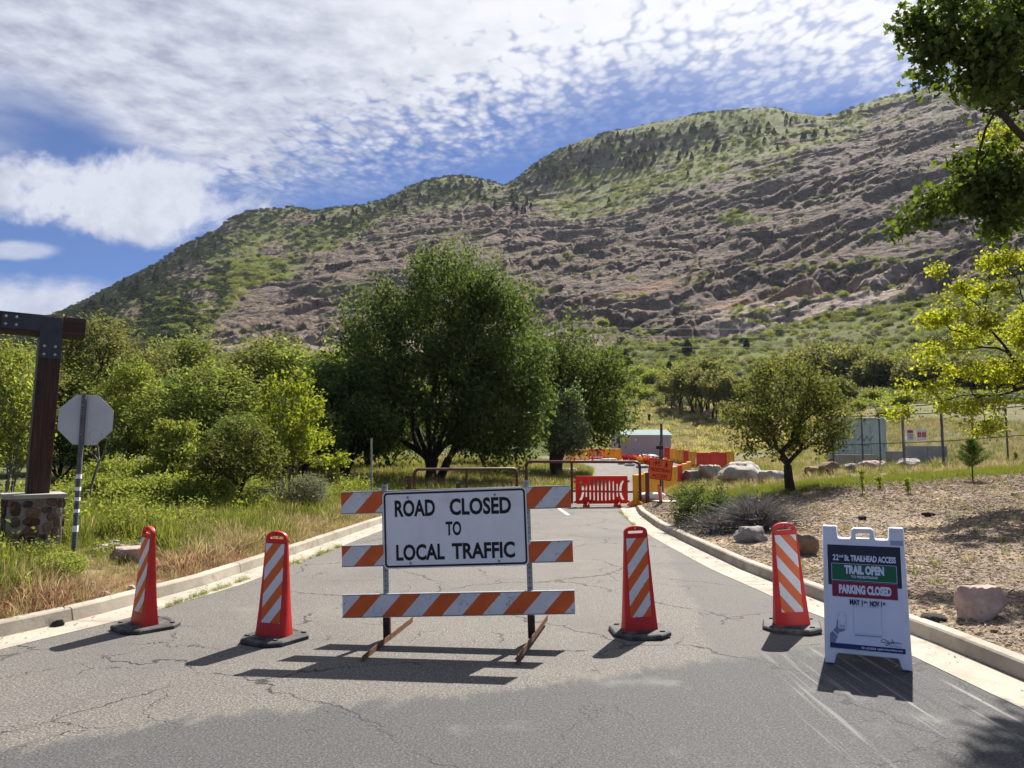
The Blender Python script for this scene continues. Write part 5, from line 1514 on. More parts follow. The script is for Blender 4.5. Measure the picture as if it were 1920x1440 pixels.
def tank():
    d = 37.5; x0 = (1572 - 960) / FPX * d; x1 = (1658 - 960) / FPX * d
    zb = 1.8 + (846 - 872) / FPX * d; zt = 1.8 + (846 - 787) / FPX * d
    TEAL = worn('cabinet_teal', (.42, .53, .50), .14, 1.6, .05, (.33, .40, .39), .5, rough=.55, spec=.4)
    TEALL = worn('cabinet_pale', (.40, .47, .47), .08, 1.6, .05, rough=.55)
    t = thing('utility_cabinet', 'pale green steel cabinet with vertical panels inside the fenced yard', 'utility cabinet', ((x0 + x1) / 2, d, zb - .3), R(-6))
    L = x1 - x0; hh = zt - zb + .3
    mb = MB(); mb.box((0, .9, hh / 2), (L, 1.8, hh)); obj('body', mb.mesh('body', .03), TEAL, t)
    mb = MB(); mb.box((0, .9, hh + .05), (L + .12, 1.95, .10)); obj('lid', mb.mesh('lid', .02), TEALL, t)
    n_ = 3
    for k in range(n_):
        mb = MB(); mb.box((-L / 2 + (k + .5) * L / n_, -.014, hh / 2 - .04), (L / n_ - .06, .03, hh - .35))
        dr = obj('door', mb.mesh('door', .008), TEAL, t)
        mb = MB(); mb.box((-L / 2 + (k + .85) * L / n_, -.045, hh * .5), (.03, .03, .18)); obj('handle', mb.mesh('handle'), GALV_DARK, dr)
    mb = MB(); mb.box((L / 2 - .05, -.02, hh / 2), (.10, .04, hh)); obj('corner_trim', mb.mesh('corner_trim'), TEALL, t)
    mb = MB()
    x_ = L / 2 - 1.0; zz_ = hh * .60
    obj('graffiti', stroke_mesh('graffiti', [[(x_ - .35, zz_), (x_ - .15, zz_ + .25), (x_ - .05, zz_ - .05), (x_ + .1, zz_ + .22), (x_ + .2, zz_ - .02), (x_ + .38, zz_ + .2)], [(x_ - .3, zz_ - .2), (x_ + .05, zz_ - .25)]], .02), GALV_DARK, t, (0, -.045, 0))
tank()

# ------------------------------------------------------------------ power lines
for k, (y0, y1) in enumerate(((612, 609), (628, 622), (645, 646))):
    D_ = 205 + k * 4
    pts = []
    for s in np.linspace(0, 1, 25):
        px = 980 + s * 1200; py = y0 + (y1 - y0) * s + 14 * (4 * s * (1 - s)) * .5
        a_, te_ = px_el(px, py)
        r_ = D_ / math.cos(float(a_)); pts.append((r_ * math.sin(a_), r_ * math.cos(a_), EYE + r_ * float(te_)))
    mb = MB(); mb.tube(pts, .030, 4)
    tag(obj('power_line', mb.mesh('power_line'), GALV, None), ('uppermost', 'middle', 'lowest')[k] + ' of three thin power lines crossing before the rock face', 'power line', 'power lines crossing before the mountain')

# ------------------------------------------------------------------ trees and shrubs
def lobes_sample(rs, lobes, n, shell=2.0):
    wts = np.array([l[3] * l[4] * l[5] * (l[6] if len(l) > 6 else 1) for l in lobes], float) ** .8; wts /= wts.sum()
    pick = rs.choice(len(lobes), n, p=wts)
    d = rs.normal(size=(n, 3)); d /= np.linalg.norm(d, axis=1)[:, None]
    r_ = rs.uniform(0, 1, n) ** (1 / (3.0 * shell / 2.0))
    L = np.array([l[:6] for l in lobes], float)[pick]
    return L[:, :3] + d * L[:, 3:] * r_[:, None]

def kmeans(rs, P, k, it=6):
    c = P[rs.choice(len(P), k, replace=False)]
    for _ in range(it):
        a = ((P[:, None] - c[None]) ** 2).sum(-1).argmin(1)
        for j in range(k):
            if (a == j).any(): c[j] = P[a == j].mean(0)
    return a

class Tree:
    def __init__(self, seed, tips, base=(0, 0, 0), fork=1.5, r0=.2, stems=1, lean=(0, 0), wander=.12, frac=.42, min_r=.012, droop=0.0):
        self.rs = np.random.RandomState(seed)
        self.P = tips; self.segs = []; self.tw = []
        self.N = len(tips); self.r0 = r0; self.wander = wander; self.frac = frac; self.min_r = min_r; self.droop = droop
        b = np.array(base, float)
        if stems > 1:
            lab = kmeans(self.rs, tips[:, :2], stems)
            for j in range(stems):
                idx = np.where(lab == j)[0]
                if not len(idx): continue
                a = self.rs.uniform(0, 6.28)
                bb = b + np.array([.12 * math.cos(a), .12 * math.sin(a), 0]) * (r0 / .2)
                c = tips[idx].mean(0); d = c - bb
                top = bb + np.array([d[0] * .15, d[1] * .15, fork])
                rr = r0 * math.sqrt(len(idx) / self.N) * .95
                self.seg(bb - np.array([0, 0, .3]), top, rr * 1.3, rr, np.array([0, 0, 1.]))
                self.grow(top, (top - bb) / np.linalg.norm(top - bb), idx, rr)
        else:
            top = b + np.array([lean[0], lean[1], fork])
            self.seg(b - np.array([0, 0, .3]), top, r0 * 1.35, r0 * .9, np.array([0, 0, 1.]))
            self.grow(top, np.array([lean[0] * .3, lean[1] * .3, 1.]), np.arange(self.N), r0 * .9)
    def seg(self, a, b, ra, rb, d0, n=4):
        L = np.linalg.norm(b - a)
        m = a + d0 / (np.linalg.norm(d0) + 1e-6) * L * .45 + self.rs.normal(size=3) * L * self.wander
        t = np.linspace(0, 1, n)[:, None]
        pts = (1 - t) ** 2 * a + 2 * t * (1 - t) * m + t ** 2 * b
        self.segs.append((pts, np.linspace(ra, rb, n)))
        d = b - m
        return d / (np.linalg.norm(d) + 1e-6)
    def grow(self, s, d, idx, r, depth=0):
        n = len(idx)
        if n == 1:
            tip = self.P[idx[0]]
            self.seg(s, tip, max(r, self.min_r), self.min_r * .5, d, 3)
            self.tw.append((s, tip)); return
        if n <= 3:
            for i in idx:
                self.seg(s, self.P[i], max(r * .7, self.min_r), self.min_r * .5, d, 3); self.tw.append((s, self.P[i]))
            return
        k = 3 if n > 14 and depth < 2 else 2
        lab = kmeans(self.rs, self.P[idx], k)
        for j in range(k):
            sub = idx[lab == j]
            if not len(sub): continue
            c = self.P[sub].mean(0)
            f = self.frac * self.rs.uniform(.8, 1.2)
            e = s + (c - s) * f
            rr = max(r * math.sqrt(len(sub) / n) * .96, self.min_r)
            nd = self.seg(s, e, min(r, rr * 1.15), rr, d)
            self.grow(e, nd, sub, rr, depth + 1)
    def wood(self, name, sides=5):
        V = []; F = []; b = 0
        ang = np.arange(sides) * 2 * math.pi / sides
        for pts, rad in self.segs:
            n = len(pts)
            t = np.gradient(pts, axis=0); t /= np.linalg.norm(t, axis=1)[:, None] + 1e-9
            ref = np.array([0, 0, 1.]) if abs(t[0, 2]) < .8 else np.array([1., 0, 0])
            a = np.cross(t, ref); a /= np.linalg.norm(a, axis=1)[:, None] + 1e-9
            c = np.cross(a, t)
            ring = pts[:, None] + (a[:, None] * np.cos(ang)[None, :, None] + c[:, None] * np.sin(ang)[None, :, None]) * rad[:, None, None]
            V.append(ring.reshape(-1, 3))
            i = np.arange(n - 1)[:, None] * sides + np.arange(sides)[None]
            i2 = np.arange(n - 1)[:, None] * sides + (np.arange(sides)[None] + 1) % sides
            F.append((np.stack([i, i2, i2 + sides, i + sides], -1).reshape(-1, 4)) + b)
            b += n * sides
        return mesh(name, np.concatenate(V), np.concatenate(F), True)
    def leafpts(self, per, sigma, lo=.25, hi=1.12):
        A = np.array([a for a, _ in self.tw]); B = np.array([b for _, b in self.tw])
        n = len(A)
        # twigs of very different length: anchor leaf spray to the outer metre or so
        L = np.linalg.norm(B - A, axis=1)
        t0 = np.maximum(lo, 1 - 1.6 * sigma * 4 / (L + 1e-6))
        i = np.repeat(np.arange(n), per)
        t = self.rs.uniform(0, 1, len(i)); t = t0[i] + (hi - t0[i]) * t
        p = A[i] + (B - A)[i] * t[:, None]
        off = self.rs.normal(size=(len(i), 3)) * sigma
        off[:, 2] -= self.droop * np.abs(self.rs.normal(size=len(i)))
        return p + off, (B - A)[i] / (L[i][:, None] + 1e-6)

DIAMOND = np.array([(-.5, 0), (0, -.27), (.5, 0), (0, .27)])
MAPLE = np.array([(-.42, 0), (-.30, -.26), (-.02, -.20), (.06, -.50), (.22, -.22), (.55, 0), (.22, .22), (.06, .50), (-.02, .20), (-.30, .26)])
SPRAY = np.array([(-.5, 0), (-.2, -.22), (.1, -.10), (.25, -.24), (.5, 0), (.25, .24), (.1, .10), (-.2, .22)])
def leaves(name, rs, pts, dirs, size, shape=DIAMOND, flat=.6, hang=0.0, jit=.35, keep_dir=.5):
    n = len(pts)
    ax = dirs * keep_dir + rs.normal(size=(n, 3)) * .7; ax[:, 2] -= hang
    ax /= np.linalg.norm(ax, axis=1)[:, None] + 1e-9
    nr = rs.normal(size=(n, 3)); nr[:, 2] += flat * 2.2 * np.where(rs.uniform(size=n) < .85, 1, -1)
    nr -= ax * (nr * ax).sum(1)[:, None]; nr /= np.linalg.norm(nr, axis=1)[:, None] + 1e-9
    sd = np.cross(nr, ax)
    s = size * rs.uniform(1 - jit, 1 + jit, n)
    k = len(shape)
    V = pts[:, None] + (ax[:, None] * shape[None, :, :1] + sd[:, None] * shape[None, :, 1:]) * s[:, None, None]
    # a slight fold along the midrib
    V += nr[:, None] * (np.abs(shape[None, :, 1:]) * .35 * s[:, None, None])
    F = np.arange(n * k).reshape(n, k)
    return mesh(name, V.reshape(-1, 3), F)

def make_tree(name, label, cat, loc, rot, lobes, tips, per, sigma, size, leafm, barkm=None, seed=1, fork=1.5, r0=.2, stems=1, lean=(0, 0), shape=DIAMOND, flat=.5, hang=0.0, shell=2.0, zmin=None, droop=0.0, wander=.12, group=None, frac=.42, extra=None, keep_dir=.5, min_r=.012):
    rs = np.random.RandomState(seed)
    P = lobes_sample(rs, lobes, tips, shell)
    if zmin is not None: P[:, 2] = np.maximum(P[:, 2], zmin + rs.uniform(0, .6, len(P)))
    T = Tree(seed + 50, P, fork=fork, r0=r0, stems=stems, lean=lean, wander=wander, droop=droop, frac=frac, min_r=min_r)
    t = thing(name, label, cat, loc, rot, group)
    obj('trunk', T.wood('trunk'), barkm or BARK, t)
    pts, dirs = T.leafpts(per, sigma)
    obj('crown', leaves('crown', T.rs, pts, dirs, size, shape, flat, hang, keep_dir=keep_dir), leafm, t)
    return t

def place(px, d): 
    p = at(px, d); return p

# --- the large elm
big = make_tree('elm_tree', 'large dark green spreading tree with forked trunk behind the left gate', 'tree', place(812, 35), 0.0,
    [(-2.2, 0, 5.6, 2.9, 3.0, 2.8), (.6, -.3, 7.5, 3.0, 3.0, 2.7), (2.7, .2, 6.0, 2.8, 3.0, 2.9), (-3.0, -.5, 3.3, 2.3, 2.6, 1.9), (2.9, -.6, 3.2, 2.7, 2.6, 1.9), (.3, -1.2, 4.6, 3.0, 2.4, 2.2), (.3, 0, 9.3, 1.4, 1.5, 1.1, .8), (4.2, 0, 4.4, 1.5, 2, 1.8), (1.9, 0, 8.2, 1.3, 1.5, 1.1, .7), (-1.7, .2, 7.9, 1.2, 1.4, .9, .7), (-3.2, -.8, 2.0, 1.5, 1.8, 1.0, 1.3), (3.4, -.8, 2.0, 1.8, 1.8, 1.0, 1.3), (1.6, -1.6, 2.4, 1.6, 1.2, 1.1, 1.2), (-1.2, 2.0, 2.2, 2.0, 1.2, 1.2)],
    640, 108, .30, .17, LEAF_DEEP, seed=11, fork=1.0, r0=.42, stems=4, hang=.5, droop=.25, zmin=.75, shell=2.2, frac=.40)
big.scale = (1.0, 1.05, 1.10)
# --- trees right of it
make_tree('elm_tree', 'rounded green tree on the right flank of the large dark tree', 'tree', place(1052, 45), .4,
    [(0, 0, 5.2, 2.9, 2.9, 2.4), (1.3, 0, 3.9, 2.5, 2.6, 1.9), (-1.3, 0, 4.2, 2.3, 2.5, 2.0), (2.3, 0, 2.6, 1.6, 1.8, 1.3)], 260, 90, .34, .18, LEAF_ELM, seed=21, fork=1.2, r0=.3, stems=2, hang=.5, droop=.25, zmin=.9).scale = (1.34, 1.2, 1.26)
make_tree('poplar_tree', 'small tree with glossy silvery leaves standing before the rounded green one', 'tree', place(1040, 40), .4,
    [(.5, 0, 3.2, 1.15, 1.1, 1.2), (1.0, 0, 2.2, 1.1, 1.1, .9), (-.2, 0, 2.3, 1.0, 1.0, .8), (.9, 0, 4.2, .8, .8, .8)], 120, 80, .22, .15, LEAF_SILVER, seed=23, fork=1.0, r0=.16, hang=.2, zmin=.9)
# --- crab apple right
make_tree('crab_apple_tree', 'low spreading tree with sparse bronze green leaves and crooked black trunk', 'tree', place(1482, 24.0), .2,
    [(-1.2, 0, 2.3, 1.25, 1.5, .8), (1.1, 0, 2.3, 1.25, 1.5, .9), (0, 0, 3.2, 1.5, 1.5, .85), (-.6, -.2, 1.5, 1.4, 1.3, .6), (1.0, .3, 1.55, 1.2, 1.3, .55), (-.3, 0, 3.75, .8, .8, .45)], 270, 44, .15, .11, LEAF_BRONZE, seed=31, fork=.75, r0=.135, lean=(-.14, 0), zmin=.75, wander=.22, shell=2.0, min_r=.010)

# --- maple whose boughs hang into the right of the view (trunk outside the frame)
def KD(py): return 1.42 if py < 200 else 1.70
def bough_tree():
    rs = np.random.RandomState(8)
    base = Vector((11.2, 12.6, h1(11.2, 12.6)))
    def loc(px, py, d):
        d = d * KD(py); py = py - (48 if py > 200 else 25)
        return ((px - 960) / FPX * d - base.x, d - base.y, EYE + (846 - py) / FPX * d - base.z)
    lob = []
    for px, py, d, rx, ry, rz, wt in ((1770, 25, 8.2, .26, .5, .14, 1.2), (1830, 60, 8.0, .32, .5, .22, 1.4), (1775, 132, 8.1, .13, .3, .15, 1.3), (1720, 62, 8.3, .20, .3, .09, 1.2), (1880, 95, 7.9, .2, .4, .25, 1.3), (1905, 140, 7.9, .12, .3, .2, 1), (1860, 30, 8.6, .3, .5, .2, 1),
                                     (1850, 400, 7.8, .42, .55, .22, 1.3), (1780, 415, 7.9, .36, .5, .19, 1.2), (1890, 345, 7.9, .26, .5, .20, 1.1), (1745, 452, 7.9, .22, .35, .11, 1.2), (1905, 440, 7.7, .22, .4, .22, 1.2), (1820, 335, 8.1, .2, .3, .12, 1), (1700, 470, 8.0, .07, .15, .05, 1),
                                     (2050, 60, 8.6, 1.0, 1.4, .9, .8), (2080, 400, 8.6, .9, 1.4, .8, .8), (2250, 200, 9.0, 1.2, 1.6, 1.6, .5), (2150, -300, 8.8, 1.6, 1.8, 1.4, .4)):
        lob.append((*loc(px, py, d), rx * KD(py), ry * KD(py), rz * KD(py), wt * 3))
    P = lobes_sample(rs, lob, 520, 2.0)
    T = Tree(88, P, fork=2.2, r0=.24, wander=.10, frac=.5, min_r=.009)
    t = thing('maple_tree', 'dark leafy maple boughs hanging in from the right edge of the view', 'tree', base)
    obj('trunk', T.wood('trunk', 6), BARK, t)
    pts, dirs = T.leafpts(100, .15, .5, 1.1)
    obj('crown', leaves('crown', T.rs, pts, dirs, .125, MAPLE, .55, .35), LEAF_MAPLE, t)
bough_tree()
def yellow_tree():
    rs = np.random.RandomState(9)
    base = Vector((12.9, 17.0, h1(12.9, 17.0)))
    def loc(px, py, d):
        d = d * 1.15
        return ((px - 960) / FPX * d - base.x, d - base.y, EYE + (846 - py) / FPX * d - base.z)
    lob = []
    for px, py, d, rx, ry, rz in ((1850, 540, 14.5, .75, .9, .10), (1800, 590, 14.2, .75, .9, .09), (1870, 620, 14.8, .8, 1, .12), (1790, 650, 14.4, .7, .8, .09), (1850, 690, 14.4, .8, 1, .10), (1760, 720, 14.2, .65, .6, .07), (1700, 775, 14.1, .45, .4, .05), (1790, 765, 14.2, .8, .7, .08), (1870, 755, 14.5, .7, .8, .10), (1840, 805, 14.3, .55, .6, .06),
                                   (1895, 250, 15.2, .35, .6, .45), (1880, 300, 15, .25, .4, .2), (1900, 480, 15, .5, .8, .2), (1760, 500, 14.5, .25, .3, .05), (1725, 690, 14.2, .35, .3, .05), (1900, 800, 14.4, .5, .6, .1), (1750, 600, 14.3, .35, .4, .05), (1905, 700, 14.6, .6, .9, .2),
                                   (2050, 600, 15, 1.3, 1.6, .9), (2100, 350, 15.2, 1.3, 1.6, 1.2), (2200, 700, 15.4, 1.2, 1.6, .8)):
        lob.append((*loc(px, py, d), rx * 1.15, ry * 1.15, rz * 1.15, 3))
    P = lobes_sample(rs, lob, 1000, 1.9)
    T = Tree(91, P, fork=.9, r0=.16, wander=.10, frac=.48, min_r=.007)
    t = thing('honey_locust_tree', 'bright yellow green tree with airy layered boughs at the right edge', 'tree', base)
    obj('trunk', T.wood('trunk', 6), BARK, t)
    pts, dirs = T.leafpts(58, .09, .45, 1.08)
    obj('crown', leaves('crown', T.rs, pts, dirs, .088, DIAMOND, .7, .05), LEAF_YELLOW, t)
yellow_tree()

# --- wood on the left: prototypes of 8 m trees, then individuals
def proto(lobes, tips, per, sigma, size, m, seed, **kw):
    t = make_tree('tmp_proto', 'x', 'tree', (0, 0, -500), 0, lobes, tips, per, sigma, size, m, seed=seed, **kw)
    return t
L_ROUND = [(0, 0, 5.2, 2.1, 2.1, 2.2), (1.2, .3, 4.0, 1.7, 1.8, 1.7), (-1.2, -.2, 4.1, 1.7, 1.8, 1.7), (.2, -.6, 6.6, 1.2, 1.3, 1.1), (0, .2, 2.6, 1.8, 1.8, 1.0)]
L_TALL = [(0, 0, 5.6, 1.5, 1.5, 2.3), (.8, .2, 4.0, 1.4, 1.4, 1.6), (-.8, -.3, 3.6, 1.5, 1.5, 1.6), (.2, 0, 7.3, .8, .8, .9), (-.4, 0, 2.2, 1.3, 1.3, .8)]
L_OPEN = [(-1.6, 0, 5.6, 1.5, 1.5, 1.2), (1.5, .4, 5.9, 1.6, 1.5, 1.3), (0, -.5, 7.0, 1.5, 1.4, 1.0), (-.3, .8, 4.8, 1.8, 1.6, .9), (2.2, 0, 4.4, 1.1, 1.1, .8), (-2.2, 0, 4.1, 1.0, 1.0, .7)]
L_BROAD = [(-1.9, 0, 3.7, 1.7, 1.8, 1.6), (1.9, 0, 3.9, 1.8, 1.8, 1.7), (0, 0, 5.2, 2.2, 2.0, 1.7), (0, -1.0, 3.0, 2.2, 1.5, 1.3), (-.8, 0, 6.6, 1.2, 1.2, .9), (1.1, .1, 6.2, 1.3, 1.3, 1.0)]
PR = {}
PR['round'] = proto(L_ROUND, 210, 75, .27, .17, LEAF_MID, 101, fork=1.3, r0=.16, stems=2, zmin=.8, hang=.2)
PR['tall'] = proto(L_TALL, 190, 75, .25, .16, LEAF_LITE, 102, fork=1.2, r0=.13, stems=2, zmin=.7, hang=.2)
PR['open'] = proto(L_OPEN, 200, 66, .27, .15, LEAF_OLIVE, 103, fork=2.2, r0=.17, stems=2, zmin=2.5, hang=.2, wander=.2)
PR['broad'] = proto(L_BROAD, 240, 75, .28, .17, LEAF_MID, 104, fork=1.0, r0=.17, stems=3, zmin=.7, hang=.3)
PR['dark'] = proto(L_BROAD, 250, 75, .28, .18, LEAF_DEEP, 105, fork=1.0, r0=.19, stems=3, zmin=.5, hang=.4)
used = {k: False for k in PR}
def tree_at(kind, px, d, ytop, width, rz, name, label, group=None, h0=7.9, w0=4.6):
    p = at(px, d)
    hgt = EYE + (846 - ytop) / FPX * d - p.z
    sc = hgt / h0 * 1.05
    wx = (width / FPX * d) / w0 if width else sc
    wx = min(max(wx, sc * .7), sc * 1.5)
    if used[kind]:
        t = dup(PR[kind], p, rz, (wx, wx, sc), label)
    else:
        t = PR[kind]; used[kind] = True; t.location = p; t.rotation_euler = (0, 0, rz); t.scale = (wx, wx, sc); t['label'] = label
    t.name = name
    if group: t['group'] = group
    elif 'group' in t: del t['group']
    t['category'] = 'tree'
    return t
GW = 'trees of the wood on the left'
tree_at('open', 172, 36, 612, 215, .3, 'locust_tree', 'airy olive green tree with dark forked limbs right of the timber post', GW)
tree_at('round', 345, 44, 622, 170, 1.2, 'box_elder_tree', 'tall mid green tree rising highest in the wood left of the centre', GW)
tree_at('tall', 245, 30, 682, 160, 2.0, 'box_elder_tree', 'pale yellow green tree behind the right side of the octagonal sign', GW)
tree_at('round', 392, 29, 672, 215, 3.1, 'box_elder_tree', 'bright mid green rounded tree in the middle of the wood', GW)
tree_at('open', 480, 41, 640, 220, 1.9, 'locust_tree', 'thin olive tree with bare grey twigs behind the bright round one', GW)
tree_at('broad', 570, 39, 634, 240, .4, 'box_elder_tree', 'broad green tree filling the gap left of the large dark tree', GW)
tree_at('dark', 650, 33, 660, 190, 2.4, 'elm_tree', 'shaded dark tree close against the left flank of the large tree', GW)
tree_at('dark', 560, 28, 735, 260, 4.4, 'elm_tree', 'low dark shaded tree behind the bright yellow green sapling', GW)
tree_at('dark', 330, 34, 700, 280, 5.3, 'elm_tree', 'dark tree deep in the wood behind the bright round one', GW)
tree_at('broad', 70, 33, 655, 200, 1.0, 'box_elder_tree', 'leafy green tree directly behind the timber post', GW)
tree_at('tall', 20, 21, 655, 150, 5.0, 'ash_tree', 'pale slender tree left of the timber post at the picture edge', GW)
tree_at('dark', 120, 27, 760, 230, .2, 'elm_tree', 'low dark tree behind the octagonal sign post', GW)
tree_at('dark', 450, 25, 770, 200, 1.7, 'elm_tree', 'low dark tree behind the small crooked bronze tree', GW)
tree_at('open', -60, 30, 640, 240, 4.0, 'locust_tree', 'olive tree at the far left edge of the wood', GW)
tree_at('broad', -120, 20, 690, 260, 3.0, 'box_elder_tree', 'broad green tree just beyond the left picture edge', GW)
tree_at('round', 690, 45, 640, 230, .9, 'box_elder_tree', 'green tree peeping out behind the left of the large dark tree', GW)
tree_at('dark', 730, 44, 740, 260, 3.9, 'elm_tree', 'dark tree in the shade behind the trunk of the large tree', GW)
tree_at('broad', 905, 52, 760, 300, 2.2, 'box_elder_tree', 'low green tree beyond the large dark tree toward the lot', GW)
tree_at('dark', 215, 47, 650, 260, 2.9, 'elm_tree', 'far dark tree between the olive tree and the tall green one', GW)
tree_at('broad', 440, 50, 655, 300, 5.9, 'box_elder_tree', 'far broad green tree at the back of the wood', GW)

def maple_sapling(px, d, ytop, label, m, w_, seed, layers=6, name='maple_sapling', bark=BARK_PALE, size=.10, per=44, base_frac=.3):
    p = at(px, d); hgt = EYE + (846 - ytop) / FPX * d - p.z
    rs = np.random.RandomState(seed); lob = []
    W = w_ / FPX * d / 2
    for k in range(layers):
        f = base_frac + (1 - base_frac) * (k + .5) / layers
        rad = W * (1 - .62 * (f - base_frac) / (1 - base_frac)) 
        for a in np.linspace(0, 6.28, 5)[:-1] + rs.uniform(0, 1.5):
            lob.append((rad * .55 * math.cos(a), rad * .55 * math.sin(a), hgt * f + rs.uniform(-.15, .15), rad * .55, rad * .45, hgt * .018, 1.5))
    return make_tree(name, label, 'tree', p, seed, lob, 170, per, .10, size, m, bark, seed=seed, fork=hgt * .22, r0=.05 * hgt / 4, stems=3, shape=DIAMOND, flat=.8, keep_dir=.8, frac=.45)
maple_sapling(548, 20, 690, 'bright yellow green sapling with drooping tiers of leaves before the dark wood', LEAF_LIME, 225, 41, 7)
maple_sapling(330, 19, 795, 'young bright green sapling with thin pale stem in the undergrowth', LEAF_LITE, 150, 43, 5, base_frac=.15)
make_tree('crab_apple_tree', 'small crooked tree with sparse bronze leaves on the left bank', 'tree', place(452, 17.2), 1.0,
    [(-.55, 0, 1.15, .65, .7, .42), (.5, 0, 1.25, .65, .7, .45), (0, 0, 1.75, .7, .7, .40), (-.7, .2, .95, .5, .5, .25)], 120, 46, .12, .085, LEAF_BRONZE, seed=45, fork=.5, r0=.07, lean=(.05, 0), zmin=.6, wander=.22, min_r=.006)
make_tree('bare_sapling', 'thin pale nearly leafless sapling right of the octagonal sign', 'tree', place(188, 16.5), 0,
    [(-.15, 0, 1.6, .35, .3, .4), (.3, 0, 1.8, .3, .3, .35)], 22, 6, .07, .09, LEAF_BRONZE, BARK_PALE, seed=47, fork=1.05, r0=.03, min_r=.007)
make_tree('ash_sapling', 'spindly pale green sapling between the timber post and the picture edge', 'tree', place(28, 15.5), 0,
    [(0, 0, 2.4, .6, .6, .6), (.2, 0, 1.6, .6, .6, .5), (-.2, 0, 3.1, .45, .45, .5)], 80, 34, .13, .10, LEAF_LITE, BARK_PALE, seed=48, fork=.8, r0=.05, stems=3)

# --- shrubs
def shrub(name, label, p, lobes, tips, per, sigma, size, m, seed, barkm=None, hang=0, shape=DIAMOND, group=None, min_r=.004, flat=.4):
    return make_tree(name, label, 'shrub', p, seed * .7, lobes, tips, per, sigma, size, m, barkm or BARK, seed=seed, fork=.06, r0=.03, stems=5, hang=hang, shape=shape, group=group, min_r=min_r, flat=flat, shell=2.2)
pS = gp(1268, 972)
shrub('green_shrub', 'dense dark green shrub behind the right kerb in front of the orange sign', Vector((4.05, 17.4, h1(4.05, 17.4))), [(-.05, 0, .45, .5, .55, .45), (.35, .2, .6, .5, .5, .42), (-.25, 0, .75, .3, .3, .25), (.75, .2, .5, .4, .4, .35)], 150, 48, .075, .05, LEAF_DEEP, 61)
# dead grey brush: many thin arching stems
def dead_brush(label, p, rad, hgt, n, seed):
    rs = np.random.RandomState(seed); t = thing('dead_shrub', label, 'shrub', p)
    segs = []
    V = []; F = []; b = 0
    for k in range(n):
        a = rs.uniform(0, 6.28); r_ = rad * rs.uniform(.25, 1.0); h_ = hgt * rs.uniform(.45, 1.0) * (1 - .45 * (r_ / rad) ** 2)
        st = np.array([rs.uniform(-.3, .3) * rad, rs.uniform(-.3, .3) * rad, -.02]); e = np.array([r_ * math.cos(a) * 1.35, r_ * math.sin(a), h_])
        m_ = st * .5 + e * .5 + np.array([0, 0, h_ * .35]) + rs.normal(size=3) * .06
        for sub in range(3):
            e2 = e + rs.normal(size=3) * np.array([.16, .16, .10]); t_ = np.linspace(0 if sub == 0 else .45, 1, 5)[:, None]
            pts = (1 - t_) ** 2 * st + 2 * t_ * (1 - t_) * m_ + t_ ** 2 * e2
            w0 = np.linspace(.007, .003, 5)
            side = np.cross(pts[-1] - pts[0], rs.normal(size=3)); side /= np.linalg.norm(side) + 1e-9
            V.append(np.stack([pts - side * w0[:, None], pts + side * w0[:, None]], 1).reshape(-1, 3))
            i = np.arange(4)[:, None] * 2
            F.append(np.concatenate([i, i + 1, i + 3, i + 2], 1) + b); b += 10
    obj('twigs', mesh('twigs', np.concatenate(V), np.concatenate(F)), TWIG_GREY, t)
    # low mat of dark fallen stems at the foot
    lv = leaves('dry_leaves', rs, np.stack([rs.normal(size=700) * rad * .7 * 1.3, rs.normal(size=700) * rad * .6, np.abs(rs.normal(size=700)) * hgt * .3], 1), np.tile(np.array([[0, 0, 1.]]), (700, 1)), .05)
    obj('dry_leaves', lv, TWIG_GREY, t)
dead_brush('tangled grey dead shrub sprawling right of the green shrub', Vector((5.0, 16.0, h1(5.0, 16.0))), .72, .72, 520, 5)
dead_brush('low dark dead brush at the foot of the green shrub by the kerb', Vector((4.25, 15.9, h1(4.25, 15.9))), .55, .35, 260, 6)
shrub('sagebrush', 'pale grey green sagebrush mound left of the barricade on the bank', at(548, 18.2), [(0, 0, .42, .85, .7, .40), (.5, 0, .5, .5, .5, .38), (-.5, 0, .35, .5, .5, .3)], 230, 44, .07, .045, LEAF_SAGE, 63, BARK_PALE)
GS = 'leafy green bushes on the left bank'
for i, (px, d, sx, sz, lb) in enumerate(((215, 17.5, 1.1, .62, 'leafy green bush right behind the octagonal sign post'), (280, 16.5, 1.15, .60, 'leafy green bush in the middle of the left bank'), (345, 17.0, 1.1, .62, 'leafy green bush left of the small bronze tree'), (250, 19.0, 1.2, .8, 'taller leafy green bush at the rear of the left bank'), (400, 18.5, .9, .55, 'leafy green bush just left of the crooked bronze trunk'))):
    if i == 0:
        proto_b = shrub('leafy_bush', lb, at(px, d), [(0, 0, .42, .75, .6, .38), (.45, 0, .5, .45, .5, .36), (-.45, .1, .4, .5, .45, .34)], 240, 52, .075, .06, LEAF_LITE, 65, group=GS)
        proto_b.scale = (sx, 1, sz / .62)
    else:
        dup(proto_b, at(px, d), i * 1.3, (sx, 1, sz / .62), lb)
dup(proto_b, gp(110, 1085), 2.0, (.55, .5, .36), 'low yellow green weed bush left of the octagonal sign post near the kerb')
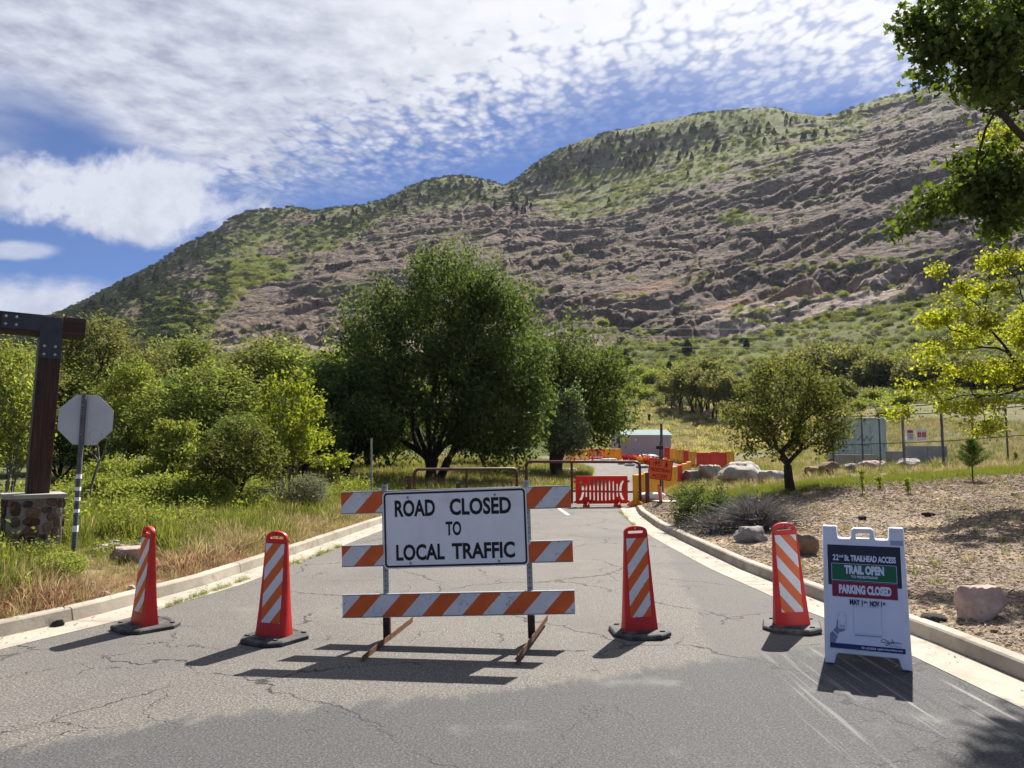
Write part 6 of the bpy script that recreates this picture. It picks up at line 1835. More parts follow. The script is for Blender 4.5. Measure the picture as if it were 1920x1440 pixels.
# conifer sapling and other young plants in the mulch
def fir(px, d, ytop, label):
    p = at(px, d); hgt = EYE + (846 - ytop) / FPX * d - p.z
    rs = np.random.RandomState(3); t = thing('pine_sapling', label, 'tree', p)
    mb = MB(); mb.tube([(0, 0, -.1), (0, 0, hgt * .95)], [.022, .006], 6); obj('trunk', mb.mesh('trunk'), BARK, t)
    pts = []; dr = []
    for k in range(150):
        f = rs.uniform(.30, 1.0); L = .55 * hgt * (1 - f) ** .75 * .95 + .06; a = rs.uniform(0, 6.28)
        o = np.array([0, 0, hgt * f * .9]); dv_ = np.array([math.cos(a), math.sin(a), .75]); dv_ /= np.linalg.norm(dv_)
        for s in np.linspace(.15, 1, 16):
            q_ = o + dv_ * L * s; nd = dv_ + rs.normal(size=3) * .5; pts.append(q_ + rs.normal(size=3) * .012); dr.append(nd / np.linalg.norm(nd))
    pts = np.array(pts); dr = np.array(dr)
    pts = np.repeat(pts, 3, 0); dr = np.repeat(dr, 3, 0)
    obj('needles', leaves('needles', rs, pts, dr, .085, np.array([(-.5, -.05), (.5, -.02), (.5, .02), (-.5, .05)]), .1, keep_dir=1.6), LEAF_FIR, t)
fir(1818, 22.5, 818, 'small bright green pine sapling standing in the mulch at the right')
for i, (px, py, ht, lb) in enumerate(((1618, 925, .75, 'tall spindly weed left of centre in the mulch bed'), (1650, 918, .40, 'short weed beside the tall spindly one in the mulch'), (1703, 925, .42, 'small upright weed in the mulch left of the pine sapling'), (1905, 868, .5, 'leafy weed at the right picture edge below the fence'))):
    p = gp(px, py)
    make_tree('tall_weed', lb, 'plant', p, i, [(0, 0, ht * .75, .07, .07, ht * .25), (0, 0, ht * .4, .06, .06, ht * .3)], 16, 26, .035, .05, LEAF_LITE, LEAF_LITE, seed=70 + i, fork=ht * .15, r0=.012, min_r=.004)

# --- oaks on the foot of the hill
PO = make_tree('gambel_oak', 'x', 'tree', (0, 0, 0), 0, [(0, 0, 4.0, 1.6, 1.6, 1.0), (1.1, .2, 3.3, 1.2, 1.2, .9), (-1.1, 0, 3.4, 1.2, 1.2, .9), (0, -.4, 4.6, 1.0, 1.0, .5)], 90, 46, .30, .30, LEAF_OLIVE, seed=81, fork=1.2, r0=.13, stems=3, zmin=2.0, wander=.2)
PO2 = make_tree('gambel_oak', 'x', 'tree', (0, 0, 0), 0, [(0, 0, 2.6, 1.9, 1.8, 1.3), (1.2, .2, 1.9, 1.3, 1.2, 1.0), (-1.2, 0, 1.8, 1.2, 1.2, 1.0)], 100, 50, .30, .30, LEAF_OLIVE, seed=83, fork=.6, r0=.11, stems=3, zmin=.4)
PO3 = make_tree('mountain_shrub', 'x', 'tree', (0, 0, 0), 0, [(0, 0, 1.3, 1.5, 1.4, 1.0), (.9, .2, 1.0, 1.0, 1.0, .8), (-.9, 0, 1.0, 1.0, 1.0, .8)], 80, 46, .24, .26, LEAF_LITE, seed=85, fork=.3, r0=.08, stems=3, zmin=.2)
def hill_tree(P_, first, px, py, hpx, name, label, group, rz, cat='tree'):
    p = gp(px, py); d = math.hypot(p.x, p.y)
    h0 = {PO: 5.0, PO2: 3.7, PO3: 2.2}[P_]
    sc = hpx / FPX * d / h0
    if first: t = P_; t.location = p; t.rotation_euler = (0, 0, rz); t.scale = (sc * 1.1, sc * 1.1, sc); t['label'] = label; t['group'] = group
    else: t = dup(P_, p, rz, (sc * 1.1, sc * 1.1, sc), label, group)
    t.name = name; t['category'] = cat
    return t
g1 = [(1275, 770, 78), (1262, 765, 62), (1295, 775, 82), (1318, 780, 80), (1340, 786, 84), (1308, 768, 85), (1360, 790, 80), (1330, 770, 90), (1382, 790, 75), (1250, 758, 50)]
g1.sort()
for i, (a, b, c_) in enumerate(g1):
    hill_tree(PO, i == 0, a, b, c_, 'gambel_oak', 'olive oak, %s from the left in the grove above the yellow grass' % ORD[i], 'oak grove above the yellow grass slope', i * 1.1)
g2 = [(1500, 735, 70), (1530, 728, 75), (1560, 730, 78), (1590, 735, 75), (1620, 735, 70), (1480, 745, 60), (1650, 740, 66), (1545, 712, 62), (1605, 715, 62), (1680, 735, 60), (1440, 752, 55), (1415, 760, 50), (1460, 725, 50), (1715, 740, 60), (1750, 742, 60), (1790, 740, 62), (1840, 745, 66), (1880, 748, 66), (1515, 765, 55), (1570, 762, 50)]
g2.sort()
for i, (a, b, c_) in enumerate(g2):
    hill_tree(PO2, i == 0, a, b, c_, 'gambel_oak', 'rounded olive scrub oak, %s from the left on the slope above the fenced yard' % ORD[i], 'oak scrub above the fenced yard', i * 1.7)
g3 = [(1228, 728, 36, 'bright yellow green bush at the left of the oak grove'), (1203, 712, 26, 'round green bush on the brushy slope right of the tall trees'), (1185, 745, 22, 'low grey green bush above the shed'), (1215, 752, 24, 'pale bush on the upper edge of the yellow grass'), (1640, 762, 30, 'dark round bush on the orange dirt bank'), (1610, 775, 22, 'small round bush at the left end of the orange dirt bank'), (1700, 770, 34, 'round bush at the right end of the orange dirt bank'), (1665, 790, 24, 'bush at the foot of the orange dirt bank')]
for i, (a, b, c_, lb) in enumerate(g3):
    hill_tree(PO3, i == 0, a, b, c_, 'hill_bush', lb, 'bushes on the foot of the hill', i * 2.1, 'bush')
hill_tree(PO3, False, 1130, 612, 15, 'rock_bush', 'lone round green bush on the pale rock knob above the trees', 'bushes on the foot of the hill', .4, 'bush')
# junipers
def juniper_proto():
    rs = np.random.RandomState(4); t = thing('juniper_tree', 'x', 'tree')
    P = lobes_sample(rs, [(0, 0, 1.6, .95, .95, 1.4), (0, 0, 2.6, .55, .55, .9), (.3, 0, .9, .9, .9, .7)], 1500, 2.6)
    mb = MB(); mb.tube([(0, 0, -.4), (0, 0, 1.6)], [.14, .06], 6); obj('trunk', mb.mesh('trunk'), BARK, t)
    obj('crown', leaves('crown', rs, P, P * .3, .36, DIAMOND, .2), LEAF_PINE, t); return t
PJ = juniper_proto()
for i, (a, b, c_, lb) in enumerate(((1173, 690, 36, 'dark round juniper nearest the tall trees on the slope'), (1289, 668, 32, 'dark juniper standing right of the rock gully foot'), (1255, 695, 18, 'small dark juniper below the rock gully'), (1400, 655, 20, 'dark juniper on the brush slope under the rock face'), (1745, 612, 26, 'dark juniper high on the slope near the yellow green tree'))):
    p = gp(a, b); d = math.hypot(p.x, p.y); sc = c_ / FPX * d / 3.5
    if i == 0: t = PJ; t.location = p; t.scale = (sc * 1.1, sc * 1.1, sc); t['label'] = lb; t['group'] = 'junipers on the brush slope'
    else: dup(PJ, p, i * 1.3, (sc * 1.1, sc * 1.1, sc), lb, 'junipers on the brush slope')
# conifers on the ridges
def conifer_proto():
    rs = np.random.RandomState(6); t = thing('pine_tree', 'x', 'tree')
    n = 900; f = rs.uniform(0, 1, n) ** .8; r_ = (1 - f) ** .8 * 1.5 * rs.uniform(.35, 1, n) ** .5; a = rs.uniform(0, 6.28, n)
    P = np.stack([r_ * np.cos(a), r_ * np.sin(a), .6 + f * 6.2], 1)
    mb = MB(); mb.tube([(0, 0, -.8), (0, 0, 6)], [.16, .04], 5); obj('trunk', mb.mesh('trunk'), BARK, t)
    obj('crown', leaves('crown', rs, P, np.stack([np.cos(a), np.sin(a), -.2 + 0 * a], 1), .75, DIAMOND, .3), LEAF_PINE, t); return t
PC = conifer_proto()
rs = np.random.RandomState(19)
spots = []
def ridge_run(x0, x1, n, dy0, dy1, s0, s1):
    for k in range(n):
        px = rs.uniform(x0, x1); py = np.interp(px, RIDGE[:, 0], RIDGE[:, 1]) + rs.uniform(dy0, dy1); spots.append((px, py, rs.uniform(s0, s1)))
ridge_run(150, 300, 34, 6, 34, 10, 20); ridge_run(300, 420, 22, 4, 40, 7, 14); ridge_run(590, 760, 26, 4, 30, 7, 13); ridge_run(740, 930, 36, 3, 40, 7, 14)
ridge_run(950, 1140, 54, 4, 70, 8, 17); ridge_run(1140, 1330, 46, 4, 80, 8, 20); ridge_run(1330, 1520, 18, 4, 60, 7, 14)
spots += [(1505, 262, 17), (1527, 258, 16), (1550, 256, 16), (1458, 282, 12), (1345, 275, 20), (1340, 285, 18), (1190, 300, 18), (1290, 330, 12), (1110, 358, 14), (1142, 383, 18)]
for i, (px, py, hp) in enumerate(spots):
    p = gp(px, py); d = math.hypot(p.x, p.y); sc = hp / FPX * d / 6.8 * 1.05
    lb, gr = (('dark conifer on the lower left shoulder of the mountain ridge', 'conifers on the left shoulder') if px < 430 else ('dark conifer on the middle peak left of the notch in the ridge', 'conifers on the middle peak') if px < 945 else ('dark conifer on the steep ridge just right of the notch', 'conifers right of the notch') if px < 1140 else ('dark conifer on the long right ridge and the green slope under it', 'conifers on the right ridge'))
    if i == 0: t = PC; t.location = p; t.scale = (sc,) * 3; t['label'] = lb; t['group'] = gr
    else: dup(PC, p, rs.uniform(0, 6), (sc * rs.uniform(1.0, 1.9), sc * rs.uniform(1.0, 1.9), sc * rs.uniform(.7, 1.15)), lb, gr)

# ------------------------------------------------------------------ rocks
def boulder_mesh(seed, sx, sy, sz, m, planes=16, sub=4, rough=.10):
    rs = np.random.RandomState(seed)
    bm = bmesh.new(); bmesh.ops.create_icosphere(bm, subdivisions=sub, radius=1)
    u = np.array([v.co[:] for v in bm.verts]); u /= np.linalg.norm(u, axis=1)[:, None]
    nrm = rs.normal(size=(planes, 3)); nrm /= np.linalg.norm(nrm, axis=1)[:, None]
    nrm = np.concatenate([nrm, [[0, 0, 1]]]); dd = np.concatenate([rs.uniform(.62, .95, planes), [rs.uniform(.6, .8)]])
    k = u @ nrm.T
    r_ = np.where(k > .05, dd[None] / np.maximum(k, .05), 9).min(1); r_ = np.minimum(r_, 1.15)
    r_ = r_ * (1 + rough * fbm(u * 2.2 + seed, 4, .6) + .03 * ridged(u * 4 + seed, 3))
    co = u * r_[:, None] * np.array([sx, sy, sz])
    for v, c in zip(bm.verts, co): v.co = c
    me = bpy.data.meshes.new('boulder'); bm.to_mesh(me); bm.free()
    me.polygons.foreach_set('use_smooth', np.ones(len(me.polygons), dtype=bool))
    try: me.set_sharp_from_angle(angle=R(28))
    except Exception: pass
    me.materials.append(m)
    return me
def rock(label, px, py, wpx, hpx, m, seed, rz=0.0, name='boulder', group=None, dep=.8, sub=4, tilt=(0, 0)):
    """px,py: foot of the rock in the photo, wpx,hpx its size there"""
    p = gp(px, py); k = p.y / FPX
    w_ = wpx * k / 2; h_ = hpx * k
    me = boulder_mesh(seed, w_ * 1.08, w_ * dep, h_ * .72, m, sub=sub)
    o = obj(name, me, None, None, (p.x, p.y + w_ * dep * .6, p.z + h_ * .38), (tilt[0], tilt[1], rz))
    o['seed'] = seed
    return tag(o, label, 'rock', group)
rock('pink and white angular rock in the mulch beside the trail sign', 1850, 1163, 84, 62, ROCK_PINK, 3, .3, dep=.7)
rock('flat black chunk of old asphalt lying behind the kerb right of the trail sign', 1757, 1166, 56, 14, ROCK_DARK, 8, .2, 'asphalt_chunk', dep=.5, sub=3)
rock('tan angular rock right behind the striped panel by the kerb', 1516, 1042, 58, 40, ROCK_BROWN, 15, .5, dep=.8)
rock('flat pale grey rock between the brown rock and the striped panel', 1410, 1017, 66, 28, ROCK_GREY, 12, .1)
rock('brown rounded rock behind the right kerb', 1361, 1000, 48, 32, ROCK_BROWN, 17, .9)
rock('small pink pointed rock at the kerb left of the brown rounded rock', 1285, 984, 34, 22, ROCK_PINK, 18, .3, sub=3)
rock('large pale boulder in the row left of the crooked tree', 1396, 909, 84, 46, ROCK_PALE, 21, .2)
rock('pale angular boulder behind the grey dead shrub', 1340, 906, 60, 36, ROCK_PALE, 22, 1.2)
rock('blocky grey boulder behind the green shrub', 1300, 910, 56, 32, ROCK_GREY, 23, .4)
rock('white boulder at the trunk of the crooked tree', 1448, 906, 52, 26, ROCK_PALE, 24, 2.0)
rock('dark brown boulder right of the crooked trunk', 1530, 892, 40, 20, ROCK_BROWN, 25, 1.0)
rock('grey brown boulder in the row under the low concrete barrier', 1562, 890, 44, 24, ROCK_BROWN, 26, .2)
rock('small grey boulder left of the long pink slab', 1598, 886, 28, 18, ROCK_GREY, 27, .7)
rock('long pink slab boulder below the green cabinet', 1640, 882, 60, 20, ROCK_PINK, 28, .1, dep=.6)
rock('rounded white boulder in front of the fence', 1711, 878, 52, 20, ROCK_PALE, 29, .3)
rock('small tan boulder right of the rounded white one by the fence', 1771, 874, 22, 11, ROCK_PALE, 30, .3, sub=3)
rock('bright white boulder in the grass behind the taller gate', 1000, 896, 46, 17, ROCK_PALE, 31, .3)
rock('grey flat boulder in the grass left of the red barrier', 1060, 889, 44, 12, ROCK_GREY, 32, .8)
rock('dark grey boulder in the grass behind the lower gate', 920, 905, 40, 14, ROCK_DARK, 33, .2)
rock('brown grey boulder behind the right end of the lower gate', 962, 902, 40, 18, ROCK_BROWN, 34, 1.2)
rock('pink flat boulder on the bank just above the top barricade rail', 678, 928, 58, 14, ROCK_PINK, 35, .2)
rock('grey boulder on the bank left of the white sign top', 745, 922, 34, 14, ROCK_GREY, 36, .6)
rock('small grey boulder behind the white sign under the lower gate', 838, 918, 34, 12, ROCK_GREY, 37, .6)
rock('large pale pink rock in the weeds left of the edge-on striped panel', 240, 1056, 72, 34, ROCK_PINK, 38, .4)
rock('pale rock in the weeds at the left picture edge', 8, 1105, 44, 36, ROCK_PALE, 39, .4)
GP = 'pale stones heaped in the weeds'
rs = np.random.RandomState(12)
for i in range(16):
    px = 178 + i * 6.2 + rs.uniform(-3, 3); py = 1034 - 8 * math.sin(i / 15 * 3.1) + rs.uniform(-6, 8)
    rock('pale cobble in the heap of stones beside the octagonal sign post', px, py, rs.uniform(14, 24), rs.uniform(9, 14), ROCK_PALE, 100 + i, rs.uniform(0, 3), 'cobble', GP, sub=3)
rock('black clod of asphalt lying in the left gutter', 106, 1176, 24, 14, ROCK_DARK, 55, .3, 'asphalt_chunk', sub=3)
for i, (px, py, lb) in enumerate(((197, 1118, 'small pale stone just above the left kerb near the edge-on panel'), (245, 1106, 'pale stone lying on the kerb edge behind the edge-on panel'), (172, 1100, 'small pinkish stone in dry grass above the left kerb'))):
    rock(lb, px, py, 14, 9, ROCK_PINK, 130 + i, i, 'stone', None, sub=3)
for i, (px, py, w_, lb) in enumerate(((1867, 1186, 14, 'small round brown stone at the foot of the pink rock'), (1905, 930, 16, 'small stone lying in the mulch at the right picture edge'), (1620, 975, 18, 'flat dark bark slab in the middle of the mulch bed'), (1745, 968, 22, 'dark bark slab in the mulch right of the weeds'))):
    rock(lb, px, py, w_, 8, (ROCK_BROWN, ROCK_PALE, ROCK_DARK, ROCK_DARK)[i], 140 + i, i, ('stone', 'stone', 'bark_slab', 'bark_slab')[i], None, sub=3)

# ------------------------------------------------------------------ ground cover too numerous to count: scattered copies of small tufts
def scatter(name, label, cat, pts, rots, scl, idx, protos, m_index=None):
    col = bpy.data.collections.new(name + '_source')
    for i, (me, m) in enumerate(protos):
        o = bpy.data.objects.new('%s_source_%02d' % (name, i), me)
        if not me.materials: me.materials.append(m)
        col.objects.link(o)
    me = bpy.data.meshes.new(name)
    n = len(pts); me.vertices.add(n); me.vertices.foreach_set('co', np.asarray(pts, np.float32).ravel())
    a = me.attributes.new('rot', 'FLOAT_VECTOR', 'POINT'); a.data.foreach_set('vector', np.asarray(rots, np.float32).ravel())
    a = me.attributes.new('scl', 'FLOAT_VECTOR', 'POINT'); a.data.foreach_set('vector', np.asarray(scl, np.float32).ravel())
    a = me.attributes.new('idx', 'INT', 'POINT'); a.data.foreach_set('value', np.asarray(idx, np.int32))
    o = bpy.data.objects.new(name, me); C.objects.link(o)
    ng = bpy.data.node_groups.new(name, 'GeometryNodeTree')
    ng.interface.new_socket('Geometry', in_out='INPUT', socket_type='NodeSocketGeometry')
    ng.interface.new_socket('Geometry', in_out='OUTPUT', socket_type='NodeSocketGeometry')
    N = ng.nodes; L = ng.links
    gi = N.new('NodeGroupInput'); go = N.new('NodeGroupOutput')
    ip = N.new('GeometryNodeInstanceOnPoints'); ci = N.new('GeometryNodeCollectionInfo')
    ci.inputs['Collection'].default_value = col; ci.inputs['Separate Children'].default_value = True; ci.inputs['Reset Children'].default_value = True
    def na(nm, dt):
        k = N.new('GeometryNodeInputNamedAttribute'); k.data_type = dt; k.inputs['Name'].default_value = nm
        return k.outputs['Attribute']
    L.new(gi.outputs[0], ip.inputs['Points']); L.new(ci.outputs[0], ip.inputs['Instance'])
    ip.inputs['Pick Instance'].default_value = True
    L.new(na('idx', 'INT'), ip.inputs['Instance Index'])
    e2r = N.new('FunctionNodeEulerToRotation'); L.new(na('rot', 'FLOAT_VECTOR'), e2r.inputs[0]); L.new(e2r.outputs[0], ip.inputs['Rotation'])
    L.new(na('scl', 'FLOAT_VECTOR'), ip.inputs['Scale'])
    L.new(ip.outputs[0], go.inputs[0])
    md = o.modifiers.new('scatter', 'NODES'); md.node_group = ng
    return tag(o, label, cat, None, 'stuff')

def tuft(seed, n, h, spread, wid, lean=.35, seedhead=0.0):
    rs = np.random.RandomState(seed); V = []; F = []
    for k in range(n):
        a = rs.uniform(0, 6.28); r_ = spread * math.sqrt(rs.uniform()); hh = h * rs.uniform(.5, 1.05)
        b = np.array([r_ * math.cos(a), r_ * math.sin(a), -.03]); d = np.array([math.cos(a + rs.normal() * .9), math.sin(a + rs.normal() * .9), 0])
        ln = abs(rs.normal()) * lean * hh
        t_ = np.array([0, .45, .8, 1.0])[:, None]
        p = b + np.array([0, 0, hh]) * t_ * (1 - .25 * t_ * ln / hh) + d * ln * t_ ** 2
        sd = np.array([-d[1], d[0], 0]) if rs.uniform() < .5 else np.array([1., 0, 0]); sd = sd / np.linalg.norm(sd)
        w_ = wid * rs.uniform(.7, 1.3) * np.array([1, .8, .5 + seedhead, .08])
        i0 = len(V)
        for q_, ww in zip(p, w_): V += [q_ - sd * ww, q_ + sd * ww]
        for j in range(3): F.append([i0 + 2 * j, i0 + 2 * j + 1, i0 + 2 * j + 3, i0 + 2 * j + 2])
    return mesh('tuft', np.array(V), np.array(F))
T_GREEN = [(tuft(s, 34, .34, .13, .0050), GRASS_GREEN) for s in (1, 2, 3)]
T_DRY = [(tuft(s, 30, .32, .14, .0040, .5, .5), GRASS_DRY) for s in (4, 5)]
T_RUST = [(tuft(s, 26, .22, .15, .0045, .6, .6), GRASS_RUST) for s in (6,)]
T_LUSH = [(leaves('weed_leaves', np.random.RandomState(7), np.stack([np.random.RandomState(8).normal(size=110) * .13, np.random.RandomState(9).normal(size=110) * .13, np.abs(np.random.RandomState(10).normal(size=110)) * .20], 1), np.tile([[0, 0, 1.]], (110, 1)), .06), LEAF_LITE)]
allp = T_GREEN + T_DRY + T_RUST + T_LUSH
rs = np.random.RandomState(77)
def sample_left(n, y0, y1, umax, pw):
    y = rs.uniform(0, 1, n) ** pw * (y1 - y0) + y0
    u = rs.uniform(0, 1, n) ** 1.35 * umax + .20
    return kl(y) - u, y, u
x1_, y1_, u1_ = sample_left(15000, 5.5, 27, 9.0, 1.15)
vis = (np.abs(x1_) / y1_ < .74)
x1_, y1_, u1_ = x1_[vis], y1_[vis], u1_[vis]
pat = pnoise(np.stack([x1_ * .55, y1_ * .55, 0 * x1_ + 3], -1)); pat2 = pnoise(np.stack([x1_ * 1.3, y1_ * 1.3, 0 * x1_ + 9], -1))
pd = 1 - sst(u1_ + 1.2 * pat, .35, 1.9)
r0_ = rs.uniform(size=len(x1_))
rusty = (u1_ + .6 * pat2 < .95) & (y1_ < 12.5)
lush = (pat2 > .12) & (u1_ > 1.6)
idx = np.where(rusty & (rs.uniform(size=len(x1_)) < .7), 5, np.where(r0_ < pd * .92 + .12, 3 + rs.randint(0, 2, len(x1_)), np.where(lush & (rs.uniform(size=len(x1_)) < .45), 6, rs.randint(0, 3, len(x1_)))))
sc_ = (.75 + .6 * rs.uniform(size=len(x1_))) * np.where(u1_ < .45, .5, 1.0) * (1 + .35 * np.clip(pat, -1, 1)) * np.where(idx == 5, 1.0, 1.0)
# short growth before the stone pier, round the stone heap and the large rocks
pc_ = x1_ / y1_ * FPX + 960
sc_ = np.where((pc_ > 0) & (pc_ < 175) & (y1_ > 9.4) & (y1_ < 11.6), sc_ * .45, sc_)
sc_ = np.where((pc_ > 165) & (pc_ < 335) & (y1_ > 9.2) & (y1_ < 12.2), sc_ * .42, sc_)
gx, gy = [x1_], [y1_]; gi_, gs_ = [idx], [sc_]
# verge beyond the gates and under the trees
n_ = 9000
y_ = rs.uniform(26, 66, n_); x_ = kl(y_) - .2 - rs.uniform(0, 1, n_) ** 1.2 * 22
keep = np.abs(x_) / y_ < .6
x_, y_ = x_[keep], y_[keep]
gx.append(x_); gy.append(y_); gi_.append(np.where(rs.uniform(size=len(x_)) < .40, 3 + rs.randint(0, 2, len(x_)), rs.randint(0, 3, len(x_)))); gs_.append(1.0 + .9 * rs.uniform(size=len(x_)))
# strip of green grass right of the crooked tree, tufts in the mulch, dry slope right of the barriers
n_ = 5200
x_ = rs.uniform(6, 24, n_); y_ = 25.5 + .18 * (x_ - 9) + rs.normal(size=n_) * 1.1
gx.append(x_); gy.append(y_); gi_.append(rs.randint(0, 3, n_)); gs_.append(.35 + .35 * rs.uniform(size=n_))
n_ = 7000
x_ = rs.uniform(5, 34, n_); y_ = rs.uniform(28, 62, n_); k_ = (x_ > kr(y_) + .5)
x_, y_ = x_[k_], y_[k_]
gx.append(x_); gy.append(y_); gi_.append(np.where(rs.uniform(size=len(x_)) < .6, 3 + rs.randint(0, 2, len(x_)), rs.randint(0, 3, len(x_)))); gs_.append(.7 + .7 * rs.uniform(size=len(x_)))
n_ = 420
y_ = rs.uniform(9, 24, n_); x_ = kr(y_) + .4 + rs.uniform(0, 1, n_) * 11
gx.append(x_); gy.append(y_); gi_.append(np.where(rs.uniform(size=n_) < .6, 3 + rs.randint(0, 2, n_), rs.randint(0, 3, n_))); gs_.append(.25 + .25 * rs.uniform(size=n_))
# weeds in the seam of the gutters
for (pts_, side) in (([(540, 1062), (600, 1040)], 0), ([(300, 1142), (390, 1112)], 0), ([(390, 1112), (470, 1085)], 0), ([(1160, 958), (1188, 985)], 1), ([(600, 1040), (640, 1024)], 0)):
    a_, b_ = ground_px(*pts_[0]), ground_px(*pts_[1]); m_ = 40
    t_ = rs.uniform(size=m_)[:, None]; q_ = a_ + (b_ - a_) * t_ + rs.normal(size=(m_, 2)) * .02
    gx.append(q_[:, 0]); gy.append(q_[:, 1]); gi_.append(rs.choice([0, 1, 6, 3], m_)); gs_.append(.10 + .16 * rs.uniform(size=m_))
gx = np.concatenate(gx); gy = np.concatenate(gy); gi_ = np.concatenate(gi_); gs_ = np.concatenate(gs_)
gz = H(gx, gy)
inroad = (gx > kl(gy)) & (gx < kr(gy)); gz = np.where(inroad, rise(gy), gz)
m_ = len(gx)
rot = np.stack([rs.normal(size=m_) * .08, rs.normal(size=m_) * .08, rs.uniform(0, 6.28, m_)], 1)
scatter('grass', 'mixed green and dry grass over the banks and verges', 'grass', np.stack([gx, gy, gz], 1), rot, np.stack([gs_, gs_, gs_ * rs.uniform(.8, 1.2, m_)], 1), gi_, allp)

# bark mulch chips
def chip(seed, l_, w_, t_):
    r_ = np.random.RandomState(seed); mb = MB()
    lo = [(-l_ / 2, -w_ / 2 * r_.uniform(.5, 1), 0), (l_ / 2, -w_ / 2 * r_.uniform(.4, 1), 0), (l_ / 2 * r_.uniform(.8, 1.1), w_ / 2 * r_.uniform(.4, 1), 0), (-l_ / 2 * r_.uniform(.8, 1.1), w_ / 2, 0)]
    mb.loft([lo, [(p[0] * .96, p[1] * .96, t_) for p in lo]]); return mb.mesh('chip')
CH_L = worn('bark_chip_light', (.44, .35, .25), .25, 30, .3, rough=.9); CH_M = worn('bark_chip_mid', (.30, .23, .155), .3, 30, .3, rough=.9); CH_D = worn('bark_chip_dark', (.15, .11, .08), .3, 30, .3, rough=.9)
chips = [(chip(1, .055, .016, .006), CH_L), (chip(2, .075, .022, .008), CH_M), (chip(3, .06, .025, .010), CH_D), (chip(4, .10, .020, .008), CH_D), (chip(5, .04, .022, .006), CH_L), (chip(6, .13, .035, .012), CH_M)]
n_ = 250000
y_ = 4.5 + rs.uniform(0, 1, n_) ** 1.5 * 23; x_ = kr(y_) + .2 + rs.uniform(0, 1, n_) * 15
k_ = (x_ / y_ < .72) & (x_ > 0); x_, y_ = x_[k_], y_[k_]
cl = pnoise(np.stack([x_ * .45, y_ * .45, 0 * x_], -1)); k_ = rs.uniform(size=len(x_)) < (.70 + .6 * cl); x_, y_ = x_[k_], y_[k_]
m_ = len(x_)
z_ = H(x_, y_) + rs.uniform(0, .012, m_)
s_ = rs.uniform(.28, .75, m_) * (1 + .03 * np.clip(y_ - 8, 0, 20))
scatter('mulch', 'shredded bark mulch covering the bed on the right', 'mulch', np.stack([x_, y_, z_], 1), np.stack([rs.normal(size=m_) * .20, rs.normal(size=m_) * .20, rs.uniform(0, 6.28, m_)], 1), np.stack([s_, s_, s_], 1), rs.choice(6, m_, p=[.27, .27, .11, .07, .22, .06]), chips)
# loose grit on the road margins and dead leaves in the left gutter
n_ = 700
t_ = rs.uniform(size=n_); y_ = 5 + rs.uniform(0, 1, n_) ** 1.4 * 19; sd = rs.uniform(size=n_) < .6
x_ = np.where(sd, kl(y_) + np.abs(rs.normal(size=n_)) * .28 + .01, kr(y_) - np.abs(rs.normal(size=n_)) * .22 - .01)
s_ = rs.uniform(.12, .40, n_)
scatter('leaf_litter', 'dry leaf litter and grit lying in the gutters', 'litter', np.stack([x_, y_, rise(y_) + .012], 1), np.stack([rs.normal(size=n_) * .3, rs.normal(size=n_) * .3, rs.uniform(0, 6.28, n_)], 1), np.stack([s_, s_, s_], 1), rs.choice(6, n_), chips)

# ------------------------------------------------------------------ brush on the hillsides
def clump(seed, lob, n, size, m, flat=.3):
    r_ = np.random.RandomState(seed); P = lobes_sample(r_, lob, n, 2.6); P[:, 2] = np.abs(P[:, 2])
    return (leaves('clump', r_, P, P / (np.linalg.norm(P, axis=1)[:, None] + .1), size, DIAMOND, flat), m)
cl_l = [(0, 0, .55, 1.0, 1.0, .6), (.7, .2, .45, .6, .6, .5), (-.6, -.3, .5, .6, .6, .45)]
brush = [clump(1, cl_l, 300, .26, LEAF_MID), clump(2, cl_l, 300, .26, LEAF_OLIVE), clump(3, cl_l, 300, .26, LEAF_SAGE), clump(4, cl_l, 300, .26, LEAF_LITE), clump(5, cl_l, 300, .28, LEAF_PINE)]
def hill_points(n, fn, rmin, rmax, seed):
    r_ = np.random.RandomState(seed)
    i = r_.uniform(np.interp(rmin, mr, np.arange(MR)), np.interp(rmax, mr, np.arange(MR)), n); j = r_.uniform(1, MC - 2, n)
    i0 = i.astype(int); j0 = j.astype(int)
    k = r_.uniform(size=n) < fn(DU[i0, j0], DV[i0, j0], RRm[i0, j0], rockm[i0, j0], n1[i0, j0], n2[i0, j0], grn[i0, j0])
    i0, j0 = i0[k], j0[k]; f = r_.uniform(size=(2, len(i0)))
    def L(a): return (a[i0, j0] * (1 - f[0]) + a[i0 + 1, j0] * f[0]) * (1 - f[1]) + (a[i0, j0 + 1] * (1 - f[0]) + a[i0 + 1, j0 + 1] * f[0]) * f[1]
    return np.stack([L(XM), L(YM), L(ZM)], 1), i0, j0
def foot(u, v, r_, rk, a, b, gg):
    dens = sst(u, 980, 1180) * sst(v, 782, 742) * (.35 + .9 * np.clip(a + .6 * b + .35, 0, 1)) + (u < 1000) * .5
    return np.clip(dens * (1 - rk) * (1 - .8 * ((v > 745) & (u < 1420))), 0, 1)
P1, i0, j0 = hill_points(30000, foot, 90, 345, 1)
m_ = len(P1); s_ = rs.uniform(.55, 1.5, m_) * (1 + .3 * n1[i0, j0]); ix = rs.choice(5, m_, p=[.28, .28, .24, .15, .05])
def mid(u, v, r_, rk, a, b, gg):
    d_ = (.25 + .9 * np.clip(b + .8 * a + .2, 0, 1)) * (1 - rk) * .9 + rk * .022
    d_ = np.maximum(d_, .9 * sst(v - np.interp(u, RIDGE[:, 0], RIDGE[:, 1]), 75, 15) * sst(u, 1110, 1030) * (1 - .5 * rk))
    return np.clip(d_, 0, 1)
P2, i2, j2 = hill_points(42000, mid, 345, 1006, 2)
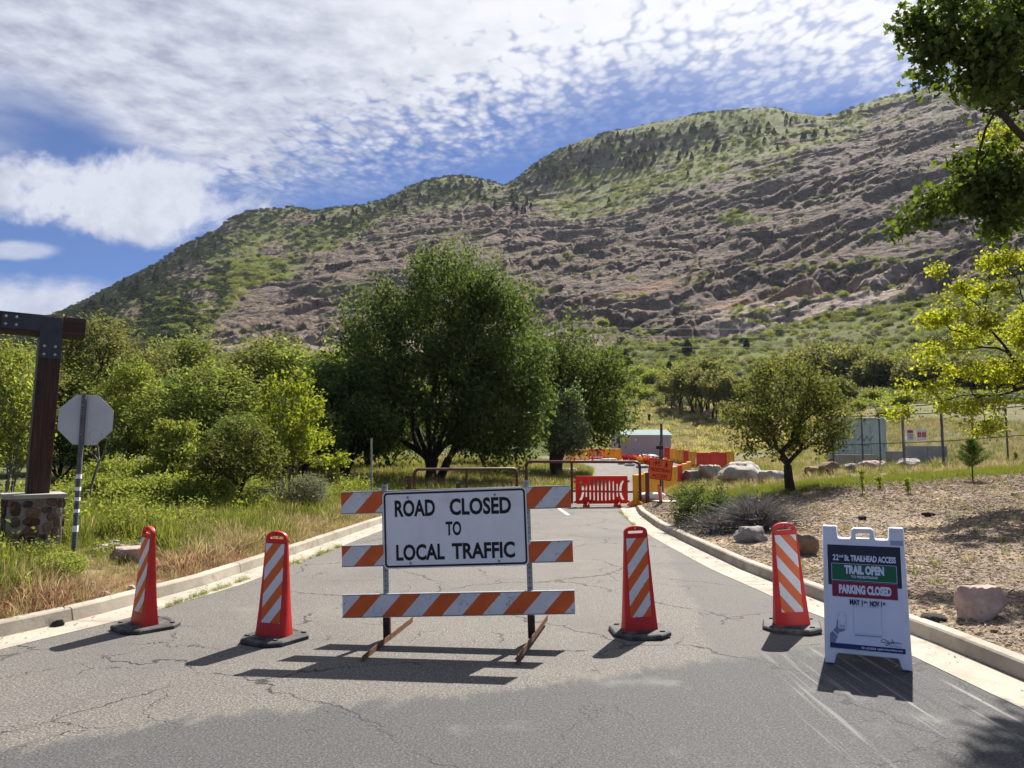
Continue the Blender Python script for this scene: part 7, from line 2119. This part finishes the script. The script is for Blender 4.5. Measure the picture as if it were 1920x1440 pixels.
m2 = len(P2); s2 = rs.uniform(.8, 2.3, m2) * np.where(rockm[i2, j2] > .5, .7, 1.0)
# darker, taller brush and juniper towards the ridges
dk = sst(DV[i2, j2] - np.interp(DU[i2, j2], RIDGE[:, 0], RIDGE[:, 1]), 90, 10) * np.where(DU[i2, j2] < 1090, 1.0, sst(n2[i2, j2] + .6 * n1[i2, j2], .05, .35) * sst(DU[i2, j2], 1500, 1380)) + .6 * (DU[i2, j2] < 430)
ix2 = np.where(rs.uniform(size=m2) < dk * .75 + .10, 4, rs.choice(4, m2, p=[.38, .30, .12, .20]))
s2 = s2 * np.where(ix2 == 4, 1.25, 1.0)
Pa = np.concatenate([P1, P2]); sa = np.concatenate([s_, s2]); ia = np.concatenate([ix, ix2]); m_ = len(Pa)
scatter('hillside_brush', 'low green and olive brush covering the slopes of the mountain', 'brush', Pa, np.stack([0 * sa, 0 * sa, rs.uniform(0, 6.28, m_)], 1), np.stack([sa * 1.15, sa * 1.15, sa * rs.uniform(.7, 1.25, m_)], 1), ia, brush)
# tall grass on the yellow slope above the shed
def yel(u, v, r_, rk, a, b, gg): return sst(u, 1000, 1120) * sst(u, 1700, 1500) * (.6 + .4 * b)
P3_, i3, j3 = hill_points(9000, yel, 76, 170, 3)
m_ = len(P3_); s_ = rs.uniform(1.6, 3.2, m_)
DRYG = leafmat('grass_straw', (.28, .235, .08), (.44, .37, .14), (.56, .48, .22), .35, (1.1, 1.05, .8))
scatter('slope_grass', 'tall yellow grass on the slope behind the shed', 'grass', P3_, np.stack([0 * s_, 0 * s_, rs.uniform(0, 6.28, m_)], 1), np.stack([s_, s_, s_ * .8], 1), rs.choice(3, m_, p=[.45, .35, .2]), [(tuft(20, 34, .34, .2, .012, .5, .4), DRYG), (tuft(21, 34, .34, .2, .012, .5, .4), GRASS_DRY), (tuft(22, 34, .34, .2, .012), GRASS_GREEN)])

# ------------------------------------------------------------------ thin air haze over the whole valley
zt_ = float(ZM.max()) + 22; zb_ = float(min(ZM.min(), GZ.min())) - 1.0
mb = MB(); mb.box((0, 600, (zt_ + zb_) / 2), (2000, 1320, zt_ - zb_))
def haze_mat():
    m = bpy.data.materials.new('haze'); m.use_nodes = True; m.node_tree.nodes.clear(); g = G(m.node_tree)
    o = g.n('ShaderNodeOutputMaterial'); v = g.n('ShaderNodeVolumePrincipled')
    v.inputs['Color'].default_value = (.80, .88, 1.0, 1); v.inputs['Density'].default_value = .000045; v.inputs['Anisotropy'].default_value = .2
    g.nt.links.new(v.outputs[0], o.inputs['Volume']); return m
tag(obj('haze', mb.mesh('haze'), haze_mat()), 'thin bluish summer haze lying over the valley', 'haze', kind='stuff')
